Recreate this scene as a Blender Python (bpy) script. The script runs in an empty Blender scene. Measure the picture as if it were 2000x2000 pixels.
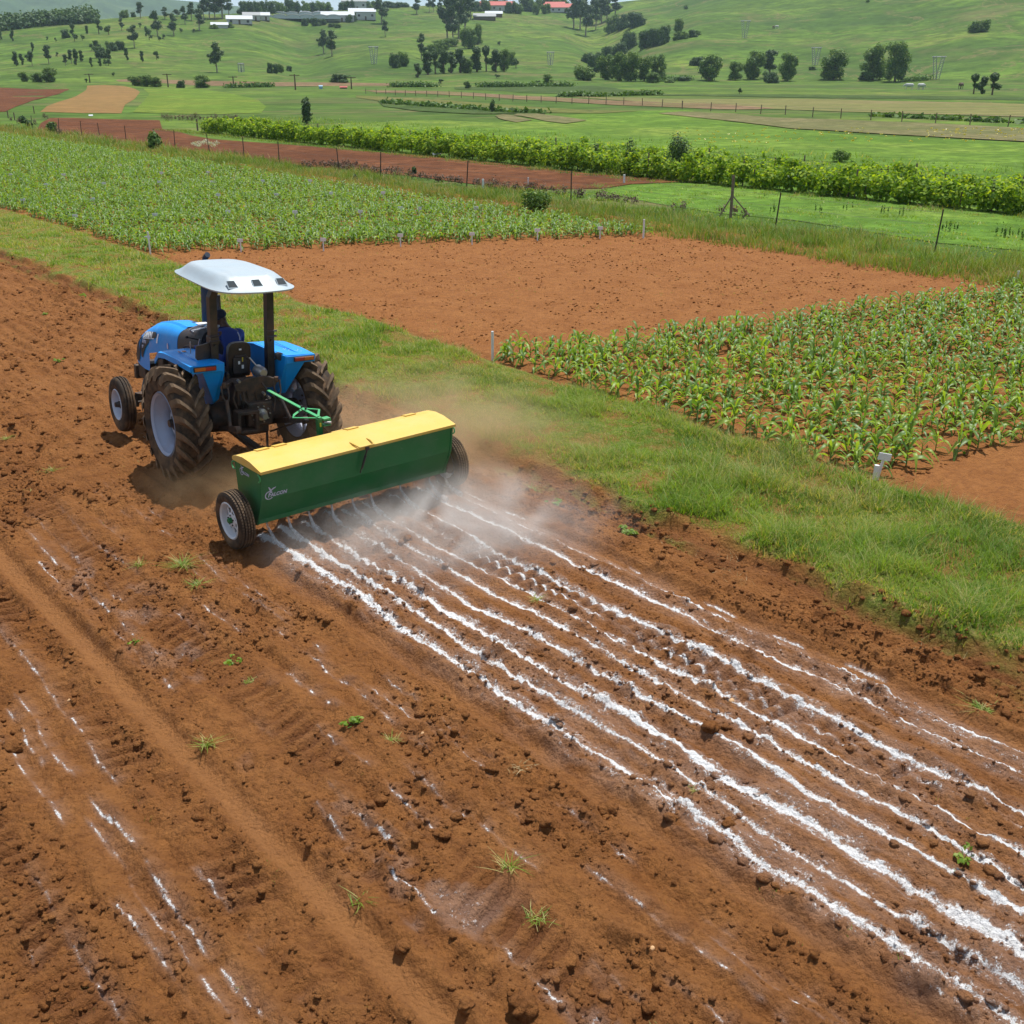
import bpy, bmesh, math, random
import numpy as np
from mathutils import Vector, Matrix, Euler

R = math.radians
random.seed(7)
rng = np.random.default_rng(11)
scene = bpy.context.scene
COL = scene.collection

# ------------------------------------------------------------------ camera
CAM_H = 5.22
F_PX, HORIZON = 2107.0, 126.0          # focal length and eye level in photo pixels (2000 x 2000)
PITCH = math.atan((1000 - HORIZON) / F_PX)
HEAD = R(40.0)                         # the view is turned 40 degrees from the direction of travel (+y)
cam_data = bpy.data.cameras.new('camera')
cam_data.sensor_width = 36.0
cam_data.sensor_fit = 'HORIZONTAL'
cam_data.lens = 36.0 * F_PX / 2000.0
cam_data.clip_start = 0.1
cam_data.clip_end = 30000.0
cam = bpy.data.objects.new('camera', cam_data)
COL.objects.link(cam)
cam.location = (0, 0, CAM_H)
cam.rotation_euler = (R(90) - PITCH, 0, -HEAD)
scene.camera = cam

# ------------------------------------------------------------------ light
SUN_DIR = Vector((0.36, 0.12, 0.97)).normalized()     # towards the sun, world axes
sun_elev = math.asin(SUN_DIR.z)
sun_azim = math.atan2(SUN_DIR.x, SUN_DIR.y)
world = bpy.data.worlds.new('World')
scene.world = world
world.use_nodes = True
nt = world.node_tree
nt.nodes.clear()
w_out = nt.nodes.new('ShaderNodeOutputWorld')
w_bg = nt.nodes.new('ShaderNodeBackground')
w_sky = nt.nodes.new('ShaderNodeTexSky')
w_sky.sky_type = 'NISHITA'
w_sky.sun_disc = False
w_sky.sun_elevation = sun_elev
w_sky.sun_rotation = sun_azim
w_sky.altitude = 900
w_sky.air_density = 1.0
w_sky.dust_density = 0.6
w_bg.inputs['Strength'].default_value = 0.085
w_tc = nt.nodes.new('ShaderNodeTexCoord')
w_map = nt.nodes.new('ShaderNodeMapping')
w_map.inputs['Scale'].default_value = (1, 1, 4.5)
w_no = nt.nodes.new('ShaderNodeTexNoise')
w_no.inputs['Scale'].default_value = 3.2
w_no.inputs['Detail'].default_value = 8
w_no.inputs['Roughness'].default_value = 0.6
w_rp = nt.nodes.new('ShaderNodeValToRGB')
w_rp.color_ramp.elements[0].position = 0.44
w_rp.color_ramp.elements[1].position = 0.62
w_mx = nt.nodes.new('ShaderNodeMixRGB')
w_mx.inputs['Color2'].default_value = (8.3, 8.7, 9.4, 1)
nt.links.new(w_tc.outputs['Generated'], w_map.inputs['Vector'])
nt.links.new(w_map.outputs['Vector'], w_no.inputs['Vector'])
nt.links.new(w_no.outputs['Fac'], w_rp.inputs['Fac'])
nt.links.new(w_rp.outputs['Color'], w_mx.inputs['Fac'])
nt.links.new(w_sky.outputs['Color'], w_mx.inputs['Color1'])
nt.links.new(w_mx.outputs['Color'], w_bg.inputs['Color'])
nt.links.new(w_bg.outputs['Background'], w_out.inputs['Surface'])

sun_data = bpy.data.lights.new('sun', 'SUN')
sun_data.energy = 5.0
sun_data.angle = R(0.5)
sun_data.color = (1.0, 0.965, 0.90)
sun = bpy.data.objects.new('sun', sun_data)
COL.objects.link(sun)
sun.rotation_euler = (-SUN_DIR).to_track_quat('-Z', 'Y').to_euler()
sun.location = (0, 0, 40)

scene.render.engine = 'CYCLES'
scene.view_settings.view_transform = 'Standard'
scene.view_settings.look = 'None'
scene.view_settings.exposure = 0.26
scene.view_settings.gamma = 1.0
scene.view_settings.use_curve_mapping = False
scene.cycles.max_bounces = 8
scene.cycles.transparent_max_bounces = 12
scene.cycles.volume_bounces = 1

# ------------------------------------------------------------------ helpers
class MB:
    """collects simple shapes and links them as one mesh object"""
    def __init__(self):
        self.v = []; self.f = []
    def add(self, vs, fs):
        o = len(self.v)
        self.v += [tuple(p) for p in vs]
        self.f += [tuple(i + o for i in f) for f in fs]
        return self
    def box(self, c, s, m=None, bevel=0.0):
        x, y, z = s[0] / 2, s[1] / 2, s[2] / 2
        if bevel <= 0:
            vs = [(-x, -y, -z), (x, -y, -z), (x, y, -z), (-x, y, -z), (-x, -y, z), (x, -y, z), (x, y, z), (-x, y, z)]
            fs = [(0, 3, 2, 1), (4, 5, 6, 7), (0, 1, 5, 4), (1, 2, 6, 5), (2, 3, 7, 6), (3, 0, 4, 7)]
        else:
            bm = bmesh.new(); bmesh.ops.create_cube(bm, size=1.0)
            for p in bm.verts: p.co = (p.co.x * s[0], p.co.y * s[1], p.co.z * s[2])
            bmesh.ops.bevel(bm, geom=list(bm.edges), offset=bevel, segments=2, affect='EDGES', profile=0.5)
            bm.verts.ensure_lookup_table()
            vs = [tuple(p.co) for p in bm.verts]; fs = [[q.index for q in f.verts] for f in bm.faces]
            bm.free()
        if m is None: m = Matrix.Identity(3)
        vs = [tuple(m @ Vector(p) + Vector(c)) for p in vs]
        return self.add(vs, fs)
    def tube(self, path, rad, n=8, cap=True, sq=None):
        """tube along a path; sq=(w,h) makes a rectangular bar"""
        P = [Vector(p) for p in path]
        if not hasattr(rad, '__len__'): rad = [rad] * len(P)
        rings = []
        up = None
        for i, p in enumerate(P):
            t = (P[min(i + 1, len(P) - 1)] - P[max(i - 1, 0)]).normalized()
            if up is None:
                ref = Vector((0, 0, 1)) if abs(t.z) < 0.9 else Vector((1, 0, 0))
                a = t.cross(ref).normalized()
            else:
                a = (up - t * up.dot(t)).normalized()
            up = a
            b = t.cross(a)
            if sq:
                rings.append([p + a * sx * sq[0] / 2 + b * sy * sq[1] / 2 for sx, sy in ((-1, -1), (1, -1), (1, 1), (-1, 1))])
            else:
                rings.append([p + (a * math.cos(k * 2 * math.pi / n) + b * math.sin(k * 2 * math.pi / n)) * rad[i] for k in range(n)])
        return self.loft(rings, closed=True, cap=cap)
    def loft(self, rings, closed=True, cap=False):
        n = len(rings[0]); vs = [p for r in rings for p in r]; fs = []
        for i in range(len(rings) - 1):
            for k in range(n if closed else n - 1):
                k2 = (k + 1) % n
                fs.append((i * n + k, i * n + k2, (i + 1) * n + k2, (i + 1) * n + k))
        if cap:
            fs.append(tuple(reversed(range(n)))); fs.append(tuple((len(rings) - 1) * n + k for k in range(n)))
        return self.add(vs, fs)
    def lathe(self, prof, c=(0, 0, 0), n=32, axis='x', cap=False):
        """profile of (axial, radius) turned round an axis"""
        rings = []
        for ax, r in prof:
            ring = []
            for k in range(n):
                a = 2 * math.pi * k / n
                if axis == 'x': q = (ax, r * math.cos(a), r * math.sin(a))
                elif axis == 'y': q = (r * math.sin(a), ax, r * math.cos(a))
                else: q = (r * math.cos(a), r * math.sin(a), ax)
                ring.append((q[0] + c[0], q[1] + c[1], q[2] + c[2]))
            rings.append(ring)
        return self.loft(rings, closed=True, cap=cap)
    def prism(self, poly, x0, x1, axis='x'):
        """2D polygon extruded between x0 and x1 (polygon given in the two other axes)"""
        def pt(a, p):
            return (a, p[0], p[1]) if axis == 'x' else ((p[0], a, p[1]) if axis == 'y' else (p[0], p[1], a))
        n = len(poly)
        vs = [pt(x0, p) for p in poly] + [pt(x1, p) for p in poly]
        fs = [tuple(range(n)), tuple(reversed(range(n, 2 * n)))] + [(i, i + n, (i + 1) % n + n, (i + 1) % n) for i in range(n)]
        return self.add(vs, fs)
    def mesh(self, name, mat=None, smooth=False):
        me = bpy.data.meshes.new(name)
        me.from_pydata(self.v, [], self.f)
        me.validate()
        bm = bmesh.new(); bm.from_mesh(me); bmesh.ops.recalc_face_normals(bm, faces=bm.faces); bm.to_mesh(me); bm.free()
        if mat: me.materials.append(mat)
        if smooth:
            me.polygons.foreach_set('use_smooth', [True] * len(me.polygons))
            me.set_sharp_from_angle(angle=R(38))
        return me
    def build(self, name, mat, parent=None, smooth=False):
        return link(name, self.mesh(name, mat, smooth), parent)

def link(name, me, parent=None, loc=None, rot=None):
    o = bpy.data.objects.new(name, me)
    COL.objects.link(o)
    if parent is not None: o.parent = parent
    if loc is not None: o.location = loc
    if rot is not None: o.rotation_euler = rot
    return o

def tag(o, label=None, cat=None, group=None, kind=None):
    if label: o['label'] = label
    if cat: o['category'] = cat
    if group: o['group'] = group
    if kind: o['kind'] = kind
    return o

def thing(name, label, cat, loc=(0, 0, 0), rz=0.0, group=None, scale=1.0):
    o = link(name, None, None, loc, (0, 0, rz))
    o.scale = (scale,) * 3 if not hasattr(scale, '__len__') else scale
    o.empty_display_size = 0.3
    return tag(o, label, cat, group)

def copy_tree(root, loc, rz=0.0, scale=None, label=None, group=None):
    r = root.copy(); COL.objects.link(r); r.location = loc; r.rotation_euler = (0, 0, rz)
    if scale is not None: r.scale = (scale,) * 3 if not hasattr(scale, '__len__') else scale
    if label: r['label'] = label
    if group: r['group'] = group
    for ch in root.children:
        c = ch.copy(); COL.objects.link(c); c.parent = r
        for g in ch.children:
            d = g.copy(); COL.objects.link(d); d.parent = c
    return r

def np_mesh(name, V, faces, mat, attrs=None, smooth=False, k=None):
    """big mesh from numpy arrays; faces is (n,3) or (n,4); -1 in the 4th column marks a triangle"""
    me = bpy.data.meshes.new(name)
    V = np.asarray(V, dtype=np.float32); faces = np.asarray(faces, dtype=np.int32)
    n, w = faces.shape
    me.vertices.add(len(V)); me.vertices.foreach_set('co', V.ravel())
    me.loops.add(n * w); me.loops.foreach_set('vertex_index', faces.ravel())
    me.polygons.add(n)
    me.polygons.foreach_set('loop_start', np.arange(0, n * w, w, dtype=np.int32))
    me.polygons.foreach_set('loop_total', np.full(n, w, dtype=np.int32))
    if smooth: me.polygons.foreach_set('use_smooth', np.ones(n, dtype=bool))
    me.update(calc_edges=True)
    for an, av in (attrs or {}).items():
        a = me.attributes.new(an, 'FLOAT', 'POINT'); a.data.foreach_set('value', np.asarray(av, dtype=np.float32).ravel())
    if mat: me.materials.append(mat)
    return me

# pixel of the photograph -> point on the flat valley ground, or on a given height
_f = np.array([math.sin(HEAD) * math.cos(PITCH), math.cos(HEAD) * math.cos(PITCH), -math.sin(PITCH)])
_r = np.array([math.cos(HEAD), -math.sin(HEAD), 0.0])
_u = np.cross(_r, _f)
def ray(px, py):
    return _f + _r * (px - 1000) / F_PX + _u * (1000 - py) / F_PX
def on_ground(px, py, z=0.0):
    d = ray(px, py); t = (z - CAM_H) / d[2]
    return np.array([d[0] * t, d[1] * t, z])

# ------------------------------------------------------------------ noise (numpy)
def _hash(ix, iy, s):
    h = (ix.astype(np.int64) * 374761393 + iy.astype(np.int64) * 668265263 + s * 974634777) & 0xffffffff
    h = ((h ^ (h >> 13)) * 1274126177) & 0xffffffff
    return ((h ^ (h >> 16)) & 0xffffff) / float(0xffffff)
def vnoise(x, y, s=0):
    ix = np.floor(x); iy = np.floor(y); fx = x - ix; fy = y - iy
    fx = fx * fx * fx * (fx * (fx * 6 - 15) + 10); fy = fy * fy * fy * (fy * (fy * 6 - 15) + 10)
    a = _hash(ix, iy, s); b = _hash(ix + 1, iy, s); c = _hash(ix, iy + 1, s); d = _hash(ix + 1, iy + 1, s)
    return (a + (b - a) * fx + (c - a) * fy + (a - b - c + d) * fx * fy) * 2 - 1
def fbm(x, y, oct=4, s=0, gain=0.5):
    t = 0; a = 1.0; n = 0
    for i in range(oct):
        t = t + a * vnoise(x, y, s + i * 17); n += a; a *= gain
        x, y = x * 2.03 + 11.7, y * 2.03 - 5.3
    return t / n
def domes(x, y, cell, s=0, rmin=0.25, rmax=0.5, prob=0.5):
    """scattered rounded lumps, height 0..1"""
    X = x / cell; Y = y / cell
    ix = np.floor(X); iy = np.floor(Y); out = np.zeros_like(X)
    for dx in (-1, 0, 1):
        for dy in (-1, 0, 1):
            cx = ix + dx; cy = iy + dy
            px = cx + _hash(cx, cy, s + 1); py = cy + _hash(cx, cy, s + 2)
            r = rmin + (rmax - rmin) * _hash(cx, cy, s + 3)
            on = _hash(cx, cy, s + 4) < prob
            an = _hash(cx, cy, s + 5) * 3.14
            ex = (X - px) * np.cos(an) + (Y - py) * np.sin(an); ey = -(X - px) * np.sin(an) + (Y - py) * np.cos(an)
            d2 = (ex * ex + ey * ey * 1.9) / (r * r)
            out = np.maximum(out, np.where(on & (d2 < 1), np.sqrt(np.clip(1 - d2, 0, 1)) * (r / rmax), 0))
    return out
def sstep(a, b, x):
    t = np.clip((x - a) / (b - a), 0, 1); return t * t * (3 - 2 * t)
def bump(x, c, w):
    return np.exp(-((x - c) / w) ** 2)

# ------------------------------------------------------------------ materials
class NT:
    def __init__(self, name):
        self.m = bpy.data.materials.new(name); self.m.use_nodes = True
        self.t = self.m.node_tree; self.t.nodes.clear()
        self.out = self.n('ShaderNodeOutputMaterial')
    def n(self, kind, **kw):
        q = self.t.nodes.new(kind)
        for k, v in kw.items():
            if k in q.inputs.keys(): q.inputs[k].default_value = v
            else: setattr(q, k, v)
        return q
    def l(self, a, b): self.t.links.new(a, b)
    def noise(self, scale, detail=4, rough=0.55, vec=None, dist=0.0):
        q = self.n('ShaderNodeTexNoise'); q.inputs['Scale'].default_value = scale; q.inputs['Detail'].default_value = detail
        q.inputs['Roughness'].default_value = rough; q.inputs['Distortion'].default_value = dist
        if vec is not None: self.l(vec, q.inputs['Vector'])
        return q.outputs['Fac']
    def pos(self, scale=(1, 1, 1), obj=False):
        if obj: g = self.n('ShaderNodeTexCoord').outputs['Object']
        else: g = self.n('ShaderNodeNewGeometry').outputs['Position']
        m = self.n('ShaderNodeMapping'); m.inputs['Scale'].default_value = scale
        self.l(g, m.inputs['Vector']); return m.outputs['Vector']
    def ramp(self, fac, stops):
        q = self.n('ShaderNodeValToRGB'); e = q.color_ramp.elements
        while len(e) < len(stops): e.new(0.5)
        for i, (p, c) in enumerate(stops):
            e[i].position = p; e[i].color = (*c, 1) if len(c) == 3 else c
        self.l(fac, q.inputs['Fac']); return q.outputs['Color']
    def mix(self, fac, a, b, mode='MIX'):
        q = self.n('ShaderNodeMixRGB', blend_type=mode)
        for s, v in (('Fac', fac), ('Color1', a), ('Color2', b)):
            if isinstance(v, (int, float)): q.inputs[s].default_value = v
            elif isinstance(v, tuple): q.inputs[s].default_value = (*v, 1) if len(v) == 3 else v
            else: self.l(v, q.inputs[s])
        return q.outputs['Color']
    def math(self, op, a, b=0.0, clamp=False):
        q = self.n('ShaderNodeMath', operation=op, use_clamp=clamp)
        for i, v in enumerate((a, b)):
            if isinstance(v, (int, float)): q.inputs[i].default_value = v
            else: self.l(v, q.inputs[i])
        return q.outputs[0]
    def attr(self, name):
        return self.n('ShaderNodeAttribute', attribute_name=name).outputs['Fac']
    def bsdf(self, color, rough=0.8, metal=0.0, spec=0.4, bump=None, bs=0.3, bd=0.02, coat=0.0):
        p = self.n('ShaderNodeBsdfPrincipled')
        if isinstance(color, tuple): p.inputs['Base Color'].default_value = (*color, 1)
        else: self.l(color, p.inputs['Base Color'])
        if isinstance(rough, (int, float)): p.inputs['Roughness'].default_value = rough
        else: self.l(rough, p.inputs['Roughness'])
        p.inputs['Metallic'].default_value = metal
        p.inputs['Specular IOR Level'].default_value = spec
        p.inputs['Coat Weight'].default_value = coat
        if bump is not None:
            b = self.n('ShaderNodeBump'); b.inputs['Strength'].default_value = bs; b.inputs['Distance'].default_value = bd
            self.l(bump, b.inputs['Height']); self.l(b.outputs['Normal'], p.inputs['Normal'])
        return p
    def done(self, shader):
        self.l(shader.outputs[0], self.out.inputs['Surface']); return self.m

def paint(name, col, dust=0.25, rough=0.38, scale=3.0, spec=0.5, dustcol=(0.30, 0.16, 0.08), metal=0.0, scratch=0.0, scol=(0.2, 0.14, 0.08)):
    t = NT(name); v = t.pos(obj=True)
    f = t.ramp(t.noise(scale, 6, 0.65, v), [(0.42, (0, 0, 0)), (0.75, (1, 1, 1))])
    f2 = t.math('MULTIPLY', f, dust)
    c = t.mix(t.noise(1.3, 3, 0.5, v), tuple(x * 0.86 for x in col), tuple(min(1, x * 1.08) for x in col))
    c = t.mix(f2, c, dustcol)
    if scratch:
        vs_ = t.pos((1.0, 9.0, 3.0), True)
        sf = t.ramp(t.noise(6, 8, 0.75, vs_, 1.5), [(0.60, (0, 0, 0)), (0.68, (1, 1, 1))])
        c = t.mix(t.math('MULTIPLY', sf, scratch), c, scol)
        c = t.mix(t.math('MULTIPLY', t.ramp(t.noise(14, 6, 0.8, v), [(0.62, (0, 0, 0)), (0.70, (1, 1, 1))]), scratch), c, scol)
    r = t.math('ADD', t.math('MULTIPLY', f, 0.25), rough)
    return t.done(t.bsdf(c, r, metal, spec, t.noise(60, 2, 0.5, v), 0.04, 0.01))

SOIL_A, SOIL_B, SOIL_D = (0.275, 0.108, 0.031), (0.375, 0.163, 0.052), (0.145, 0.054, 0.019)
def soil_mat(name, field=True):
    t = NT(name); v = t.pos()
    n1 = t.noise(1.4, 5, 0.6, v); n2 = t.noise(38, 6, 0.7, v); n3 = t.noise(7, 5, 0.65, v)
    c = t.mix(t.ramp(n1, [(0.3, (0, 0, 0)), (0.7, (1, 1, 1))]), SOIL_A, SOIL_B)
    c = t.mix(t.math('MULTIPLY', t.ramp(n3, [(0.43, (0, 0, 0)), (0.64, (1, 1, 1))]), 0.48), c, SOIL_D)
    c = t.mix(t.ramp(n2, [(0.35, (0.35, 0.35, 0.35)), (0.7, (0, 0, 0))]), c, SOIL_D)
    if not field:
        c = t.mix(t.math('MULTIPLY', t.ramp(t.noise(17, 5, .7, v), [(0.52, (0, 0, 0)), (0.64, (1, 1, 1))]), .5), c, SOIL_D)
    if field:
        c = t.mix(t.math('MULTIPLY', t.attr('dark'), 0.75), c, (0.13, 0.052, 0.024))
        c = t.mix(t.math('MULTIPLY', t.attr('packed'), 0.55), c, (0.38, 0.175, 0.066))
        # dry straw and grass litter
        gr = t.attr('grassy')
        gn = t.noise(9, 6, 0.75, v)
        gcol = t.ramp(gn, [(0.3, (0.07, 0.12, 0.018)), (0.5, (0.15, 0.20, 0.032)), (0.70, (0.34, 0.26, 0.10))])
        gf = t.math('MULTIPLY', gr, t.ramp(t.noise(2.6, 5, 0.6, v), [(0.36, (0.2, 0.2, 0.2)), (0.52, (1, 1, 1))]))
        c = t.mix(gf, c, gcol)
        # agricultural lime: crisp grains where the strip is thick, thin dusting at its edge
        lm = t.attr('lime')
        ln = t.noise(45, 6, 0.8, v); lp = t.noise(14, 5, 0.7, v)
        s = t.math('ADD', t.math('MULTIPLY', lm, 0.95), t.math('MULTIPLY', t.math('SUBTRACT', ln, 0.5), 1.8))
        s = t.math('ADD', s, t.math('MULTIPLY', t.math('SUBTRACT', lp, 0.5), 1.2))
        lf = t.math('MULTIPLY', t.ramp(s, [(0.42, (0, 0, 0)), (0.66, (1, 1, 1))]), t.ramp(lm, [(0.05, (0, 0, 0)), (0.3, (1, 1, 1))]))
        lf = t.math('ADD', lf, t.math('MULTIPLY', lm, 0.30), True)
        c = t.mix(lf, c, (0.86, 0.86, 0.87))
    vo = t.n('ShaderNodeTexVoronoi', feature='F1'); vo.inputs['Scale'].default_value = 26; t.l(v, vo.inputs['Vector'])
    h = t.math('ADD', n2, t.math('MULTIPLY', t.noise(120, 3, 0.6, v), 0.35))
    h = t.math('ADD', h, t.math('MULTIPLY', t.math('SUBTRACT', 1.0, vo.outputs['Distance']), 0.55))
    h = t.math('ADD', h, t.math('MULTIPLY', n3, 1.3))
    return t.done(t.bsdf(c, 0.95, 0, 0.12, h, 1.0, 0.045 if field else 0.03))

def leaf_mat(name, c1, c2, c3=None, trans=0.35, rough=0.4, spec=0.5, nscale=0.0):
    """two-sided leaf: colour varies with the per-leaf attribute tint"""
    t = NT(name)
    stops = [(0.0, c1), (0.6, c2)] + ([(1.0, c3)] if c3 else [])
    c = t.ramp(t.attr('tint'), stops)
    if nscale: c = t.mix(t.math('MULTIPLY', t.noise(nscale, 3, 0.5, t.pos()), 0.7), c, c2)
    p = t.bsdf(c, rough, 0, spec)
    tr = t.n('ShaderNodeBsdfTranslucent')
    tc = t.mix(1.0, c, (1.35, 1.25, 0.45), 'MULTIPLY')
    t.l(tc, tr.inputs['Color'])
    m = t.n('ShaderNodeMixShader'); m.inputs[0].default_value = trans
    t.l(p.outputs[0], m.inputs[1]); t.l(tr.outputs[0], m.inputs[2])
    return t.done(m)

def field_mat(name, cols, s1=0.05, s2=0.6, stripes=None, bumps=0.5, bdist=0.15, hill=False):
    """far field: patchy base with fine grain; cols = (low, mid, high)"""
    t = NT(name); v = t.pos()
    n = t.noise(s1, 5, 0.6, v); m = t.noise(s2, 6, 0.7, v)
    c = t.ramp(n, [(0.32, cols[0]), (0.5, cols[1]), (0.7, cols[2])])
    c = t.mix(t.ramp(m, [(0.36, (0.8, 0.8, 0.8)), (0.60, (0, 0, 0))]), c, tuple(x * 0.5 for x in cols[0]))
    c = t.mix(t.ramp(t.noise(s2 * .22, 6, 0.7, v, .6), [(0.44, (0.55, 0.55, 0.55)), (0.58, (0, 0, 0))]), c, tuple(x * 0.62 for x in cols[0]))
    if hill:
        # worn brownish pasture, animal tracks and specks of scrub
        c = t.mix(t.math('MULTIPLY', t.ramp(t.noise(0.019, 7, 0.72, v, .8), [(0.53, (0, 0, 0)), (0.66, (1, 1, 1))]), .55), c, (0.155, 0.135, 0.055))
        c = t.mix(t.math('MULTIPLY', t.ramp(t.noise(0.20, 5, 0.75, v), [(0.60, (0, 0, 0)), (0.68, (1, 1, 1))]), .65), c, (0.030, 0.058, 0.018))
        c = t.mix(t.math('MULTIPLY', t.ramp(t.noise(0.008, 9, 0.6, v, 1.8), [(0.492, (0, 0, 0)), (0.5, (1, 1, 1)), (0.508, (0, 0, 0))]), .5), c, (0.22, 0.15, 0.08))
    if stripes:
        vec, sc, colr, amt = stripes
        mp = t.n('ShaderNodeMapping'); mp.inputs['Rotation'].default_value = (0, 0, vec)
        t.l(t.pos(), mp.inputs['Vector'])
        w = t.n('ShaderNodeTexWave'); w.inputs['Scale'].default_value = sc; w.inputs['Distortion'].default_value = 1.2
        w.inputs['Detail'].default_value = 2; w.inputs['Detail Scale'].default_value = 0.4
        t.l(mp.outputs['Vector'], w.inputs['Vector'])
        c = t.mix(t.math('MULTIPLY', w.outputs['Fac'], amt), c, colr)
    return t.done(t.bsdf(c, 0.95, 0, 0.1, m, bumps, bdist))

# ================================================================== ploughed field, grass strip, trial plots
M_SOIL = soil_mat('ploughed_soil')
M_PLOT = soil_mat('plot_soil', False)

HOPPER_Y = 10.85
NEW_LIME = [5.32, 5.60, 5.88, 6.20, 6.50, 6.77, 7.00, 7.22, 7.68, 7.93]
NEW_W = [.064, .038, .064, .035, .034, .037, .020, .039, .044, .050]

def wob(y, s, a=0.03):
    return a * vnoise(y * 0.9, y * 0 + s * 3.7, 5) + a * 0.6 * vnoise(y * 3.1, y * 0 + s * 1.7, 6)

def grade(segs):
    out = []
    for a, b, s in segs:
        n = max(1, int(round((b - a) / s))); out += list(np.linspace(a, b, n, endpoint=False))
    out.append(segs[-1][1]); return np.array(out)

def soil_height(X, Y, detail=True):  # heights in metres
    """height of the worked ground and its lime / dark / packed / grassy covers"""
    field = 1 - sstep(9.2, 9.6, X + 0.20 * vnoise(Y * 1.3, X * 0, 31) + 0.05 * vnoise(Y * 5, X * 0, 32))
    strip = sstep(9.2, 9.5, X + 0.20 * vnoise(Y * 1.3, X * 0, 31) + 0.05 * vnoise(Y * 5, X * 0, 32)) * (1 - sstep(12.35, 12.75, X + 0.15 * vnoise(Y * 0.9, X * 0, 33)))
    z = 0.035 * fbm(X * 1.1, Y * 0.7, 3, 1) + 0.020 * fbm(X * 4.2, Y * 3.0, 3, 9) * (0.35 + 0.65 * field)
    rough = sstep(-0.25, 0.35, fbm(X * 1.6 + 3, Y * 0.9, 3, 21))          # patches of coarse clods between smoother soil
    edge = bump(X, 8.75, 0.55)
    lump = domes(X, Y, 0.30, 40, .22, .5, .42) * 0.068 * (0.15 + 0.85 * rough)
    lump += domes(X + 3, Y, 0.15, 50, .22, .5, .45) * 0.042 * (0.25 + 0.75 * rough)
    lump += domes(X, Y + 7, 0.075, 60, .25, .5, .45) * 0.020 * (0.35 + 0.65 * rough)
    rg_ = 1 - np.abs(fbm(X * 6.5, Y * 6.0, 4, 72, .6))
    fine = (0.016 * fbm(X * 12, Y * 11, 4, 70, .65) + 0.050 * (rg_ ** 3 - .6) * (0.4 + .6 * rough) + 0.007 * fbm(X * 45, Y * 40, 2, 71)) * (.4 + .6 * field)
    # ridges thrown up along the direction of travel
    rid = (0.022 + .014 * vnoise(Y * .5, X * 2, 82)) * np.sin((X + 0.10 * vnoise(Y * 0.6, X * 0.5, 80)) * 2 * np.pi / 0.31) + .02 * vnoise(X * 9, Y * 1.1, 81)
    lump *= (0.8 + 0.5 * edge) * (1 + .45 * fbm(X * 24, Y * 22, 2, 83))
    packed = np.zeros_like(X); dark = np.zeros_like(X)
    new = 1 - sstep(10.4, 11.2, Y)
    behind = 1 - sstep(13.0, 13.8, Y)
    # wheel tracks: (centre, half width, depth, along)
    for c, w, dep, on, pk in ((5.0, .115, .095, new, .15), (8.06, .12, .05, new, .2), (2.74, .115, .055, 1.0, .9), (0.55, .12, .05, 1.0, .9)):
        xc = X - c - wob(Y, c, 0.015)
        g = np.exp(-(np.abs(xc) / w) ** 4) * on
        lump *= 1 - 0.9 * g; fine *= 1 - 0.7 * g; rid *= 1 - g
        z = z * (1 - 0.6 * g) - dep * g
        z += on * (0.026 * bump(xc, -w * 1.75, 0.07) + 0.030 * bump(xc, w * 1.75, 0.075)) * (0.7 + 0.6 * vnoise(Y * 3, xc * 0, 7))
        z += g * (0.006 * np.sin(Y * 2 * np.pi / 0.055 + 5 * np.abs(xc) / w) * np.cos(xc * 60) + .006 * fbm(X * 14, Y * 5, 3, 84))
        packed = np.maximum(packed, g * pk)
    # lugged tractor tyre prints: smooth pads between slanting bars
    for c, w, on, lean in ((2.33, .19, 1.0, 1.0), (3.56, .22, 1.0, -1.2), (7.02, .18, behind, 0.5), (5.98, .15, behind * .45, -.5), (-0.2, .2, 1.0, 1), (1.15, .2, 1.0, -1)):
        xc = X - c - wob(Y, c, 0.02)
        g = np.exp(-(np.abs(xc) / w) ** 4) * on * sstep(-0.55, -0.1, fbm(X * 0.9, Y * 0.7, 2, 90 + int(c * 10)))
        ph = Y / 0.185 + lean * xc * 1.6 + 0.25 * vnoise(Y * 2, xc * 2, 95)
        q = ph - np.floor(ph); g = g * (.5 + .5 * sstep(-.35, .2, vnoise(Y * 2.1, xc * 0 + c * 7, 96)))
        bar = sstep(0.0, 0.14, q) * (1 - sstep(0.60, 0.70, q))
        pad = np.sqrt(np.clip(1 - ((q - 0.36) / 0.36) ** 2, 0, 1))
        lump *= 1 - 0.9 * g; rid *= 1 - g; fine *= 1 - 0.6 * g
        z = z * (1 - 0.5 * g) + g * (-0.055 + 0.075 * bar * pad)
        z += on * 0.022 * (bump(xc, -w * 1.6, 0.08) + bump(xc, w * 1.6, 0.08)) * (0.6 + 0.8 * vnoise(Y * 4, xc * 0 + c, 8))
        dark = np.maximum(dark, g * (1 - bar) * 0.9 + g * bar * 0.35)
    # ledges and furrow beside the grass
    led = 8.33 + 0.10 * vnoise(Y * 0.8, Y * 0, 12) + 0.04 * vnoise(Y * 3, Y * 0, 13)
    z += field * 0.055 * sstep(led - 0.10, led + 0.02, X) * (1 - sstep(led + 0.02, led + 0.6, X))
    fur = 9.05 + 0.10 * vnoise(Y * 1.1, Y * 0, 14)
    z -= 0.085 * bump(X, fur, 0.16) * (0.75 + 0.5 * vnoise(Y * 1.7, Y * 0, 15))
    dark = np.maximum(dark, bump(X, fur + 0.1, 0.16) * 0.6)  # shade at the foot of the grass bank, put into the soil colour
    z += strip * (0.10 + 0.03 * fbm(X * 2.5, Y * 2.0, 3, 16))
    z += 0.05 * bump(X, 9.38, 0.10) * (0.5 + vnoise(Y * 4.0, X * 2, 17))
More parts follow.
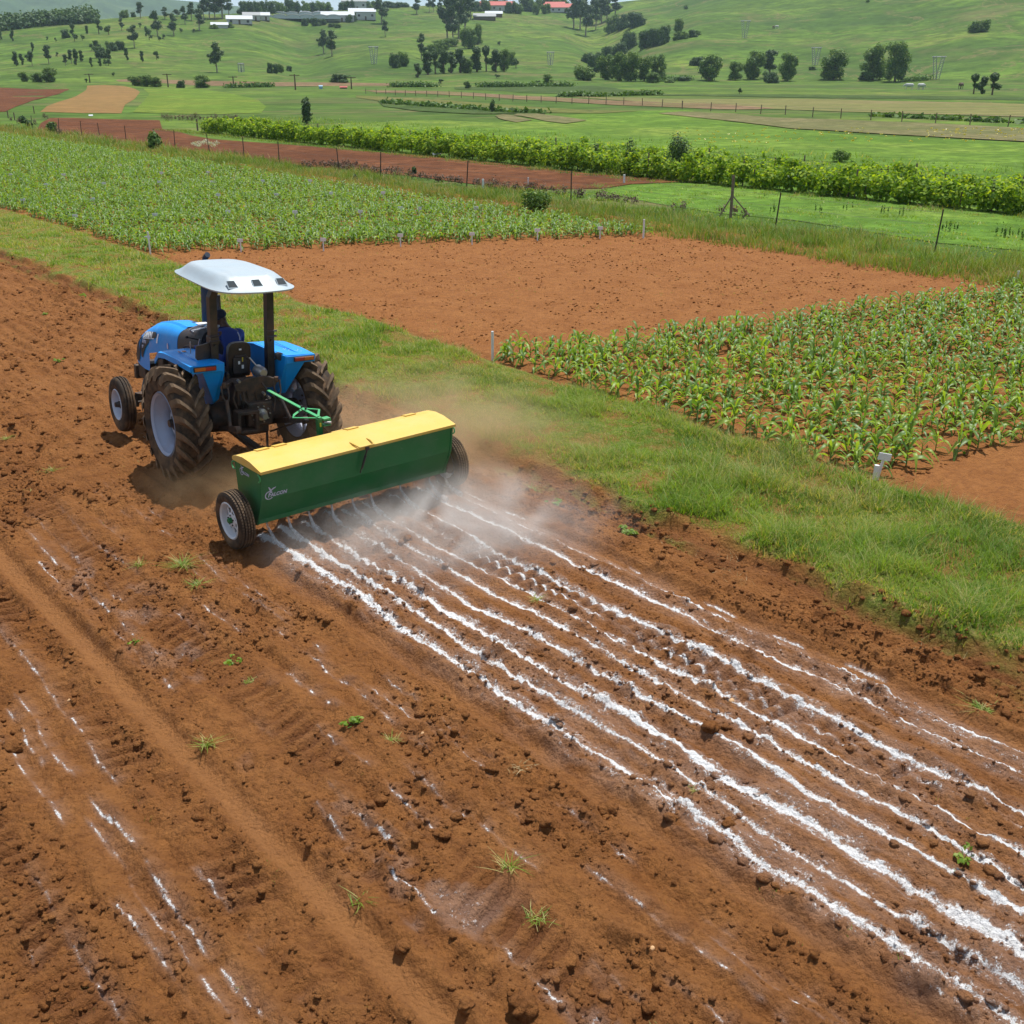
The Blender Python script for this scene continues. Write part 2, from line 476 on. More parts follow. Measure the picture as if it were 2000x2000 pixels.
    # left of the machine the ground is a little higher
    z += 0.05 * (1 - sstep(4.6, 6.2, X)) * sstep(11.5, 13.5, Y)
    plot = sstep(12.5, 12.9, X)
    z += (field * (1 - 0)) * (lump + rid) + fine + (1 - field) * lump * (0.45 * strip + 0.6 * plot)
    # ---- lime
    lime = np.zeros_like(X)
    if detail:
        for i, (c, w) in enumerate(zip(NEW_LIME, NEW_W)):
            xc = X - c - wob(Y, c * 5, 0.035)
            ww = w * (0.65 + 0.35 * vnoise(Y * 2.6, Y * 0 + c, 101) + 0.3 * vnoise(Y * 9, Y * 0 + c, 102))
            amp = 0.90 + 0.30 * vnoise(Y * 1.5, Y * 0 + c * 2, 103)
            if i == 6: amp = sstep(0.1, 0.4, vnoise(Y * 1.2, Y * 0, 104))
            lime = np.maximum(lime, np.exp(-(xc / np.maximum(ww, .012)) ** 2) * amp * (1 - sstep(HOPPER_Y + .2, HOPPER_Y + .3, Y)))
            lime = np.maximum(lime, 0.46 * bump(xc, 0, w * 3.2) * new * (.6 + .6 * vnoise(Y * 4, xc * 20, 113)))
        for c in (8.12,):
            lime = np.maximum(lime, bump(X - wob(Y, c, .03), c, .02) * sstep(0.1, 0.6, vnoise(Y * 2.4, Y * 0, 105)) * new * .7)
        for i, c in enumerate((-1.2, -.9, -.6, -.3, 0.0, 0.32, 0.85, 1.02, 1.3, 1.62, 1.92, 2.18, 3.04, 3.2, 3.38, 3.72, 4.0, 4.28, 4.60, 4.44, 1.78)):
            xc = X - c - wob(Y, c * 7, 0.04)
            on = sstep(-0.25, 0.20, vnoise(Y * 1.05, Y * 0 + c * 9, 106) + 0.5 * vnoise(Y * 3.3, Y * 0 + c * 4, 107))
            sd = 0.0088 * (1 + 0.6 * vnoise(Y * 5, Y * 0 + c, 108))
            a = (np.exp(-(xc / sd) ** 2) * 0.74 + 0.16 * bump(xc, 0.03, 0.06)) * on * np.clip(.75 + .7 * vnoise(Y * 11, Y * 0 + c, 114), 0, 1.1)
            if c > 3.4: a = a * 0.8
            lime = np.maximum(lime, a * .86 * (1 - packed) * (1 - .5 * dark) * (1 - sstep(11.5, 14.0, Y - 0.3 * (X - 3))))
        lime = np.maximum(lime, 0.26 * bump(X, 3.35, 0.35) * sstep(0.15, 0.5, fbm(X * 3, Y * 2, 3, 109)) * (1 - sstep(11, 13, Y)))
        lime *= field
    grassy = strip * (.5 + .5 * sstep(-0.45, -0.12, fbm(X * 1.8, Y * 1.3, 3, 110)))
    grassy = np.maximum(grassy, 0.5 * bump(X, 9.05, .25) * sstep(0.0, .4, fbm(X * 5, Y * 2, 3, 111)))
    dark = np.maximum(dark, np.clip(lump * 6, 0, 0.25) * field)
    return z, np.clip(lime, 0, 1), np.clip(dark, 0, 1), np.clip(packed, 0, 1), np.clip(grassy, 0, 1)

def frame_mask(x, y, m=1.3):
    """points the camera can see (with a margin), to save geometry outside the view"""
    d = np.stack([x, y, np.full_like(x, -CAM_H)], 1)
    zc = d @ _f; xc = d @ _r; yc = d @ _u
    return (zc > 0) & (np.abs(xc) < zc * 1000 / F_PX + m) & (np.abs(yc) < zc * 1000 / F_PX + m)

def sheet(name, xs, ys, mat, kind='structure', fine=True):
    Xg, Yg = np.meshgrid(xs, ys)
    z, lime, dark, packed, grassy = soil_height(Xg, Yg)
    nx, ny = len(xs), len(ys)
    V = np.stack([Xg.ravel(), Yg.ravel(), z.ravel()], 1)
    i = np.arange(nx * (ny - 1)).reshape(ny - 1, nx)[:, :-1].ravel()
    F = np.stack([i, i + 1, i + nx + 1, i + nx], 1)
    at = dict(lime=lime, dark=dark, packed=packed, grassy=grassy)
    if fine:
        # full detail where the camera looks and two metres round it; the rest of the same ground is coarser
        c4 = V[F[:, 0]]; vis = frame_mask(c4[:, 0], c4[:, 1], 2.6)
        k = 9; bi = np.arange(0, ny - 1, k); bj = np.arange(0, nx - 1, k)
        vg = vis.reshape(ny - 1, nx - 1); F2 = []
        for a in bi:
            a2 = min(a + k, ny - 1)
            for b in bj:
                b2 = min(b + k, nx - 1)
                if not vg[a:a2, b:b2].any(): F2.append((a * nx + b, a * nx + b2, a2 * nx + b2, a2 * nx + b))
                else: vg[a:a2, b:b2] = True
        F = np.concatenate([F[vg.ravel()], np.array(F2)])
        used = np.unique(F); rm_ = np.full(len(V), -1); rm_[used] = np.arange(len(used))
        V = V[used]; F = rm_[F]; at = {q: w.ravel()[used] for q, w in at.items()}
    me = np_mesh(name, V, F, mat, at, smooth=True)
    return tag(link(name, me), kind=kind)

ys_near = grade([(-14, 0.6, .5), (0.6, 8, .0175), (8, 12, .021), (12, 18, .034), (18, 28, .065), (28, 44, .13), (44, 110, .5)])
xs_field = grade([(-22, -2, .5), (-2, 0.4, .10), (0.4, 9.6, .0185)])
xs_strip = grade([(9.6, 12.9, .075)])
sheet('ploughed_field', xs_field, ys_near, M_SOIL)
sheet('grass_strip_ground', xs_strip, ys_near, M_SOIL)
ys_plot = grade([(-14, 3, .5), (3, 30, .12), (30, 110, .5)])
# the border column keeps the near spacing so that the sheets meet without a gap
xs_plot = grade([(12.9, 29.5, .14)])
sheet('trial_plot_soil', xs_plot, ys_near[::2] if len(ys_near) % 2 else np.append(ys_near[::2], ys_near[-1]), M_PLOT)

def ground_z(x, y):
    z = soil_height(np.array([float(x)]), np.array([float(y)]), False)[0]
    return float(z[0])

# ---- loose clods lying on the worked soil (uncountable)
def clod_protos(n=6, sub=2):
    out = []
    for k in range(n):
        bm = bmesh.new(); bmesh.ops.create_icosphere(bm, subdivisions=sub, radius=1.0)
        P = np.array([v.co[:] for v in bm.verts])
        nn = fbm(P[:, 0] * 1.4 + k * 9 + P[:, 2], P[:, 1] * 1.4 + P[:, 2] * 1.7, 3, 300 + k)
        n2 = vnoise(P[:, 0] * 2.9 + k, P[:, 1] * 2.9 + P[:, 2] * 3, 310 + k)
        P = P * (1 + 0.55 * nn + 0.26 * n2)[:, None]
        P[:, 2] *= 0.60
        F = np.array([[v.index for v in f.verts] for f in bm.faces]); bm.free()
        out.append((P, F))
    return out
P1 = clod_protos(5, 1); P2 = clod_protos(5, 2); 

def scatter_mesh(protos, pts, scl, rot=None):
    """numpy merge of protos placed at pts, scaled by scl and turned about z"""
    Vs = []; Fs = []; off = 0
    ids = rng.integers(0, len(protos), len(pts))
    for k, (P, F) in enumerate(protos):
        s = np.where(ids == k)[0]
        if not len(s): continue
        a = rng.uniform(0, 2 * np.pi, len(s)) if rot is None else rot[s]
        c, sn = np.cos(a), np.sin(a)
        S = scl[s] if scl.ndim == 2 else np.repeat(scl[s][:, None], 3, 1)
        Q = P[None] * S[:, None, :]
        X = Q[..., 0] * c[:, None] - Q[..., 1] * sn[:, None] + pts[s, 0][:, None]
        Y = Q[..., 0] * sn[:, None] + Q[..., 1] * c[:, None] + pts[s, 1][:, None]
        Z = Q[..., 2] + pts[s, 2][:, None]
        Vs.append(np.stack([X, Y, Z], -1).reshape(-1, 3))
        Fs.append((F[None] + (np.arange(len(s)) * len(P))[:, None, None] + off).reshape(-1, F.shape[1])); off += len(s) * len(P)
    return np.concatenate(Vs), np.concatenate(Fs)

def scatter_clods(name, n, x0, x1, y0, y1, smin, smax, protos, power=2.5, mat=None, patch=0.0, avoid=True, smooth=True):
    x = rng.uniform(x0, x1, n); y = y0 + (y1 - y0) * rng.uniform(0, 1, n) ** 1.3
    keep = frame_mask(x, y)
    if patch is not None: keep &= fbm(x * 1.6 + 3, y * 0.9, 3, 21) + .45 * fbm(x * 6, y * 3.2, 2, 23) + rng.normal(0, .14, n) > patch
    if avoid:
        for c in (5.0, 2.74, 0.55, 8.06): keep &= (np.abs(x - c) > 0.15) | ((c in (5.0, 8.06)) & (y > 11))
    if name == 'broken_clods': keep &= (x < 5.15) | (x > 8.0) | (rng.uniform(0, 1, n) < .35)
    x, y = x[keep], y[keep]
    s = smin + (smax - smin) * rng.uniform(0, 1, len(x)) ** power
    z, lime, dark, *_ = soil_height(x, y, True)
    V, F = scatter_mesh(protos, np.stack([x, y, z + s * 0.12], 1), s)
    nv = len(V)
    zz, lm, dk, pk, gr = soil_height(V[:, 0], V[:, 1], True)
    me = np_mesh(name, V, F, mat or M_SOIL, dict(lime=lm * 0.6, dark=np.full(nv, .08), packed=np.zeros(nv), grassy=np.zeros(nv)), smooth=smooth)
    return tag(link(name, me), kind='stuff')
scatter_clods('soil_clods', 5500, 0.2, 9.2, 1.0, 13.5, .012, .052, P2, 3.2, patch=.10)
scatter_clods('broken_clods', 26000, 0.2, 9.2, 1.0, 15, .009, .034, P1, 2.0, patch=.12, smooth=False)
scatter_clods('soil_crumbs', 22000, 0.2, 9.3, 1.0, 15, .005, .017, P1, 1.8, patch=-.15)
scatter_clods('distant_soil_clods', 4500, 2.0, 9.3, 13, 34, .02, .065, P1, 2.5, patch=-.2)
scatter_clods('plot_soil_clods', 14000, 12.8, 27.5, 7, 33, .010, .040, P1, 2.2, patch=-.12, avoid=False)
scatter_clods('furrow_edge_clods', 900, 8.4, 9.4, 2.5, 26, .015, .055, P2, 2.8, patch=None, avoid=False)

# ================================================================== grass
def blades(n_pts, x, y, z, hmin, hmax, wid, lean=0.5, seg=2, tint=None):
    """curved blades: each seg quads ending in a triangle"""
    n = len(x)
    a = rng.uniform(0, 2 * np.pi, n); b = a + rng.normal(0, .5, n) + np.pi / 2
    h = rng.uniform(hmin, hmax, n); L = rng.uniform(0.25, 1.0, n) * lean * h
    dx, dy = np.cos(a), np.sin(a); wx, wy = np.cos(b) * wid / 2, np.sin(b) * wid / 2
    rows = []
    for k in range(seg + 1):
        t = k / (seg + 0.0)
        cx = x + dx * L * t ** 1.7 * 1.2; cy = y + dy * L * t ** 1.7 * 1.2; cz = z + h * (t - 0.32 * t * t * np.minimum(1, L / h * 1.5))
        if k < seg:
            w = 1 - 0.35 * t
            rows.append(np.stack([cx - wx * w, cy - wy * w, cz], 1)); rows.append(np.stack([cx + wx * w, cy + wy * w, cz], 1))
        else:
            rows.append(np.stack([cx, cy, cz], 1))
    V = np.stack(rows, 1); m = V.shape[1]
    F = []
    for k in range(seg - 1):
        q = 2 * k; F += [[q, q + 1, q + 3], [q, q + 3, q + 2]]
    q = 2 * (seg - 1); F += [[q, q + 1, q + 2]]
    F = np.array(F)
    FF = (F[None] + (np.arange(n) * m)[:, None, None]).reshape(-1, 3)
    T = np.repeat(rng.uniform(0, 1, n) if tint is None else tint, m)
    return V.reshape(-1, 3), FF, T

M_GRASS = leaf_mat('grass_blades', (0.11, 0.21, 0.020), (0.21, 0.33, 0.030), (0.48, 0.40, 0.17), 0.45, 0.5, 0.35)
M_DRYGRASS = leaf_mat('dry_straw', (0.26, 0.20, 0.09), (0.40, 0.31, 0.16), (0.52, 0.42, 0.25), 0.2, 0.7, 0.2)

def grass_tufts(name, n_tuft, per, x0, x1, y0, y1, h, wid, dens, spread, lean=0.9, mat=None, ypow=1.6, zf=None, dry=0.22, seg=2):
    x = rng.uniform(x0, x1, n_tuft); y = y0 + (y1 - y0) * rng.uniform(0, 1, n_tuft) ** ypow
    keep = frame_mask(x, y) & (dens(x, y) > rng.uniform(0, 1, n_tuft))
    x, y = x[keep], y[keep]
    hs = (0.40 + 1.25 * np.clip(fbm(x * 1.9, y * 1.6, 3, 201) + 0.35, 0, 1)) * rng.uniform(.6, 1.3, len(x))
    X = np.repeat(x, per) + rng.normal(0, spread, len(x) * per); Y = np.repeat(y, per) + rng.normal(0, spread, len(x) * per)
    hs = hs * (.9 + .25 * (1 - sstep(7.0, 10.5, y)))
    Hs = np.repeat(hs, per)
    Z = (soil_height(X, Y, False)[0] if zf is None else zf(X, Y)) - 0.01
    tuft_t = np.clip(0.30 + .22 * bump(y, 17, 6) + 0.75 * fbm(x * 1.3, y * 1.1, 3, 202) + rng.normal(0, .12, len(x)), 0, .62)
    T = np.clip(np.repeat(tuft_t, per) + rng.normal(0, .10, len(X)), 0, .7)
    T = np.where(rng.uniform(0, 1, len(X)) < dry * (0.4 + 1.6 * np.clip(np.repeat(fbm(x * .8, y * .6, 2, 203), per) + .3, 0, 1)), rng.uniform(.8, 1, len(X)), T)
    V, F, T = blades(len(X), X, Y, Z, 0.6, 1.1, wid, lean, seg, T)
    base = np.repeat(Z, V.shape[0] // len(X))
    V[:, 2] = base + (V[:, 2] - base) * np.repeat(h * Hs, V.shape[0] // len(X))
    cx = np.repeat(X, V.shape[0] // len(X)); cy = np.repeat(Y, V.shape[0] // len(X))
    k = np.repeat(h * Hs, V.shape[0] // len(X))
    dxx = (V[:, 0] - cx); dyy = (V[:, 1] - cy)
    far = np.hypot(dxx, dyy) > wid * 0.75
    V[:, 0] = np.where(far, cx + dxx * k, V[:, 0]); V[:, 1] = np.where(far, cy + dyy * k, V[:, 1])
    me = np_mesh(name, V, F, mat or M_GRASS, dict(tint=T))
    return tag(link(name, me), kind='stuff')

def strip_dens(x, y):
    e = sstep(9.30, 9.60, x + 0.20 * vnoise(y * 1.3, x * 0, 31)) * (1 - sstep(12.2, 12.6, x + 0.2 * vnoise(y * .9, x * 0, 33)))
    return e * (0.35 + 0.65 * sstep(-0.45, -0.12, fbm(x * 1.8, y * 1.3, 3, 110)))
grass_tufts('near_strip_grass', 17500, 8, 9.2, 12.8, 3.0, 17, .20, .0150, strip_dens, .038, 1.2, ypow=1.0, dry=.26)
grass_tufts('far_strip_grass', 11000, 7, 9.2, 12.9, 17, 62, .20, .026, strip_dens, .06, 1.1, ypow=1.5, dry=.30)
grass_tufts('dry_grass_litter', 2600, 6, 8.7, 12.9, 3.0, 24, .09, .007, lambda x, y: (bump(x, 8.95, .25) + .7 * bump(x, 12.5, .25)) * sstep(-.2, .3, fbm(x * 2, y, 3, 204)), .06, 2.6, M_DRYGRASS, ypow=1.2)
# small seedlings in the bare plot
grass_tufts('plot_seedlings', 1500, 4, 12.9, 28.5, 8, 34, .07, .012, lambda x, y: sstep(-.1, .4, fbm(x * .8, y * .8, 3, 205)), .025, 1.4, ypow=1.0, zf=lambda x, y: x * 0 + .01, dry=.15)
grass_tufts('field_seedlings', 900, 4, 0.4, 9.2, 1.5, 30, .05, .007, lambda x, y: sstep(-.1, .4, fbm(x * .8, y * .8, 3, 206)), .02, 1.4, ypow=1.4, dry=.35)

# ================================================================== maize
def leaf_strip(L, W, rise, droop, seg=6, fold=0.22, twist=0.0):
    """arching maize leaf growing along +x from the origin: V-folded blade, returns verts and faces"""
    V = []; F = []
    for k in range(seg + 1):
        t = k / seg
        w = W * (0.55 + 1.25 * t) if t < 0.36 else W * (1 - ((t - 0.36) / 0.64) ** 1.8)
        w = max(w, 0.001)
        x = L * (t * 0.62 + 0.30 * math.sin(t * 1.4)) ; z = rise * math.sin(min(t * 1.9, 1.57)) - droop * max(0, t - 0.35) ** 1.6 * 2.2
        a = twist * t + 0.25 * math.sin(t * 7) * (t > .2)
        dy, dz = math.cos(a) * w / 2, math.sin(a) * w / 2
        V += [(x, -dy, z + fold * w - dz), (x, 0, z), (x, dy, z + fold * w + dz)]
    for k in range(seg):
        q = 3 * k
        F += [(q, q + 1, q + 4, q + 3), (q + 1, q + 2, q + 5, q + 4)]
    return V, F
M_MAIZE = leaf_mat('maize_leaf', (0.100, 0.205, 0.040), (0.165, 0.290, 0.040), (0.29, 0.42, 0.05), 0.45, 0.45, 0.42)
M_STALK = leaf_mat('maize_stalk', (0.10, 0.20, 0.04), (0.12, 0.22, 0.05), None, 0.1, 0.5, 0.4)
leaf_protos = []
for k in range(7):
    L = (.30, .34, .38, .33, .30, .27, .24)[k] * 1.18; Wd = (.064, .076, .082, .080, .072, .064, .052)[k]
    V, F = leaf_strip(L, Wd, (.06, .08, .11, .13, .15, .16, .15)[k], (.22, .28, .28, .25, .20, .14, .08)[k], 7, .22, rng.uniform(-.7, .7))
    leaf_protos.append((np.array(V), np.array(F)))
leaf_meshes = []
for k, (V, F) in enumerate(leaf_protos):
    for tnt in (0.15, 0.6, 0.95):
        leaf_meshes.append(np_mesh('leaf', V, F, M_MAIZE, dict(tint=np.full(len(V), tnt)), smooth=True))
mb = MB(); mb.tube([(0, 0, -.02), (.004, 0, .10), (0, .004, .22), (0, 0, .31)], [.011, .010, .007, .003], 6)
stalk_mesh = mb.mesh('stalk', M_STALK, True)
mv = stalk_mesh.attributes.new('tint', 'FLOAT', 'POINT')

def maize_individual(x, y, z, s, label, group):
    r = thing('maize_plant', label, 'maize plant', (x, y, z), rng.uniform(0, 6.28), group, s)
    link('stalk', stalk_mesh, r)
    n = rng.integers(7, 10); plane = rng.uniform(0, 3.14)
    for k in range(n):
        me = leaf_meshes[min(k, 6) * 3 + int(rng.integers(0, 3))]
        l = link('leaf', me, r, (0, 0, .06 + .040 * k), (rng.normal(0, .25), rng.normal(-.05 - .05 * k, .18), plane + (k % 2) * 3.14 + rng.normal(0, .45)))
        q = rng.uniform(.8, 1.15); l.scale = (q, q, q)
    return r

def in_frame(x, y, m=0.25):
    return frame_mask(np.array([x]), np.array([y]), m)[0]
near_pts = []
y_front = lambda x: 7.35 - 0.17 * (x - 12.7)
xr = 12.85
rows_x = np.arange(12.82, 27.2, 0.50)
for rx in rows_x:
    yy = float(y_front(rx)) + rng.uniform(0, .2)
    ymax = 15.75 - 0.22 * (rx - 12.8) + rng.uniform(-.1, .1)
    while yy < ymax:
        if rng.uniform() > .07:
            px, py = rx + rng.normal(0, .05), yy + rng.normal(0, .03)
            if frame_mask(np.array([px]), np.array([py]), 1.3)[0]: near_pts.append((px, py))
        yy += rng.uniform(.17, .32)
near_pts.sort(key=lambda p: math.hypot(p[0], p[1]))
for i, (px, py) in enumerate(near_pts[:300]):
    maize_individual(px, py, ground_z(px, py) - .01, rng.uniform(.64, .98) * (1.12 if rng.uniform() < .2 else 1),
                     'knee-high young maize plant in the front part of the right-hand maize plot, nearest the camera', 'maize plants at the front of the right-hand plot')

def maize_merge(name, pts, smin, smax, low=False):
    """many plants as one mesh"""
    pts = np.array(pts); n = len(pts)
    protos = []
    for v in range(6):
        Vs = []; Fs = []; Ts = []; off = 0
        plane = rng.uniform(0, 3.14)
        for k in range(6):
            V, F = leaf_strip((.34, .40, .42, .38, .33, .26)[k], (.068, .078, .08, .078, .07, .06)[k], (.06, .08, .11, .13, .14, .14)[k], (.2, .26, .26, .22, .16, .08)[k], 3 if low else 5, .25, rng.uniform(-.7, .7))
            V = np.array(V); F = np.array(F)
            a = plane + (k % 2) * 3.14 + rng.normal(0, .45); b = .15
            c, s = math.cos(a), math.sin(a)
            V = np.stack([V[:, 0] * c - V[:, 1] * s, V[:, 0] * s + V[:, 1] * c, V[:, 2] + V[:, 0] * b + .06 + .045 * k], 1)
            Vs.append(V); Fs.append(F + off); off += len(V); Ts.append(np.full(len(V), (.05, .55, .2, .75, .0, .4)[k]))
        q = .012
        Vs.append(np.array([(-q, 0, 0), (q, 0, 0), (q, 0, .3), (-q, 0, .3), (0, -q, 0), (0, q, 0), (0, q, .3), (0, -q, .3)]))
        Fs.append(np.array([(0, 1, 2, 3), (4, 5, 6, 7)]) + off); Ts.append(np.full(8, .3))
        protos.append((np.concatenate(Vs), np.concatenate(Fs), np.concatenate(Ts)))
    s = rng.uniform(smin, smax, n)
    V, F = scatter_mesh([(p[0], p[1]) for p in protos], pts, s)
    T = rng.uniform(0, .15, len(V)); per = len(protos[0][2])
    T = np.clip(np.tile(protos[0][2], len(V) // per)[:len(V)] + np.repeat(rng.uniform(-.2, .2, len(V) // per), per), 0, 1)
    return tag(link(name, np_mesh(name, V, F, M_MAIZE, dict(tint=T), smooth=True)), kind='stuff')
rest = [(a, b, ground_z(a, b) - .01) for a, b in near_pts[300:]]
if rest: maize_merge('right_plot_maize_further_back', rest, .68, 1.0)
left_pts = []; left_far = []
for rx in np.arange(12.95, 27.1, .46):
    y = 31.9 - (rx - 12.7) * .50 + rng.uniform(0, .2)
    while y < 118:
        band = ((y - 32 + (rx - 12.7) * .50) % 6.3)
        if rng.uniform() > .06 and not (5.6 < band):
            if frame_mask(np.array([rx]), np.array([y]), 1.0)[0]:
                (left_pts if y < 52 else left_far).append((rx + rng.normal(0, .06), y + rng.normal(0, .04), 0.0))
        y += rng.uniform(.17, .27) * (1 if y < 52 else 1.5)
maize_merge('left_plot_maize', left_pts, .72, 1.05, low=True)
maize_merge('distant_left_plot_maize', left_far, .8, 1.2, low=True)
print('maize', len(near_pts), len(left_pts), len(left_far))

# ================================================================== machine materials
M_BLUE = paint('tractor_blue_paint', (0.002, 0.285, 0.80), 0.035, 0.34, 3.0, 0.35)
M_BLUE_D = paint('tractor_dark_blue_paint', (0.006, 0.022, 0.05), 0.25, 0.5)
M_CHAR = paint('charcoal_plastic', (0.022, 0.024, 0.03), 0.22, 0.5)
M_BLACK = paint('black_paint', (0.012, 0.013, 0.015), 0.30, 0.42)
M_IRON = paint('greasy_cast_iron', (0.030, 0.024, 0.020), 0.8, 0.6, 7.0, dustcol=(0.17, 0.09, 0.05))
M_ROOF = paint('roof_fibreglass', (0.37, 0.44, 0.49), 0.12, 0.36)
M_VENT = paint('roof_vent_dark', (0.045, 0.06, 0.07), 0.1, 0.9, spec=.1)
M_RUB = paint('dusty_tyre_rubber', (0.045, 0.035, 0.028), 0.9, 0.85, 4.0, 0.15, (0.24, 0.145, 0.08))
M_LUG = paint('dusty_lug_rubber', (0.085, 0.060, 0.042), 0.9, 0.8, 3.0, 0.15, (0.36, 0.24, 0.14))
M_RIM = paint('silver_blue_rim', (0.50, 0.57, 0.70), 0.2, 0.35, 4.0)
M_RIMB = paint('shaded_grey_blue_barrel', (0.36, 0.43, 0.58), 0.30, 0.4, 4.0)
M_RIMW = paint('white_rim', (0.66, 0.70, 0.76), 0.18, 0.4, 4.0)
M_GREEN = paint('spreader_green_paint', (0.010, 0.145, 0.040), 0.42, 0.40, 1.8, 0.4, (0.13, 0.20, 0.13), 0.0, .25, (0.16, 0.22, 0.16))
M_LGREEN = paint('bright_green_paint', (0.05, 0.36, 0.13), 0.2, 0.4)
M_YELLOW = paint('yellow_lid_paint', (0.66, 0.43, 0.085), 0.55, 0.55, 2.6, 0.35, (0.58, 0.44, 0.20), 0.0, .45, (0.40, 0.25, 0.08))
M_AMBER = paint('amber_lens', (0.50, 0.13, 0.012), 0.25, 0.3)
M_RED = paint('red_lens', (0.38, 0.02, 0.012), 0.2, 0.3)
M_WHITE = paint('white_decal', (0.78, 0.80, 0.84), 0.05, 0.5)
M_DECAL = paint('pale_violet_decal', (0.48, 0.50, 0.66), 0.05, 0.5)
M_METAL = paint('worn_bright_metal', (0.45, 0.44, 0.42), 0.25, 0.3, metal=0.7)
M_SIGN = paint('white_sign_paint', (0.74, 0.75, 0.78), 0.12, 0.6)
M_SKIN = paint('dark_skin', (0.075, 0.035, 0.022), 0.0, 0.5)
M_NAVY = paint('navy_cloth', (0.008, 0.014, 0.035), 0.05, 0.85)
M_COVER = paint('royal_blue_overall', (0.008, 0.035, 0.20), 0.05, 0.85)
M_STICK = paint('sticker_yellow', (0.6, 0.5, 0.03), 0.05, 0.5)

def text_mesh(body, size, shear=0.0, bold=0.0, spacing=1.0):
    """letters as thin raised mesh, x right, y up"""
    cu = bpy.data.curves.new('lettering', 'FONT'); cu.body = body; cu.size = size; cu.shear = shear
    cu.offset = bold; cu.extrude = 0.0012; cu.space_character = spacing; cu.align_x = 'LEFT'; cu.resolution_u = 3
    o = bpy.data.objects.new('lettering', cu); COL.objects.link(o)
    bpy.context.view_layer.update()
    me = bpy.data.meshes.new_from_object(o.evaluated_get(bpy.context.evaluated_depsgraph_get()))
    bpy.data.objects.remove(o)
    return me

def map_mesh(me, fn, mat):
    for v in me.vertices: v.co = fn(*v.co)
    me.materials.clear(); me.materials.append(mat); return me

# ================================================================== tractor
TR = (6.295, 13.358, 0.0)
tractor = thing('tractor', 'blue tractor with white sun canopy pulling a green lime spreader over red soil', 'tractor', TR)
tractor.rotation_mode = 'YXZ'
tractor.rotation_euler = (0.028, 0.059, -0.0403)
RR_, RT = 0.766, 0.946
FR_, FT, WB = 0.418, 0.90, 2.248

def lug_mesh(side):
    """one tread bar: from near the middle of the tread over the shoulder, slanting back"""
    mb = MB(); rings = []
    n = 9
    for k in range(n):
        t = k / (n - 1)
        ax = side * (0.004 + 0.222 * t)                       # axial
        ang = -0.02 + 0.34 * (t ** 0.85)                          # behind the tip
        drop = 0.0 if t < 0.80 else (t - 0.80) / 0.20
        ro = RR_ + 0.004 - 0.012 * t * t - 0.105 * drop ** 1.6; ri = RR_ - 0.085 - 0.10 * drop
        w = 0.022 + 0.014 * t
        ring = []
        for (rr, hw) in ((ri, w * 1.75), (ro, w), (ro, -w), (ri, -w * 1.75)):
            a = ang + hw / RR_
            ring.append((ax + (0.012 * side if rr == ri and drop > 0 else 0), rr * math.sin(a), rr * math.cos(a)))
        rings.append(ring)
    mb.loft(rings, closed=True, cap=True)
    return mb
def tyre_profile(w, ro, ri, shoulder=0.75, flat=0.01):
    return [(-w * .36, ri), (-w * .46, ri + .02), (-w * .52, (ri + ro) / 2), (-w * .49, ro - (ro - ri) * .25), (-w * .40, ro - .035), (-w * .2, ro - .006), (0, ro),
            (w * .2, ro - .006), (w * .40, ro - .035), (w * .49, ro - (ro - ri) * .25), (w * .52, (ri + ro) / 2), (w * .46, ri + .02), (w * .36, ri), (-w * .36, ri)]

lugL = [lug_mesh(1).mesh('tread_lug', M_LUG), lug_mesh(-1).mesh('tread_lug', M_LUG)]
carc = MB().lathe(tyre_profile(.42, RR_ - .068, .43), n=64).mesh('rear_tyre', M_RUB, True)
def rear_rim(s):
    """s = outward side"""
    mb = MB()
    pr = [(.17, .438), (.19, .425), (.165, .405), (.12, .398), (.06, .36), (-.02, .35), (-.10, .37), (-.16, .40), (-.185, .43), (-.16, .42), (-.10, .355), (-.02, .335), (.06, .345), (.12, .385), (.165, .39), (.19, .415)]
    mb.lathe([(a * s, r) for a, r in pr], n=48)
    return mb
def rim_disc(s):
    mb = MB()
    disc = [(-.055, .245), (-.02, .262), (.0, .258), (.004, .235), (.03, .20), (.035, .15), (.03, .10), (.03, .0)]
    mb.lathe([((a - .045) * s, r) for a, r in disc], n=40)
    return mb
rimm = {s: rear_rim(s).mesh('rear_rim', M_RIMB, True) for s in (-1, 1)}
discm = {s: rim_disc(s).mesh('wheel_disc', M_RIM, True) for s in (-1, 1)}
def hub_mesh(s):
    mb = MB(); mb.lathe([(-.02 * s, .10), (.03 * s, .095), (.045 * s, .06), (.09 * s, .05), (.095 * s, .0)], n=20)
    return mb.mesh('hub', M_BLACK, True)
nut = MB(); nut.lathe([(0, .016), (.02, .016), (.022, .0)], n=6); nut_me = nut.mesh('wheel_nut', M_IRON)
clampm = MB().box((0, 0, 0), (.035, .10, .07), bevel=.008).mesh('rim_clamp', M_RIM)
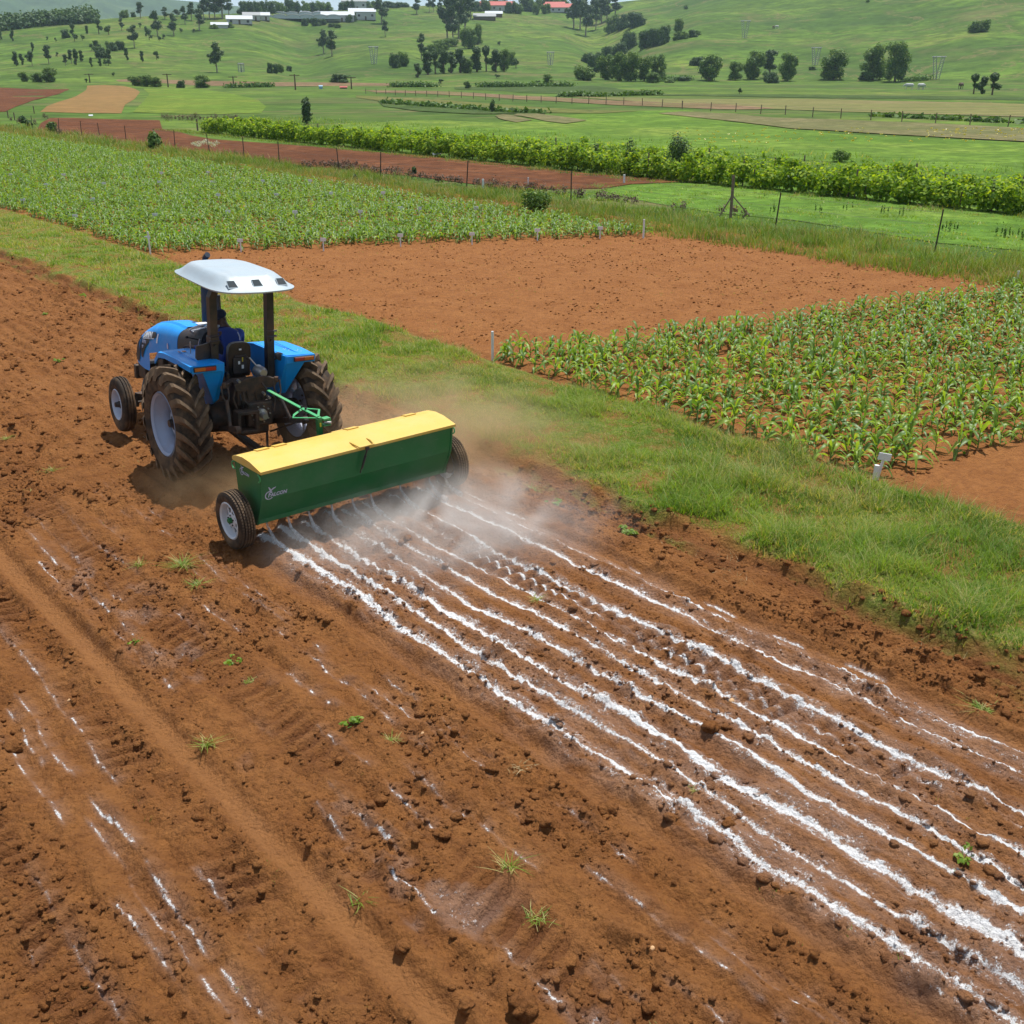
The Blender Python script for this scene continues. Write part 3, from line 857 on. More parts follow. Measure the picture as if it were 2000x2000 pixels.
for s in (-1, 1):
    ty = link('rear_tyre', carc, tractor, (s * RT, 0, RR_))
    N = 19
    for side in (0, 1):
        for k in range(N):
            o = link('tread_lug', lugL[side], ty)
            o.rotation_euler = (-(2 * math.pi * (k + 0.5 * side) / N), 0, 0)
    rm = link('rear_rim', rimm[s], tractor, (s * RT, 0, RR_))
    link('wheel_disc', discm[s], rm, (.02 * s, 0, 0)); link('hub', hub_mesh(s), rm, (.015 * s, 0, 0))
    for k in range(8):
        a = k * math.pi / 4 + .2
        link('wheel_nut', nut_me, rm, (-.006 * s, .15 * math.cos(a), .15 * math.sin(a)), (0, 0, 0 if s > 0 else math.pi))
        if k % 1 == 0: link('rim_clamp', clampm, rm, (-.055 * s, .30 * math.cos(a + .3), .30 * math.sin(a + .3)), (a + .3, 0, 0))
# front wheels: ribbed tyre
fp = [(-.062, .225), (-.085, .245), (-.098, .31), (-.09, .365), (-.078, .392), (-.060, .405), (-.052, .405), (-.048, .392), (-.036, .392), (-.030, .413), (-.012, .414), (-.008, .40),
      (.008, .40), (.012, .414), (.030, .413), (.036, .392), (.048, .392), (.052, .405), (.060, .405), (.078, .392), (.09, .365), (.098, .31), (.085, .245), (.062, .225), (-.062, .225)]
ftm = MB().lathe(fp, n=48).mesh('front_tyre', M_RUB, True)
for s in (-1, 1):
    # the left front wheel is steered slightly
    yaw = -0.03
    o = link('front_tyre', ftm, tractor, (s * FT, WB, FR_), (0, 0, yaw))
    mb = MB()
    mb.lathe([(a * s, r) for a, r in [(.085, .235), (.092, .225), (.07, .205), (.02, .20), (-.02, .19), (-.06, .21), (-.085, .235), (-.07, .22), (-.02, .18), (.0, .17), (-.01, .12), (.012, .09), (.012, .0)]], n=36)
    r = mb.build('front_rim', M_RIM, tractor, True); r.location = (s * FT, WB, FR_); r.rotation_euler = (0, 0, yaw)
    h = MB(); h.lathe([(.0, .055), (s * .05, .05), (s * .06, .045), (s * .11, .035), (s * .115, 0)], n=16); h.build('hub', M_BLACK, r, True)
    for k in range(6):
        a = k * math.pi / 3
        link('wheel_nut', nut_me, r, (s * .014, .075 * math.cos(a), .075 * math.sin(a)), (0, 0, 0 if s > 0 else math.pi)).scale = (.7, .7, .7)

# hood
HY = [1.48, 1.8, 2.1, 2.4, 2.56, 2.58, 2.80, 3.00, 3.13, 3.22, 3.265]
HW = [.315, .325, .33, .335, .335, .335, .335, .33, .322, .295, .235]
HT = [1.665, 1.65, 1.62, 1.56, 1.52, 1.515, 1.44, 1.35, 1.27, 1.18, 1.10]
HB = [1.37, 1.28, 1.19, 1.11, 1.07, .78, .77, .78, .80, .83, .90]
def hood_ring(hw, zt, zb, y, n=60, e=3.2):
    ring = []
    for k in range(n + 1):
        a = math.pi * k / n
        c, s = math.cos(a), math.sin(a)
        x = -hw * (abs(c) ** (2 / e)) * (1 if c > 0 else -1); z = zb + (zt - zb) * (abs(s) ** (2 / e))
        ring.append((x, y, z))
    return ring
def hood_x(y, z):
    hw, zt, zb = (float(np.interp(y, HY, q)) for q in (HW, HT, HB))
    if y < 2.6 and z < zb + .02: z = zb + .02
    t = min(.999, max(0, (z - zb) / (zt - zb)))
    return hw * (1 - t ** 3.2) ** (1 / 3.2)
mb = MB()
mb.loft([hood_ring(a, b, c, y) for a, b, c, y in zip(HW, HT, HB, HY)], closed=False)
n = 61; base = (len(HY) - 1) * n
mb.f.append(tuple(base + k for k in range(n)))
mb.f.append(tuple(reversed(range(n))))
hood = mb.build('hood', M_BLUE, tractor, True)
# raised centre ridge of the hood
rg = []
for y, zt in zip(HY[:-2], HT[:-2]):
    w = .17 - .05 * (y - 1.48) / 1.6
    rg.append([(-w, y, zt - .012), (-w + .03, y, zt + .014), (w - .03, y, zt + .014), (w, y, zt - .012)])
MB().loft(rg, closed=False).build('hood_ridge', M_BLUE, hood, True)
def side_patch(name, poly, mat, off=.010, side=-1, parent=hood, cuts=4):
    bm = bmesh.new(); vs = [bm.verts.new((0, p[0], p[1])) for p in poly]; bm.faces.new(vs)
    bmesh.ops.triangulate(bm, faces=bm.faces)
    for _ in range(3): bmesh.ops.subdivide_edges(bm, edges=bm.edges, cuts=1)
    for v in bm.verts: v.co.x = side * (hood_x(v.co.y, v.co.z) + off)
    me = bpy.data.meshes.new(name); bmesh.ops.recalc_face_normals(bm, faces=bm.faces); bm.to_mesh(me); bm.free(); me.materials.append(mat)
    return link(name, me, parent)
for side in (-1, 1):
    side_patch('front_grille', [(2.985, 1.25), (3.08, 1.19), (3.15, 1.07), (3.18, .93), (3.14, .85), (3.02, .83), (2.965, .95), (2.95, 1.08)], M_CHAR, side=side)
    side_patch('badge_panel', [(2.915, 1.30), (2.75, 1.355), (2.55, 1.40), (2.30, 1.445), (2.26, 1.41), (2.29, 1.36), (2.45, 1.32), (2.60, 1.23), (2.74, 1.11), (2.84, .95), (2.87, .93), (2.905, .96), (2.92, 1.11)], M_CHAR, .012, side=side)
def letter_side(txt, size, y0, z0, shear=0.0, bold=0.0, slope=0.0, mat=None):
    me = text_mesh(txt, size, shear, bold)
    def fn(x, y, z):
        yy = y0 - x; zz = z0 + y + slope * x
        return (-(hood_x(yy, zz) + .017 + z), yy, zz)
    return link('lettering', map_mesh(me, fn, mat or M_WHITE), hood)
letter_side('LANDINI', .118, 2.885, 1.245, 0.0, .005, 0.20)
letter_side('SUPER', .066, 2.88, 1.165, 0.0, .001, 0.12, M_DECAL)
letter_side('90', .066, 2.87, 1.09, 0.0, .001, 0.05, M_DECAL)
side_patch('badge_stripe', [(2.885, 1.235), (2.60, 1.295), (2.33, 1.348), (2.33, 1.335), (2.60, 1.281), (2.885, 1.222)], M_WHITE, .016)
side_patch('white_sticker', [(2.22, 1.44), (2.17, 1.445), (2.19, 1.30), (2.24, 1.295)], M_WHITE, .012)
side_patch('round_badge', [(1.80 + .028 * math.cos(a), 1.345 + .045 * math.sin(a)) for a in np.linspace(0, 5.9, 10)], M_DECAL, .012)
mb = MB(); mb.box((.13, 1.62, 1.683), (.16, .11, .004)); mb.build('paper_sticker', M_WHITE, hood)
# dark engine block under the hood
mb = MB(); mb.box((0, 2.0, .95), (.38, 1.35, .50), bevel=.03); mb.box((0, 2.0, .68), (.30, 1.8, .22), bevel=.03); mb.box((-.22, 2.3, 1.0), (.1, .2, .3), bevel=.02)
mb.build('engine_block', M_IRON, tractor)
mb = MB(); mb.lathe([(-.30, .06), (-.14, .06), (-.13, .045), (-.12, 0)], (0, 1.42, 1.17), 16, 'x', True); mb.build('filter_canister', M_METAL, tractor, True)
mb = MB(); mb.box((0, 3.22, .63), (.48, .30, .26), bevel=.02); mb.box((0, 3.42, .57), (.56, .10, .22), bevel=.015)
mb.build('front_weight_frame', M_IRON, tractor)
mb = MB()
mb.box((0, WB + .02, .50), (1.30, .13, .12), bevel=.02)
for s in (-1, 1):
    mb.tube([(s * .66, WB, .56), (s * .70, WB, .36)], .045, 10); mb.tube([(s * .70, WB, .40), (s * .86, WB, .42)], .03, 8)
    mb.tube([(s * .60, WB + .02, .50), (s * .30, 2.95, .55)], .022, 8)
mb.tube([(-.72, WB - .16, .47), (.72, WB - .16, .47)], .016, 8)
mb.build('front_axle', M_IRON, tractor)
# black instrument cowl
mb = MB()
cw = []
for y, hw, zt, zb in ((1.485, .312, 1.665, 1.34), (1.32, .30, 1.70, 1.30), (1.12, .28, 1.745, 1.28), (.98, .25, 1.77, 1.30), (.90, .20, 1.74, 1.36)):
    cw.append(hood_ring(hw, zt, zb, y, 18, 3.4))
mb.loft(cw, closed=False); m_ = 19
mb.f.append(tuple((len(cw) - 1) * m_ + k for k in range(m_)))
mb.build('instrument_cowl', M_CHAR, tractor, True)
mb = MB(); mb.tube([(-.08, 1.15, 1.55), (-.10, .99, 1.75)], .028, 10)
col = mb.build('steering_column', M_BLACK, tractor, True)
mb = MB(); tilt = Matrix.Rotation(R(-28), 3, 'X'); c0 = Vector((-.10, .98, 1.765))
ringp = [tuple(c0 + tilt @ Vector((.20 * math.cos(a), .20 * math.sin(a), 0))) for a in np.linspace(0, 2 * math.pi, 25)]
mb.tube(ringp, .014, 8, cap=False)
for a in (0.5, 2.6, 4.7): mb.tube([c0, c0 + tilt @ Vector((.19 * math.cos(a), .19 * math.sin(a), 0))], .011, 6)
mb.build('steering_wheel', M_RIMW, tractor, True)
mb = MB(); mb.tube([(-.16, .93, 1.60), (-.36, .95, 1.66)], .009, 6); mb.lathe([(-.40, .0), (-.39, .02), (-.36, .02), (-.35, 0)], (0, .95, 1.665), 10, 'x')
mb.build('shuttle_lever', M_BLACK, tractor, True)
# exhaust
mb = MB(); EX = (.375, 2.02)
mb.tube([(EX[0], EX[1], 1.35), (EX[0], EX[1], 2.12), (EX[0], EX[1], 2.20), (EX[0], EX[1], 2.48), (EX[0], EX[1] - .03, 2.56), (EX[0], EX[1] - .12, 2.62)], [.072, .072, .045, .042, .042, .042], 16)
mb.tube([(EX[0], EX[1], 1.90), (EX[0], EX[1], 1.915)], .078, 16)
mb.build('exhaust_stack', M_BLUE_D, tractor, True)
mb = MB(); mb.tube([(EX[0] + .1, EX[1] - .25, 1.4), (EX[0] + .08, EX[1] - .25, 2.05)], .035, 10); mb.build('air_intake', M_BLACK, tractor, True)

# fenders
def fender(s):
    xi, xo = .46, .86
    prof = [(-.415, 1.625, 0), (.10, 1.60, 0), (.55, 1.585, 0), (.78, 1.545, 0), (.90, 1.49, 0), (1.00, 1.40, 0)]
    mb = MB(); th = .018
    # top sheet with a turned down outer edge
    rings = []
    for y, z, _ in prof:
        xo_ = xo + (.03 if y < .1 else -.03 * (y > .8)) + .10 * math.sin(min(1, max(0, (y + .4) / 1.3)) * 3.14) * (1 if s > 0 else .0)
        rings.append([(s * xi, y, z + .01), (s * (xo_ - .04), y, z), (s * xo_, y, z - .012), (s * xo_, y, z - .085), (s * (xo_ - th), y, z - .085), (s * (xo_ - th), y, z - .03), (s * xi, y, z - .012)])
    mb.loft(rings, closed=True, cap=True)
    # rear lip
    mb.box((s * (xi + xo) / 2, -.425, 1.572), (xo - xi + .03, .02, .10), bevel=.004)
    f = mb.build('fender', M_BLUE, tractor)
    # inner side plate reaching down behind the tyre
    mb = MB()
    poly = [(-.43, 1.63), (.10, 1.608), (.55, 1.592), (.80, 1.55), (.80, 1.28), (.45, 1.0), (.25, .90), (.05, .92), (-.20, 1.08), (-.42, 1.50)]
    mb.prism(poly, s * (xi - .028), s * (xi - .004)); mb.build('side_plate', M_BLUE, f)
    mb = MB(); mb.loft([[(s * .735, -.425, 1.54), (s * .455, -.425, 1.54), (s * .455, -.20, 1.06), (s * .52, -.24, 1.06)], [(s * .735, -.405, 1.54), (s * .455, -.405, 1.54), (s * .455, -.18, 1.06), (s * .52, -.22, 1.06)]], closed=True, cap=True); mb.build('rear_skirt', M_BLUE, f)
    mb = MB(); mb.box((s * (xi + xo) / 2 + s * .04, .05, 1.622), (.02, .72, .006)); mb.build('pressed_rib', M_BLUE, f)
    lamp = MB(); lamp.box((s * (xo - .155), -.447, 1.578), (.30, .03, .062), bevel=.006); l = lamp.build('tail_lamp', M_BLACK, f)
    a = MB(); a.box((s * (xo - .085), -.463, 1.578), (.145, .012, .046), bevel=.004); a.build('amber_lens', M_AMBER, l)
    b = MB(); b.box((s * (xo - .228), -.463, 1.578), (.135, .012, .046), bevel=.004); b.build('red_lens', M_RED, l)
    return f
fL, fR = fender(-1), fender(1)
mb = MB()
for i in range(9): mb.box((.62 + .035 * (i % 3) + .1 * (i // 5), .0 - .05 * (i // 2), 1.618), (.012, .012, .004))
mb.build('paint_chips', M_WHITE, fR)
mb = MB(); mb.box((-.66, .42, 1.608), (.10, .05, .006)); mb.build('orange_label', M_AMBER, fL)

# roll-over posts and the plate round the left one
for s in (-1, 1):
    mb = MB()
    px_ = .355 if s > 0 else .445
    pts = [(s * px_, -.117, 1.56 if s < 0 else 1.28), (s * px_, -.117, 2.25), (s * px_, -.117, 2.42), (s * (px_ - .05), -.117, 2.54), (s * .22, -.117, 2.555)]
    mb.tube(pts, .05, sq=(.105, .10)); p = mb.build('rops_post', M_BLACK, tractor)
    mb = MB()
    for z in (1.86, 1.93): mb.tube([(s * (px_ - .07), -.185, z), (s * (px_ + .08), -.185, z)], .012, 8)
    mb.tube([(s * px_, -.20, 1.80), (s * px_, -.06, 1.80)], .016, 8)
    mb.build('hinge_bolt', M_CHAR, p, True)
mb = MB(); mb.prism([(-.68, 1.80), (-.45, 1.84), (-.42, 1.72), (-.43, 1.56), (-.62, 1.56), (-.69, 1.64)], -.13, -.10, 'y'); mb.box((-.44, -.10, 1.86), (.12, .16, .10), bevel=.01)
pl_ = mb.build('black_side_plate', M_BLACK, tractor)
mb = MB(); mb.box((-.56, -.134, 1.63), (.06, .004, .022)); mb.box((-.64, -.134, 1.62), (.02, .004, .014)); mb.build('small_decal', M_BLUE_D, pl_)
mb = MB(); mb.tube([(-.62, .22, 1.62), (-.62, .22, 1.78)], .008, 6); mb.tube([(-.50, .30, 1.60), (-.48, .24, 1.80)], .008, 6); mb.build('hand_lever', M_METAL, tractor, True)
# work lamps on the right post
mb = MB(); mb.lathe([(-.06, .03), (-.05, .055), (.02, .05), (.05, .0)], (.42, -.26, 1.60), 14, 'y', True); mb.lathe([(-.05, .02), (-.04, .042), (.02, .04), (.04, .0)], (.56, -.28, 1.50), 14, 'y', True)
mb.tube([(.42, -.24, 1.57), (.40, -.15, 1.52)], .012, 6); mb.tube([(.56, -.26, 1.48), (.44, -.18, 1.46)], .012, 6)
mb.build('work_lamp', M_CHAR, tractor, True)

# canopy roof: moulded shell with a turned out brim
def roof_shell():
    nx, ny = 34, 42; vs = []; fs = []
    for j in range(ny + 1):
        for i in range(nx + 1):
            u = -1 + 2 * i / nx; v = -1 + 2 * j / ny
            hw = .565 - .03 * v
            e = (abs(u) ** 5 + abs(v) ** 5) ** (1 / 5)                    # rounded rectangle radius
            k = max(abs(u), abs(v), 1e-6) / max(e, 1e-6)
            x = u * k * hw; y = .235 + v * k * .90 - .03 * (1 - u * u) * (v < -.9)
            d = max(abs(u), abs(v))
            z = 2.595 + .130 * float(1 - sstep(.66, .98, np.array(d)) ) + .02 * (1 - u * u) * (1 - v * v)
            if d > .93: z -= .015 * (d - .93) / .07
            z -= .03 * max(0, -v - .55) * (1 - abs(u))
            # louvre ridges near the rear corners
            if -.72 < v < -.2 and .35 < abs(u) < .86: z += .004 * (math.sin(abs(u) * 80) > 0)
            vs.append((x, y, z))
    for j in range(ny):
        for i in range(nx):
            a = j * (nx + 1) + i; fs.append((a, a + 1, a + nx + 2, a + nx + 1))
    return vs, fs
vs, fs = roof_shell()
bm = bmesh.new(); bv = [bm.verts.new(p) for p in vs]
for f in fs: bm.faces.new([bv[i] for i in f])
bmesh.ops.recalc_face_normals(bm, faces=bm.faces)
if bm.faces[len(bm.faces) // 2].normal.z < 0: bmesh.ops.reverse_faces(bm, faces=bm.faces)
bmesh.ops.solidify(bm, geom=list(bm.faces), thickness=0.02)
me = bpy.data.meshes.new('canopy_roof'); bm.to_mesh(me); bm.free(); me.materials.append(M_ROOF)
me.polygons.foreach_set('use_smooth', [True] * len(me.polygons)); me.set_sharp_from_angle(angle=R(50))
roof = link('canopy_roof', me, tractor)
for x in (-.34, 0.0, .34):
    mb = MB(); c = Vector((x, -.528, 2.652))
    w = .072
    fr = [(-w, -.058, -.042), (w, -.058, -.042), (w * .8, .052, .036), (-w * .8, .052, .036)]
    fr2 = [(a * .84, b * .84, c_ * .84 + .008) for a, b, c_ in fr]
    fr3 = [(a * .70, b + .012, c_ * .66) for a, b, c_ in fr]
    mb.loft([[tuple(c + Vector(p)) for p in q] for q in (fr, fr2)], closed=True)
    vent = mb.build('roof_vent', M_ROOF, roof)
    mb = MB(); mb.add([tuple(c + Vector(p)) for p in fr2], [(0, 1, 2, 3)]); mb.build('vent_opening', M_VENT, vent)
mb = MB(); mb.box((0, -.117, 2.575), (.80, .09, .035)); mb.box((0, .70, 2.585), (.70, .05, .025)); mb.tube([(-.33, -.1, 2.575), (-.33, .9, 2.58)], .015, 6); mb.tube([(.33, -.1, 2.575), (.33, .9, 2.58)], .015, 6)
mb.build('roof_frame', M_BLACK, tractor)

# seat
mb = MB()
sb = []
for z, hw, y in ((1.33, .125, -.02), (1.40, .155, -.03), (1.60, .165, -.05), (1.72, .155, -.06), (1.765, .12, -.06), (1.78, .06, -.055)):
    sb.append([(-.05 - hw, y, z), (-.05 - hw, y + .07, z), (-.05 + hw, y + .07, z), (-.05 + hw, y, z)])
mb.loft(sb, closed=True, cap=True); seat = mb.build('seat_back', M_BLACK, tractor, True)
mb = MB(); mb.box((-.05, -.075, 1.60), (.17, .03, .02), bevel=.005); mb.box((-.05, -.062, 1.47), (.20, .02, .22), bevel=.006); mb.build('seat_bracket', M_CHAR, seat)
for (x, z, w, h, m) in ((-.05, 1.69, .035, .022, M_WHITE), (-.07, 1.51, .028, .042, M_WHITE), (-.02, 1.45, .03, .05, M_WHITE), (-.02, 1.55, .016, .06, M_STICK)):
    mb = MB(); mb.box((x, -.077, z), (w, .004, h)); mb.build('sticker', m, seat)
mb = MB(); mb.box((-.05, .20, 1.34), (.36, .42, .10), bevel=.03); mb.build('seat_cushion', M_BLACK, tractor, True)
mb = MB(); mb.box((-.05, .18, 1.18), (.26, .30, .22), bevel=.02); mb.build('seat_pedestal', M_BLACK, tractor)
mb = MB(); mb.box((0, .75, 1.02), (.80, 1.1, .04)); mb.build('foot_platform', M_BLACK, tractor)

# rear end: gearbox, axle, lift arms and links
mb = MB(); mb.box((0, .35, .82), (.42, 1.5, .50), bevel=.05); mb.box((-.06, -.28, 1.16), (.44, .34, .34), bevel=.05); mb.box((.02, -.42, .90), (.36, .20, .34), bevel=.03)
mb.build('gearbox', M_IRON, tractor)
mb = MB(); mb.tube([(-.80, 0, RR_), (.80, 0, RR_)], [.13, .13], 14); mb.lathe([(-.52, .19), (-.24, .21), (-.24, .1)], (0, 0, RR_), 20); mb.lathe([(.52, .19), (.24, .21), (.24, .1)], (0, 0, RR_), 20)
mb.build('rear_axle', M_IRON, tractor, True)
mb = MB(); mb.lathe([(-.10, .0), (-.10, .05), (-.06, .075), (.08, .08), (.12, .05), (.13, 0)], (.13, -.30, 1.42), 16, 'y'); mb.tube([(.13, -.26, 1.45), (.02, -.2, 1.60)], .012, 6)
mb.build('hydraulic_valve', M_METAL, tractor, True)
mb = MB(); mb.tube([(-.02, -.30, 1.42), (-.05, -.30, 1.60)], .008, 6); mb.box((-.055, -.30, 1.62), (.03, .03, .04), bevel=.01); mb.tube([(-.42, -.36, 1.38), (-.42, -.36, 1.47)], .012, 6); mb.tube([(-.35, -.34, 1.38), (-.35, -.34, 1.45)], .02, 8)
mb.build('hydraulic_lever', M_BLACK, tractor, True)
for s in (-1, 1):
    x = .46 if s < 0 else .28
    mb = MB(); mb.tube([(s * .24, -.20, 1.30), (s * x, -.46, 1.32)], .03, 8, sq=(.07, .05))
    la = mb.build('lift_arm', M_IRON, tractor)
    xb = .50 if s < 0 else .36
    mb = MB()
    for d in (-.045, .045): mb.tube([(s * x + d, -.46, 1.33), (s * x + d, -.50, 1.20), (s * x + d * .4, -.53, 1.13)], .012, 6)
    mb.tube([(s * x, -.52, 1.15), (s * xb, -.70, .84)], [.028, .024], 10); mb.tube([(s * x, -.46, 1.30), (s * x, -.46, 1.37)], .03, 8)
    mb.build('lift_rod', M_IRON, la, True)
    xe = .50 if s < 0 else .47
    mb = MB(); mb.tube([(s * .40, -.05, .62), (s * xb, -.70, .82), (s * xe, -.90, .86)], .02, sq=(.03, .075)); mb.lathe([(-.03, .02), (-.03, .05), (.03, .05), (.03, .02)], (s * xe, -.92, .865), 14)
    mb.build('lower_link', M_IRON, tractor)
mb = MB(); mb.box((-.19, -.52, .96), (.30, .16, .05), bevel=.01); mb.box((-.32, -.52, .84), (.05, .16, .28), bevel=.01); mb.box((-.06, -.52, .84), (.05, .16, .28), bevel=.01); mb.box((-.19, -.50, .70), (.30, .20, .04), bevel=.01)
mb.build('pickup_hitch', M_IRON, tractor)
mb = MB(); mb.tube([(0, .2, .42), (0, -.62, .40), (0, -.95, .42)], .04, sq=(.09, .04)); mb.tube([(-.3, -.1, .62), (-.06, -.62, .36)], .016, 6); mb.tube([(.3, -.1, .62), (.06, -.62, .36)], .016, 6); mb.build('drawbar', M_IRON, tractor)
mb = MB()
for a in ((-.12, 1.30, -.36), (.0, 1.28, -.36), (.10, 1.22, -.38), (-.22, 1.22, -.40)):
    mb.tube([(a[0], a[2], a[1]), (a[0] - .03, a[2] - .10, a[1] - .10), (a[0] + .02, a[2] - .07, a[1] - .28), (a[0] + .06, a[2] + .05, a[1] - .34)], .012, 6)
mb.build('hydraulic_hose', M_BLACK, tractor, True)

# pipes, brackets and bolts crowding the back of the gearbox
for nm, mt, items in (
    ('hydraulic_pipe', M_IRON, [[(-.20, -.46, 1.22), (-.20, -.50, 1.10), (-.12, -.52, 1.02)], [(.18, -.46, 1.20), (.24, -.52, 1.08), (.20, -.54, .92)], [(.06, -.48, 1.32), (.10, -.55, 1.24), (.20, -.50, 1.14)], [(-.28, -.42, 1.30), (-.34, -.46, 1.14), (-.30, -.48, 1.0)]]),
    ('coupling', M_METAL, [[(.08, -.46, 1.18), (.08, -.53, 1.17)], [(.15, -.46, 1.12), (.15, -.53, 1.11)], [(-.02, -.54, .96), (-.02, -.60, .96)], [(-.26, -.44, 1.38), (-.26, -.50, 1.37)]]),
    ('check_chain', M_IRON, [[(-.26, -.3, .56), (-.48, -.72, .78)], [(.26, -.3, .56), (.42, -.72, .78)]])):
    for it in items:
        MB().tube(it, .013 if nm != 'coupling' else .019, 7).build(nm, mt, tractor, True)
MB().prism([(-.30, 1.24), (.26, 1.24), (.30, 1.34), (.10, 1.40), (-.16, 1.39), (-.32, 1.32)], -.47, -.44, 'y').build('top_link_bracket', M_IRON, tractor)
mb = MB()
for a in np.linspace(0, 6.28, 11)[:-1]: mb.lathe([(0, .012), (-.015, .012), (-.016, 0)], (.02 + .13 * math.cos(a), -.52, .90 + .11 * math.sin(a)), 6, 'y')
mb.build('bolt_ring', M_METAL, tractor)['kind'] = 'stuff'
MB().lathe([(-.52, .085), (-.56, .08), (-.57, .045), (-.66, .04), (-.66, 0)], (.02, 0, .90), 16, 'y').build('power_shaft', M_METAL, tractor, True)

# ================================================================== driver
def skin_body(name, chain, mat, root=0, sub=1, parent=None):
    """chain: dict of joints {name:(pos, radius)} and edges"""
    J, E = chain
    names = list(J); idx = {n_: i for i, n_ in enumerate(names)}
    me = bpy.data.meshes.new(name); me.from_pydata([J[n_][0] for n_ in names], [(idx[a], idx[b]) for a, b in E], [])
    o = bpy.data.objects.new(name, me); COL.objects.link(o)
    sk = o.modifiers.new('skin', 'SKIN'); sk.use_smooth_shade = True
    sv = me.skin_vertices[0].data
    for n_ in names:
        r = J[n_][1]; r = (r, r) if not hasattr(r, '__len__') else r
        sv[idx[n_]].radius = r; sv[idx[n_]].use_root = (idx[n_] == root)
    ss = o.modifiers.new('sub', 'SUBSURF'); ss.levels = sub; ss.render_levels = sub
    bpy.context.view_layer.update()
    m2 = bpy.data.meshes.new_from_object(o.evaluated_get(bpy.context.evaluated_depsgraph_get()))
    bpy.data.objects.remove(o)
    m2.materials.clear(); m2.materials.append(mat); m2.name = name
    return link(name, m2, parent)

P = {  # tractor frame: x right, y forward, z up; seat at y 0.2
 'pelvis': ((-.04, .22, 1.47), (.12, .10)), 'waist': ((-.03, .30, 1.60), (.115, .09)), 'chest': ((0, .40, 1.73), (.135, .095)), 'neckbase': ((.02, .52, 1.82), (.085, .075)),
 'neck': ((.0, .60, 1.87), (.045, .045)), 'skull': ((-.02, .66, 1.94), (.072, .075)), 'crown': ((-.03, .67, 2.02), (.066, .072)),
 'shL': ((-.15, .46, 1.79), .062), 'elL': ((-.36, .40, 1.62), .043), 'wrL': ((-.46, .58, 1.61), .026), 'paL': ((-.50, .66, 1.612), (.032, .016)),
 'shR': ((.19, .52, 1.78), .062), 'elR': ((.26, .66, 1.58), .043), 'wrR': ((.16, .74, 1.70), .026), 'paR': ((.14, .78, 1.745), (.030, .016)),
 'hipL': ((-.13, .28, 1.42), .085), 'knL': ((-.18, .68, 1.44), .062), 'anL': ((-.20, .80, 1.10), .038), 'toL': ((-.20, .96, 1.07), (.038, .028)),
 'hipR': ((.06, .28, 1.42), .085), 'knR': ((.13, .68, 1.44), .062), 'anR': ((.15, .82, 1.10), .038), 'toR': ((.15, .98, 1.07), (.038, .028)),
}
ED = [('pelvis', 'waist'), ('waist', 'chest'), ('chest', 'neckbase'), ('neckbase', 'neck'), ('neck', 'skull'), ('skull', 'crown'), ('chest', 'shL'), ('shL', 'elL'), ('elL', 'wrL'), ('wrL', 'paL'),
      ('chest', 'shR'), ('shR', 'elR'), ('elR', 'wrR'), ('wrR', 'paR'), ('pelvis', 'hipL'), ('hipL', 'knL'), ('knL', 'anL'), ('anL', 'toL'), ('pelvis', 'hipR'), ('hipR', 'knR'), ('knR', 'anR'), ('anR', 'toR')]
body = dict(P); edges = list(ED)
def fingers(side, palm, direction, across, down):
    d = Vector(direction).normalized(); a = Vector(across).normalized(); dn = Vector(down).normalized(); p0 = Vector(palm)
    for i, (off, L) in enumerate(((-.027, .070), (-.009, .080), (.009, .075), (.026, .058))):
        b = p0 + a * off + d * .030; m = b + d * L * .55 + dn * .010; e = b + d * L * .85 + dn * .034
        for nm, q, r in (('k', b, .0095), ('m', m, .0085), ('t', e, .007)): body[f'{side}{i}{nm}'] = (tuple(q), r)
        edges.extend([('pa' + side, f'{side}{i}k'), (f'{side}{i}k', f'{side}{i}m'), (f'{side}{i}m', f'{side}{i}t')])
    b = p0 - a * .032 - d * .012; e = b - a * .022 + d * .038
    body[f'{side}Tk'] = (tuple(b), .011); body[f'{side}Tt'] = (tuple(e + dn * .006), .009)
    edges.extend([('pa' + side, f'{side}Tk'), (f'{side}Tk', f'{side}Tt')])
fingers('L', P['paL'][0], (-.35, .9, -.05), (-.9, -.35, 0), (0, 0, -1))
fingers('R', P['paR'][0], (-.3, .5, .75), (.9, .1, .2), (0, .8, -.5))
shrunk = {k: (v[0], (tuple(x * (.88 if k in ('pelvis', 'waist', 'chest', 'neckbase', 'shL', 'shR', 'elL', 'elR', 'hipL', 'hipR', 'knL', 'knR', 'anL', 'anR') else 1) for x in v[1]) if hasattr(v[1], '__len__') else v[1] * (.88 if k in ('shL', 'shR', 'elL', 'elR', 'hipL', 'hipR', 'knL', 'knR', 'anL', 'anR') else 1))) for k, v in body.items()}
for k_ in list(body): body[k_] = ((body[k_][0][0] + .035, body[k_][0][1], body[k_][0][2]), body[k_][1])
for k_ in list(P): P[k_] = ((P[k_][0][0] + .035, P[k_][0][1], P[k_][0][2]), P[k_][1])
shrunk = {k: ((v[0][0] + .035, v[0][1], v[0][2]), v[1]) for k, v in shrunk.items()}
person = skin_body('person', (shrunk, edges), M_SKIN, 0, 2)
T_MAT = Matrix.Translation(TR) @ Euler((0.028, 0.059, -0.0403), 'YXZ').to_matrix().to_4x4()
person.matrix_world = T_MAT
tag(person, 'driver in royal blue overalls and navy cap, seated on the tractor, head turned left', 'person')
ov = {k: P[k] for k in ('pelvis', 'waist', 'chest', 'neckbase', 'shL', 'elL', 'wrL', 'shR', 'elR', 'wrR', 'hipL', 'knL', 'anL', 'hipR', 'knR', 'anR')}
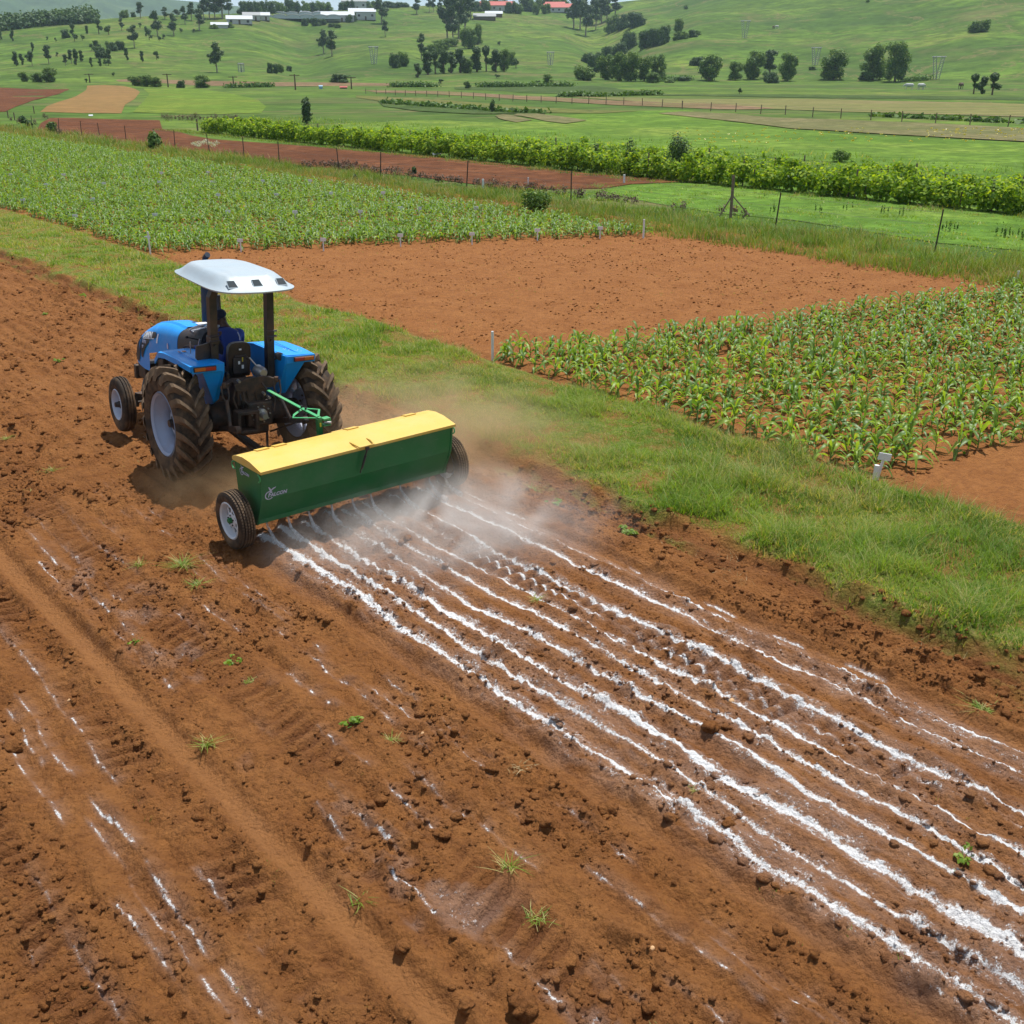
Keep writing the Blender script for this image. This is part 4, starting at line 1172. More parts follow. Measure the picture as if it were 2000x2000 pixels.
ov = {k: (v[0], tuple(x * 1.10 for x in v[1]) if hasattr(v[1], '__len__') else v[1] * 1.15) for k, v in ov.items()}
ov['neckbase'] = ((.015, .535, 1.835), (.072, .066))
skin_body('overalls', (ov, [e for e in ED if e[0] in ov and e[1] in ov]), M_COVER, 0, 2, person)
# head details: face looks left and slightly back
hd = Vector((.01, .665, 1.965)); fd = Vector((-.93, -.22, -.28)).normalized(); rt_ = fd.cross(Vector((0, 0, 1))).normalized(); upv = rt_.cross(fd)
def hp(r, f, u): return tuple(hd + rt_ * r + fd * f + upv * u)
mb = MB()
mb.tube([hp(0, .075, .0), hp(0, .10, -.018), hp(0, .078, -.028)], [.008, .017, .010], 8)
for s in (-1, 1): mb.tube([hp(s * .074, -.005, .015), hp(s * .082, -.012, -.005), hp(s * .074, -.004, -.03)], [.010, .016, .008], 8)
mb.tube([hp(-.022, .074, -.05), hp(0, .082, -.052), hp(.022, .074, -.05)], .007, 6)
mb.tube([hp(0, .03, -.05), hp(0, .055, -.085)], [.05, .03], 10)
mb.build('face', M_SKIN, person, True)
mb = MB()
for s in (-1, 1): mb.lathe([(-.008, .0), (-.006, .009), (.006, .009), (.008, .0)], hp(s * .028, .072, .004), 8, 'z')
mb.build('eyes', M_WHITE, person, True)
cp = MB(); rings = []
for u, r in ((.025, .088), (.05, .092), (.085, .080), (.11, .055), (.12, .02), (.122, .001)):
    rings.append([hp(r * .90 * math.cos(a), r * 1.02 * math.sin(a), u) for a in np.linspace(0, 2 * math.pi, 20, endpoint=False)])
cp.loft(rings, closed=True, cap=True)
cap_ = cp.build('cap', M_NAVY, person, True)
bk = MB(); pts = []
for a in np.linspace(.35, math.pi - .35, 9): pts.append(a)
top = [hp(.080 * math.cos(a), .085 * math.sin(a), .035) for a in pts]; out = [hp(.075 * math.cos(a) , .085 * math.sin(a) + .075 * math.sin(a) ** .6, .018) for a in pts]
low = [(p[0], p[1], p[2] - .006) for p in out]; low2 = [(p[0], p[1], p[2] - .006) for p in top]
bk.loft([top, out, low, low2], closed=False); bk.build('cap_peak', M_NAVY, cap_, True)
lg = MB(); lg.tube([hp(-.03, .088, .065), hp(.0, .092, .062), hp(.035, .086, .065)], .006, 6); lg.tube([hp(-.03, .086, .08), hp(-.02, .088, .065)], .005, 6); lg.build('cap_emblem', M_DECAL, cap_)
bl = MB(); bl.tube([(.10, .32, 1.83), (.13, .33, 1.76), (.12, .30, 1.72)], .008, 6); bl.build('back_print', M_DECAL, person)

# ================================================================== lime spreader
SP = (6.50, 10.87, 0.0)
spreader = thing('lime_spreader', 'green trailed lime spreader with long yellow lid behind the tractor', 'spreader', SP)
HLX = 1.33
PR = [(-.335, .975), (-.285, .62), (-.115, .285), (.085, .285), (.275, .60), (.295, .975)]
def hopper_loft(grow=0.0, x0=-HLX, x1=HLX, pr=PR):
    return MB().prism([(y, z) for y, z in pr], x0, x1)
hop = hopper_loft().build('hopper', M_GREEN, spreader)
mb = MB(); mb.box((0, -.118, .300), (2 * HLX + .02, .035, .055), bevel=.006); mb.box((0, .09, .300), (2 * HLX + .02, .035, .055), bevel=.006); mb.build('bottom_rail', M_GREEN, spreader)
for x in (-HLX - .012, HLX + .012):
    MB().prism([(-.345, .98), (-.295, .62), (-.125, .265), (.095, .265), (.285, .60), (.305, .98)], x - .012, x + .012).build('end_plate', M_GREEN, spreader)
# lid: shallow folded roof
LP = [(-.375, .962), (-.375, .995), (-.12, 1.050), (.06, 1.060), (.22, 1.040), (.325, 1.004), (.325, .962)]
lid = MB().prism(LP, -1.372, 1.372).build('lid', M_YELLOW, spreader)
mb = MB()
for x in (-1.05, -.82, .18, 1.05): mb.box((x, .20, 1.048), (.16, .10, .012), Matrix.Rotation(-.18, 3, 'X'))
for x in (-1.0, .05, 1.1): mb.tube([(x - .08, .325, 1.0), (x + .08, .325, 1.0)], .014, 8)
mb.build('hinge_plate', M_YELLOW, lid)
mb = MB(); mb.tube([(-.10, -.22, 1.03), (-.10, -.30, 1.028), (-.08, -.40, 1.01), (.12, -.40, 1.01), (.14, -.30, 1.028), (.14, -.22, 1.03)], .011, 8); mb.build('lid_handle', M_YELLOW, lid, True)
mb = MB(); mb.box((.03, -.395, .975), (.05, .02, .05), bevel=.004); mb.tube([(.03, -.395, .97), (.0, -.375, .86)], .010, 6); mb.tube([(.01, -.38, .89), (-.03, -.345, .72)], [.017, .013], 8); mb.tube([(-.03, -.345, .74), (-.05, -.33, .66)], .008, 6)
mb.build('lid_latch', M_CHAR, spreader, True)
# hooks (open rings) on the ends
for x, y, sx in ((-1.36, .30, 1), (-1.36, -.30, -1), (1.36, .24, 1), (1.36, -.30, -1)):
    mb = MB(); s = -1 if x < 0 else 1
    c = Vector((x, y, .90 if y > 0 else .90))
    pts = [tuple(c + Vector((s * .012, sx * (.045 * math.sin(a)), .045 * math.cos(a)))) for a in np.linspace(0, math.pi, 10)]
    pts = [(x - s * .03, y - sx * .02, .945)] + pts + [(x - s * .03, y - sx * .02, .855)]
    mb.tube(pts, .009, 6); mb.build('rope_hook', M_LGREEN, spreader, True)
# wheels
TRX, SR = 1.545, .345
mb = MB()
w = .19
prof = [(-.066, .215), (-.088, .235), (-.098, .27), (-.094, .31), (-.080, .333), (-.062, .340), (-.058, .331), (-.050, .331), (-.046, .343), (-.022, .346), (-.018, .337), (-.010, .337), (-.006, .346),
        (.006, .346), (.010, .337), (.018, .337), (.022, .346), (.046, .343), (.050, .331), (.058, .331), (.062, .340), (.080, .333), (.094, .31), (.098, .27), (.088, .235), (.066, .215), (-.066, .215)]
mb.lathe(prof, n=72); st_me = mb.mesh('tyre', M_RUB, True)
blk = MB()
for k in range(60):
    a = 2 * math.pi * k / 60
    for ax, da in ((-.070, 0), (-.034, .05), (.0, .02), (.034, .05), (.070, 0)):
        m = Matrix.Rotation(-(a + da), 3, 'X')
        blk.box(m @ Vector((ax, 0, .3455 - (.006 if abs(ax) > .05 else 0))), (.020, .024, .006), m)
blk_me = blk.mesh('tread_blocks', M_LUG)
def spoke_rim(s):
    mb = MB()
    mb.lathe([(a * s, r) for a, r in [(.080, .228), (.090, .214), (.072, .198), (.03, .192), (.01, .186), (-.04, .186), (-.085, .215), (-.07, .20), (-.02, .176), (.012, .172), (.03, .165), (.034, .155), (.022, .150)]], n=40)
    mb.lathe([(.028 * s, .150), (.040 * s, .155), (.046 * s, .085), (.050 * s, .070), (.050 * s, .034), (.03 * s, .034)], n=0 + 32) if False else None
    # eight spokes leave triangular openings
    for k in range(8):
        a0 = k * math.pi / 4
        def pt(a, r, x): return (x * s, r * math.cos(a), r * math.sin(a))
        q = [pt(a0 - .16, .085, .046), pt(a0 + .16, .085, .046), pt(a0 + .10, .16, .030), pt(a0 - .10, .16, .030)]
        q2 = [pt(a0 - .16, .085, .036), pt(a0 + .16, .085, .036), pt(a0 + .10, .16, .020), pt(a0 - .10, .16, .020)]
        mb.loft([q, q2], closed=True, cap=True)
    mb.lathe([(.044 * s, .092), (.052 * s, .082), (.056 * s, .06), (.05 * s, .034), (.02 * s, .034)], n=28)
    return mb
for s in (-1, 1):
    t_ = link('tyre', st_me, spreader, (s * TRX, .03, SR)); t_['kind'] = 'part'; del t_['kind']
    b_ = link('tread_blocks', blk_me, t_); b_['kind'] = 'stuff'
    r_ = spoke_rim(s).build('spoked_rim', M_RIMW, spreader, False); r_.location = (s * TRX, .03, SR)
    dk = MB(); dk.lathe([(-.015 * s, .165), (-.014 * s, .0)], n=28); dk.build('hole_shade_disc', M_BLACK, r_)  # black disc added so the openings between the spokes look shaded
    h_ = MB(); h_.lathe([(.02 * s, .036), (.085 * s, .034), (.095 * s, .024), (.097 * s, 0)], n=16); h_.build('hub_cap', M_GREEN, r_, True)
    for k in range(5):
        a = k * 2 * math.pi / 5 + .3
        link('wheel_nut', nut_me, r_, (s * .052, .062 * math.cos(a), .062 * math.sin(a)), (0, 0, 0 if s > 0 else math.pi)).scale = (.7, .7, .7)
mb = MB(); mb.tube([(-TRX + .03, .03, SR), (TRX - .03, .03, SR)], .028, 10)
for s in (-1, 1): mb.box((s * 1.30, .03, .38), (.05, .10, .20), bevel=.01); mb.box((s * 1.38, .03, SR), (.08, .09, .09), bevel=.01)
mb.build('axle', M_GREEN, spreader)
# drawbar, stand and control lever
mb = MB(); mb.tube([(-.75, .25, .34), (-.10, 1.30, .40)], .03, sq=(.07, .07)); mb.tube([(.75, .25, .34), (-.02, 1.30, .40)], .03, sq=(.07, .07)); mb.tube([(-.06, 1.20, .41), (-.10, 1.66, .43)], .03, sq=(.08, .06)); mb.box((0, .30, .34), (2.3, .08, .08))
mb.build('tow_frame', M_GREEN, spreader)
mb = MB(); mb.tube([(-.06, .56, .36), (-.06, .56, 1.13)], .028, sq=(.06, .06)); post = mb.build('lever_post', M_GREEN, spreader)
mb = MB(); mb.box((-.062, .524, 1.06), (.022, .006, .05)); mb.build('sticker', M_STICK, post)
mb = MB(); mb.box((.045, .58, 1.11), (.10, .09, .028), bevel=.006); mb.box((.045, .58, 1.03), (.10, .09, .018), bevel=.004); mb.box((.085, .58, 1.07), (.03, .09, .08), bevel=.004); mb.build('lever_bracket', M_LGREEN, post)
mb = MB(); mb.tube([(.02, .56, 1.07), (.08, .50, 1.065)], .018, 8); mb.build('bracket_pin', M_METAL, post, True)
mb = MB(); mb.tube([(-.05, .54, 1.145), (-.12, 1.0, 1.215), (-.20, 1.58, 1.30)], .02, sq=(.045, .012)); lv = mb.build('control_lever', M_LGREEN, spreader)
mb = MB(); mb.tube([(-.06, .57, 1.16), (.09, .80, 1.165), (-.06, .98, 1.17)], .012, sq=(.03, .010)); mb.tube([(-.06, .57, 1.14), (-.30, .78, 1.14), (-.24, .86, 1.145), (-.08, .96, 1.16)], .012, sq=(.026, .010)); mb.build('lever_guide', M_LGREEN, lv)
mb = MB(); mb.tube([(-.09, .82, 1.20), (-.09, .82, 1.225)], .014, 6); mb.tube([(-.10, .90, 1.21), (-.10, .90, 1.235)], .014, 6); mb.build('lever_bolt', M_CHAR, lv, True)

# outlets under the hopper
for i, x in enumerate(NEW_LIME):
    if i == 6: continue
    mb = MB(); mb.lathe([(.285, .035), (.235, .030), (.225, .022)], (x - SP[0], -.02, 0), 10, 'z', True); mb.build('outlet', M_GREEN, spreader)

# marks on the hopper: a bird over a gear ring with the name
def falcon_mark(parent, fn, size):
    """fn(u, v, w) maps mark coordinates (u right, v up, w out) to the surface"""
    def put(nm, me): return link(nm, map_mesh(me, fn, M_DECAL), parent)
    me = text_mesh('ALCON', size * .56, .25, .002 * size / .1, 1.02)
    for v in me.vertices: v.co.x += size * .42
    put('lettering', me)
    me = text_mesh('F', size * .74, .25, .002 * size / .1)
    for v in me.vertices: v.co.x += size * .08
    put('lettering', me)
    mb = MB(); n = 40; rings = []
    R0, R1 = size * .50, size * .40; cx, cy = size * .26, size * .20
    rr = []
    for k in range(n + 1):
        a = R(38) + (2 * math.pi - R(76)) * k / n
        ro = R0 * (1.0 if (k % 2) else 1.07)
        rr.append([(cx + ro * math.cos(a), cy + ro * math.sin(a), .001), (cx + R1 * math.cos(a), cy + R1 * math.sin(a), .001)])
    mb.loft(rr, closed=False); put('gear_ring', mb.mesh('gear_ring', M_DECAL))
    mb = MB()
    b = [(.42, .62), (.30, .80), (.16, 1.22), (.26, 1.20), (.42, .98), (.50, .86), (.72, 1.02), (1.12, 1.08), (1.02, .96), (.72, .82), (.56, .70), (.52, .56), (.46, .50)]
    mb.add([(x * size, y * size, .001) for x, y in b], [(0, 1, 5), (1, 2, 3, 4), (1, 4, 5), (5, 6, 9, 10), (6, 7, 8, 9), (0, 5, 10), (0, 10, 11, 12)])
    put('bird_emblem', mb.mesh('bird_emblem', M_DECAL))
def rear_fn(u, v, w_):
    x = -1.28 + u; z = .645 + v
    if z > .62: t = (z - .62) / (.975 - .62); y = -.285 + (-.335 + .285) * t
    else: t = (z - .285) / (.62 - .285); y = -.115 + (-.285 + .115) * t
    return (x, y - .004 - w_, z)
falcon_mark(hop, rear_fn, .105)
falcon_mark(hop, lambda u, v, w_: (-HLX - .028 - w_, .16 - u, .845 + v - .02 * u), .085)

# ================================================================== falling lime and dust
def lime_stream_mat():
    t = NT('falling_lime_powder'); v = t.pos()
    n = t.noise(70, 4, 0.7, v); c = t.mix(n, (0.60, 0.58, 0.60), (0.85, 0.85, 0.88))
    p = t.bsdf(c, 0.95, 0, 0.1, n, 0.5, 0.02)
    tr = t.n('ShaderNodeBsdfTransparent'); m = t.n('ShaderNodeMixShader')
    f = t.ramp(t.noise(22, 5, 0.7, t.pos((1, 1, .35))), [(0.35, (0.1, 0.1, 0.1)), (0.62, (0.85, 0.85, 0.85))])
    t.l(f, m.inputs[0]); t.l(tr.outputs[0], m.inputs[1]); t.l(p.outputs[0], m.inputs[2])
    return t.done(m)
M_STREAM = lime_stream_mat()
st_names = ['leftmost', 'second from the left', 'third from the left', 'fourth from the left', 'fifth from the left', 'sixth from the left', '', 'third from the right', 'second from the right', 'rightmost']
for i, x in enumerate(NEW_LIME):
    if i == 6: continue
    mb = MB(); y0 = SP[1] - .02
    curl = rng.uniform(.18, .42)
    path = [(x, y0, .235), (x + .005, y0 - .01, .16), (x + rng.normal(0, .01), y0 - curl * .25, .09), (x + rng.normal(0, .015), y0 - curl * .6, .05), (x, y0 - curl, .02)]
    mb.tube(path, [.012, .014, .020, .028, .036], 9)
    o = mb.build('lime_stream', M_STREAM, None, True)
    tag(o, f'{st_names[i]} white stream of lime powder falling from under the green hopper', 'lime stream', 'streams of lime falling from the spreader')

def dust_volume(name, label, c, r, col, dens, nscale, rot=0.0, lo=.45, hi=.75, aniso=.1):
    bm = bmesh.new(); bmesh.ops.create_icosphere(bm, subdivisions=3, radius=1.0)
    me = bpy.data.meshes.new(name); bm.to_mesh(me); bm.free()
    o = link(name, me, None, c, (0, 0, rot)); o.scale = r
    m = bpy.data.materials.new(name); m.use_nodes = True; t = m.node_tree; t.nodes.clear()
    out = t.nodes.new('ShaderNodeOutputMaterial'); pv = t.nodes.new('ShaderNodeVolumePrincipled')
    pv.inputs['Color'].default_value = (*col, 1); pv.inputs['Anisotropy'].default_value = aniso
    tc = t.nodes.new('ShaderNodeTexCoord'); ln = t.nodes.new('ShaderNodeVectorMath'); ln.operation = 'LENGTH'
    t.links.new(tc.outputs['Object'], ln.inputs[0])
    fo = t.nodes.new('ShaderNodeMapRange'); fo.inputs['From Min'].default_value = 1.0; fo.inputs['From Max'].default_value = 0.0; fo.interpolation_type = 'SMOOTHERSTEP'
    t.links.new(ln.outputs['Value'], fo.inputs['Value'])
    ge = t.nodes.new('ShaderNodeNewGeometry')
    no = t.nodes.new('ShaderNodeTexNoise'); no.inputs['Scale'].default_value = nscale; no.inputs['Detail'].default_value = 4; no.inputs['Distortion'].default_value = 1.4
    t.links.new(ge.outputs['Position'], no.inputs['Vector'])
    mr = t.nodes.new('ShaderNodeMapRange'); mr.inputs['From Min'].default_value = lo; mr.inputs['From Max'].default_value = hi
    t.links.new(no.outputs['Fac'], mr.inputs['Value'])
    mu = t.nodes.new('ShaderNodeMath'); mu.operation = 'MULTIPLY'; t.links.new(fo.outputs[0], mu.inputs[0]); t.links.new(mr.outputs[0], mu.inputs[1])
    m2 = t.nodes.new('ShaderNodeMath'); m2.operation = 'MULTIPLY'; m2.inputs[1].default_value = dens; t.links.new(mu.outputs[0], m2.inputs[0])
    t.links.new(m2.outputs[0], pv.inputs['Density']); t.links.new(pv.outputs['Volume'], out.inputs['Volume'])
    me.materials.append(m)
    return tag(o, label, None, None, 'stuff')
dust_volume('brown_dust', None, (8.6, 12.2, .15), (2.5, 3.4, 1.25), (.96, .72, .46), 2.0, .8, .5, .36, .74, .45)
dust_volume('wheel_dust', None, (5.6, 12.6, .0), (1.3, 1.7, .75), (.88, .60, .33), 3.0, 1.6, 0, .35, .8)
dust_volume('lime_dust', None, (7.1, 9.6, .10), (2.7, 2.2, .62), (.98, .95, .92), 2.4, 1.3, -.35, .38, .70)

# ================================================================== far terrain
def pix_elev(py):     # tangent of the elevation angle seen at a pixel row (centre column)
    d = ray(1000, py); return d[2] / math.hypot(d[0], d[1])
# profiles over the photo column (0..2000): distance where the hill foot starts, distance and height (row) of the ridge
KX = [-2600, -800, 0, 180, 320, 480, 620, 760, 900, 1050, 1150, 1300, 1450, 1700, 2000, 2600, 4600]
K0 = [300, 290, 280, 280, 285, 285, 290, 295, 300, 320, 340, 360, 370, 370, 350, 340, 320]
K1 = [520, 560, 620, 640, 660, 700, 760, 820, 860, 900, 900, 900, 880, 820, 760, 720, 700]
KE = [60, 60, 57, 40, 30, 26, 22, 14, 8, 12, 10, -8, -40, -80, -110, -140, -140]
def az_col(x, y):
    """direction of a ground point expressed as the photo column it lies under (only the direction matters)"""
    xr = x * math.cos(HEAD) - y * math.sin(HEAD); yf = x * math.sin(HEAD) + y * math.cos(HEAD)
    a = np.arctan2(xr, yf)
    return 1000 + F_PX / math.cos(PITCH) * np.tan(np.clip(a, -1.05, 1.05)), a
E1 = [ray(min(2300, max(-300, c_)), e_)[2] / math.hypot(*ray(min(2300, max(-300, c_)), e_)[:2]) for c_, e_ in zip(KX, KE)]
def terrain(x, y):
    x = np.asarray(x, float); y = np.asarray(y, float)
    col_, a = az_col(x, y); r = np.hypot(x, y)
    r0 = np.interp(col_, KX, K0); r1 = np.interp(col_, KX, K1); e1 = np.interp(col_, KX, E1)
    t = np.clip((r - r0) / (r1 - r0), 0, 1)
    e0 = -CAM_H / r0
    e = e0 + (e1 - e0) * (t * (1.12 - 0.12 * t))
    z = np.where(r > r0, CAM_H + r * e, 0.0)
    over = np.clip((r - r1) / 500, 0, 1)
    zr = CAM_H + r1 * e1
    z = np.where(r > r1, zr - 22 * over ** 1.2 - (r - r1) * .015, z)
    # folds running down the slopes
    am = np.sin(np.pi * np.clip(t, 0, 1)) * sstep(0.02, .25, t)
    fold = 3.2 * fbm(col_ / 210.0, r / 700.0, 3, 401) + 1.1 * fbm(x / 46.0, y / 46.0, 3, 402)
    gully = -7.5 * np.exp(-((col_ - (1175 - 90 * (t - .5))) / 55.0) ** 2) + 5.0 * np.exp(-((col_ - (1330 + 120 * t)) / 120.0) ** 2) - 4.5 * np.exp(-((col_ - 590) / 60.0) ** 2)
    z = z + am * (fold + gully)
    z = z + 0.25 * fbm(x / 30.0, y / 30.0, 3, 403) * sstep(120, 260, r)
    # lowered below the worked fields
    inner = (1 - sstep(29.3, 29.5, x)) * sstep(-22.2, -21.8, x) * sstep(-14.2, -13.8, y) * (1 - sstep(109.5, 110.2, y))
    return z - 0.012 - 0.5 * inner
az = np.concatenate([np.linspace(-180, -50, 30, endpoint=False), np.linspace(-50, 50, 300, endpoint=False), np.linspace(50, 180, 31)])
rr_ = np.concatenate([[0.5], np.linspace(4, 60, 30), np.linspace(62, 260, 60)[1:], np.linspace(264, 960, 110), np.geomspace(975, 9000, 26)])
A, Rr = np.meshgrid(np.radians(az), rr_)
Xt = Rr * np.sin(A + HEAD); Yt = Rr * np.cos(A + HEAD)
def terrain_mesh():
    Z = terrain(Xt, Yt)
    nx, ny = len(az), len(rr_)
    V = np.stack([Xt.ravel(), Yt.ravel(), Z.ravel()], 1)
    i = np.arange(nx * (ny - 1)).reshape(ny - 1, nx)[:, :-1].ravel()
    F = np.stack([i, i + 1, i + nx + 1, i + nx], 1)
    return V, F
M_FAR = field_mat('pasture_grass', ((0.060, 0.115, 0.020), (0.110, 0.190, 0.025), (0.180, 0.235, 0.038)), 0.011, 0.16, bumps=.5, bdist=.4, hill=True)
V, F = terrain_mesh()
tag(link('ground', np_mesh('ground', V, F, M_FAR, smooth=True)), kind='structure')

def on_terrain(px, py):
    """first point of the terrain met by the sight line through a pixel"""
    d = ray(px, py); t = np.geomspace(60, 2600, 1500)
    X = d[0] * t; Y = d[1] * t; Z = CAM_H + d[2] * t
    H = terrain(X, Y)
    k = np.argmax(Z < H)
    if Z[k] >= H[k]: return on_terrain(px, py + 1.5) if py < 400 else None
    a, b = t[max(0, k - 1)], t[k]
    for _ in range(18):
        m = (a + b) / 2
        if CAM_H + d[2] * m < terrain(np.array([d[0] * m]), np.array([d[1] * m]))[0]: b = m
        else: a = m
    return (float(d[0] * b), float(d[1] * b), float(CAM_H + d[2] * b), float(b))

# distant blue mountain and the ridge wood in front of it
def ridge(name, pts, dist, depth, mat, base=-30, noise=6.0, seed=0):
    """pts = outline (column, row); a solid ridge with real depth falling away behind and sloping towards the viewer"""
    cols = np.linspace(pts[0][0], pts[-1][0], 160); rows = np.interp(cols, [p[0] for p in pts], [p[1] for p in pts])
    Vs = []
    for k in range(14):
        s = k / 13.0; d = dist - depth * (1 - s) if k < 9 else dist + depth * .5 * (k - 8) / 5
        hfac = sstep(0, 1, np.array(s * 13 / 8.0)) if k < 9 else 1 - sstep(0, 1, np.array((k - 8) / 5.0))
        for c_, r_ in zip(cols, rows):
            q = ray(c_, r_); hd_ = math.hypot(q[0], q[1]); z1 = CAM_H + dist * q[2] / hd_
            z = base + (z1 - base) * float(hfac)
            z += noise * float(vnoise(np.array(c_ / 60.0), np.array(k * .8), seed)) * float(np.sin(np.pi * min(1, s * 13 / 8.0)))
            Vs.append((q[0] / hd_ * d, q[1] / hd_ * d, z))
    n_ = len(cols); i = np.arange(n_ * 13).reshape(13, n_)[:, :-1].ravel()
    F = np.stack([i, i + 1, i + n_ + 1, i + n_], 1)
    return tag(link(name, np_mesh(name, np.array(Vs), F, mat, smooth=True)), kind='structure')
M_MTN = field_mat('distant_mountain_grass', ((0.05, 0.09, 0.03), (0.075, 0.125, 0.04), (0.10, 0.14, 0.05)), 0.004, 0.03, bumps=.3, bdist=2)
ridge('mountain', [(-1500, 30), (-700, 10), (-300, -14), (-60, -20), (60, -15), (150, -8), (220, 0), (262, 10), (310, 17), (380, 22), (470, 30), (600, 60)], 3800, 1500, M_MTN, noise=25)

# ------------------------------------------------------------------ fields laid on the valley floor
def polygon_field(name, pts, mat, lift, step=3.0, zfun=None):
    """sheet cut to an outline given in photo pixels on the flat floor"""
    w = [(on_terrain(px, py) if py < 205 else on_ground(px, py))[:2] for px, py in pts]
    bm = bmesh.new(); vs = [bm.verts.new((p[0], p[1], 0)) for p in w]
    try: bm.faces.new(vs)
    except Exception: pass
    bmesh.ops.triangulate(bm, faces=bm.faces)
    for _ in range(6):
        ed = [e for e in bm.edges if e.calc_length() > step * 2.2]
        if not ed or len(bm.faces) > 60000: break
        bmesh.ops.subdivide_edges(bm, edges=ed, cuts=1); bmesh.ops.triangulate(bm, faces=[f for f in bm.faces if len(f.verts) > 3])
    for v_ in bm.verts:
        if v_.is_boundary:
            dd = math.hypot(v_.co.x, v_.co.y) * .0045
            v_.co.x += dd * 1.6 * float(fbm(np.array(v_.co.x / (dd * 9)), np.array(v_.co.y / (dd * 9)), 2, 701)); v_.co.y += dd * 2.4 * float(fbm(np.array(v_.co.x / (dd * 9)), np.array(v_.co.y / (dd * 9)), 2, 702))
    P_ = np.array([v.co[:2] for v in bm.verts]); F_ = np.array([[v.index for v in f.verts] for f in bm.faces]) if True else None
    bm.verts.index_update(); F_ = np.array([[v.index for v in f.verts] for f in bm.faces]); bm.free()
    Z = terrain(P_[:, 0], P_[:, 1]) + 0.012 + lift
    Z = np.where((P_[:, 0] < 29.6) & (P_[:, 1] < 110.5), lift + 0.0, Z)
    V = np.stack([P_[:, 0], P_[:, 1], Z], 1)
    nrm = np.cross(V[F_[:, 1]] - V[F_[:, 0]], V[F_[:, 2]] - V[F_[:, 0]])[:, 2] < 0
    F_[nrm] = F_[nrm][:, ::-1]
    return tag(link(name, np_mesh(name, V, F_, mat)), kind='structure')
def Z3(x, y): return (x * .3623, y * .3623)
def Z4(x, y): return (700 + x * .3623, y * .3623)
def Z5(x, y): return (1300 + x * .3623, y * .3623)
def Z6(x, y): return (x * .3623, 200 + y * .3623)
def Z7(x, y): return (650 + x * .3623, 200 + y * .3623)
def Z8(x, y): return (1300 + x * .3623, 200 + y * .3623)

M_FSOIL = field_mat('tilled_red_field', ((0.12, 0.043, 0.017), (0.16, 0.060, 0.024), (0.20, 0.080, 0.033)), 0.09, 1.1, bumps=1.0, bdist=.12)
M_FSOIL2 = field_mat('ridged_tan_field', ((0.22, 0.095, 0.036), (0.27, 0.12, 0.045), (0.29, 0.145, 0.055)), 0.02, .5, (R(52), .16, (0.24, 0.22, 0.07), .55), bumps=.6)
M_LIMEG = field_mat('bright_crop_green', ((0.11, 0.185, 0.02), (0.15, 0.235, 0.026), (0.21, 0.20, 0.035)), 0.03, .5)
M_GREEN2 = field_mat('cover_crop_green', ((0.085, 0.18, 0.022), (0.14, 0.255, 0.030), (0.21, 0.28, 0.050)), 0.12, 1.5, bumps=.9, bdist=.12)
M_TAN = field_mat('dry_grass_tan', ((0.14, 0.15, 0.05), (0.21, 0.18, 0.085), (0.27, 0.21, 0.11)), 0.06, .9, bumps=.6)
M_OLIVE = field_mat('weedy_olive_strip', ((0.11, 0.13, 0.03), (0.17, 0.18, 0.045), (0.20, 0.17, 0.06)), 0.03, .6)
M_ROUGH = field_mat('rough_dark_grass', ((0.05, 0.085, 0.02), (0.075, 0.125, 0.028), (0.11, 0.13, 0.045)), 0.07, .8, bumps=.8)
M_PINK = field_mat('pale_stubble', ((0.20, 0.125, 0.065), (0.25, 0.165, 0.09), (0.15, 0.16, 0.045)), 0.03, .5)
M_MEADOW = field_mat('meadow_green', ((0.090, 0.175, 0.020), (0.145, 0.245, 0.028), (0.22, 0.27, 0.048)), 0.05, .9, bumps=.6)

polygon_field('far_left_brown_field', [Z3(-500, 480), Z3(-10, 474), Z3(180, 482), Z3(350, 482), Z3(300, 508), Z3(170, 540), Z3(60, 585), Z3(20, 603), Z3(-500, 620)], M_FSOIL, .03, 8)
polygon_field('ridged_field', [Z3(455, 462), Z3(540, 458), Z3(640, 463), Z3(715, 480), Z3(742, 498), Z3(715, 530), Z3(655, 565), Z3(633, 612), Z3(420, 612), Z3(200, 604), Z3(235, 575), Z3(300, 550), Z3(380, 522), Z3(440, 490)], M_FSOIL2, .03, 6)
polygon_field('lime_green_field', [Z3(760, 478), Z3(1000, 480), Z3(1200, 500), Z3(1380, 540), Z3(1430, 575), Z3(1400, 610), Z3(1100, 618), Z3(850, 612), Z3(700, 606), Z3(760, 550), Z3(800, 510)], M_LIMEG, .03, 8)
polygon_field('pale_stubble_strip', [Z3(600, 430), Z3(760, 422), Z3(900, 432), Z3(1200, 440), Z3(1932, 448), Z3(2300, 452), Z3(2300, 462), Z3(1800, 466), Z3(1400, 466), Z3(1050, 462), Z3(800, 444), Z3(620, 440)], M_PINK, .03, 10)
polygon_field('long_brown_field', [Z6(180, 150), Z6(205, 110), Z6(255, 84), Z6(500, 88), Z6(857, 97), Z6(870, 145), Z6(940, 160), Z6(1000, 178), Z6(1130, 200), Z6(1350, 215), Z6(1700, 240), Z7(140, 262), Z7(430, 285), Z7(640, 305), Z7(860, 325), Z7(1100, 352), Z7(1400, 385), Z7(1700, 410), Z7(1850, 430),
               Z7(1600, 442), Z7(1450, 462), Z7(1250, 466), Z7(1000, 472), Z7(780, 445), Z7(420, 400), Z7(200, 380), Z6(1932, 368), Z6(1650, 345), Z6(1400, 312), Z6(1150, 280), Z6(880, 262), Z6(680, 225), Z6(470, 200), Z6(250, 170)], M_FSOIL, .012, 2.5)
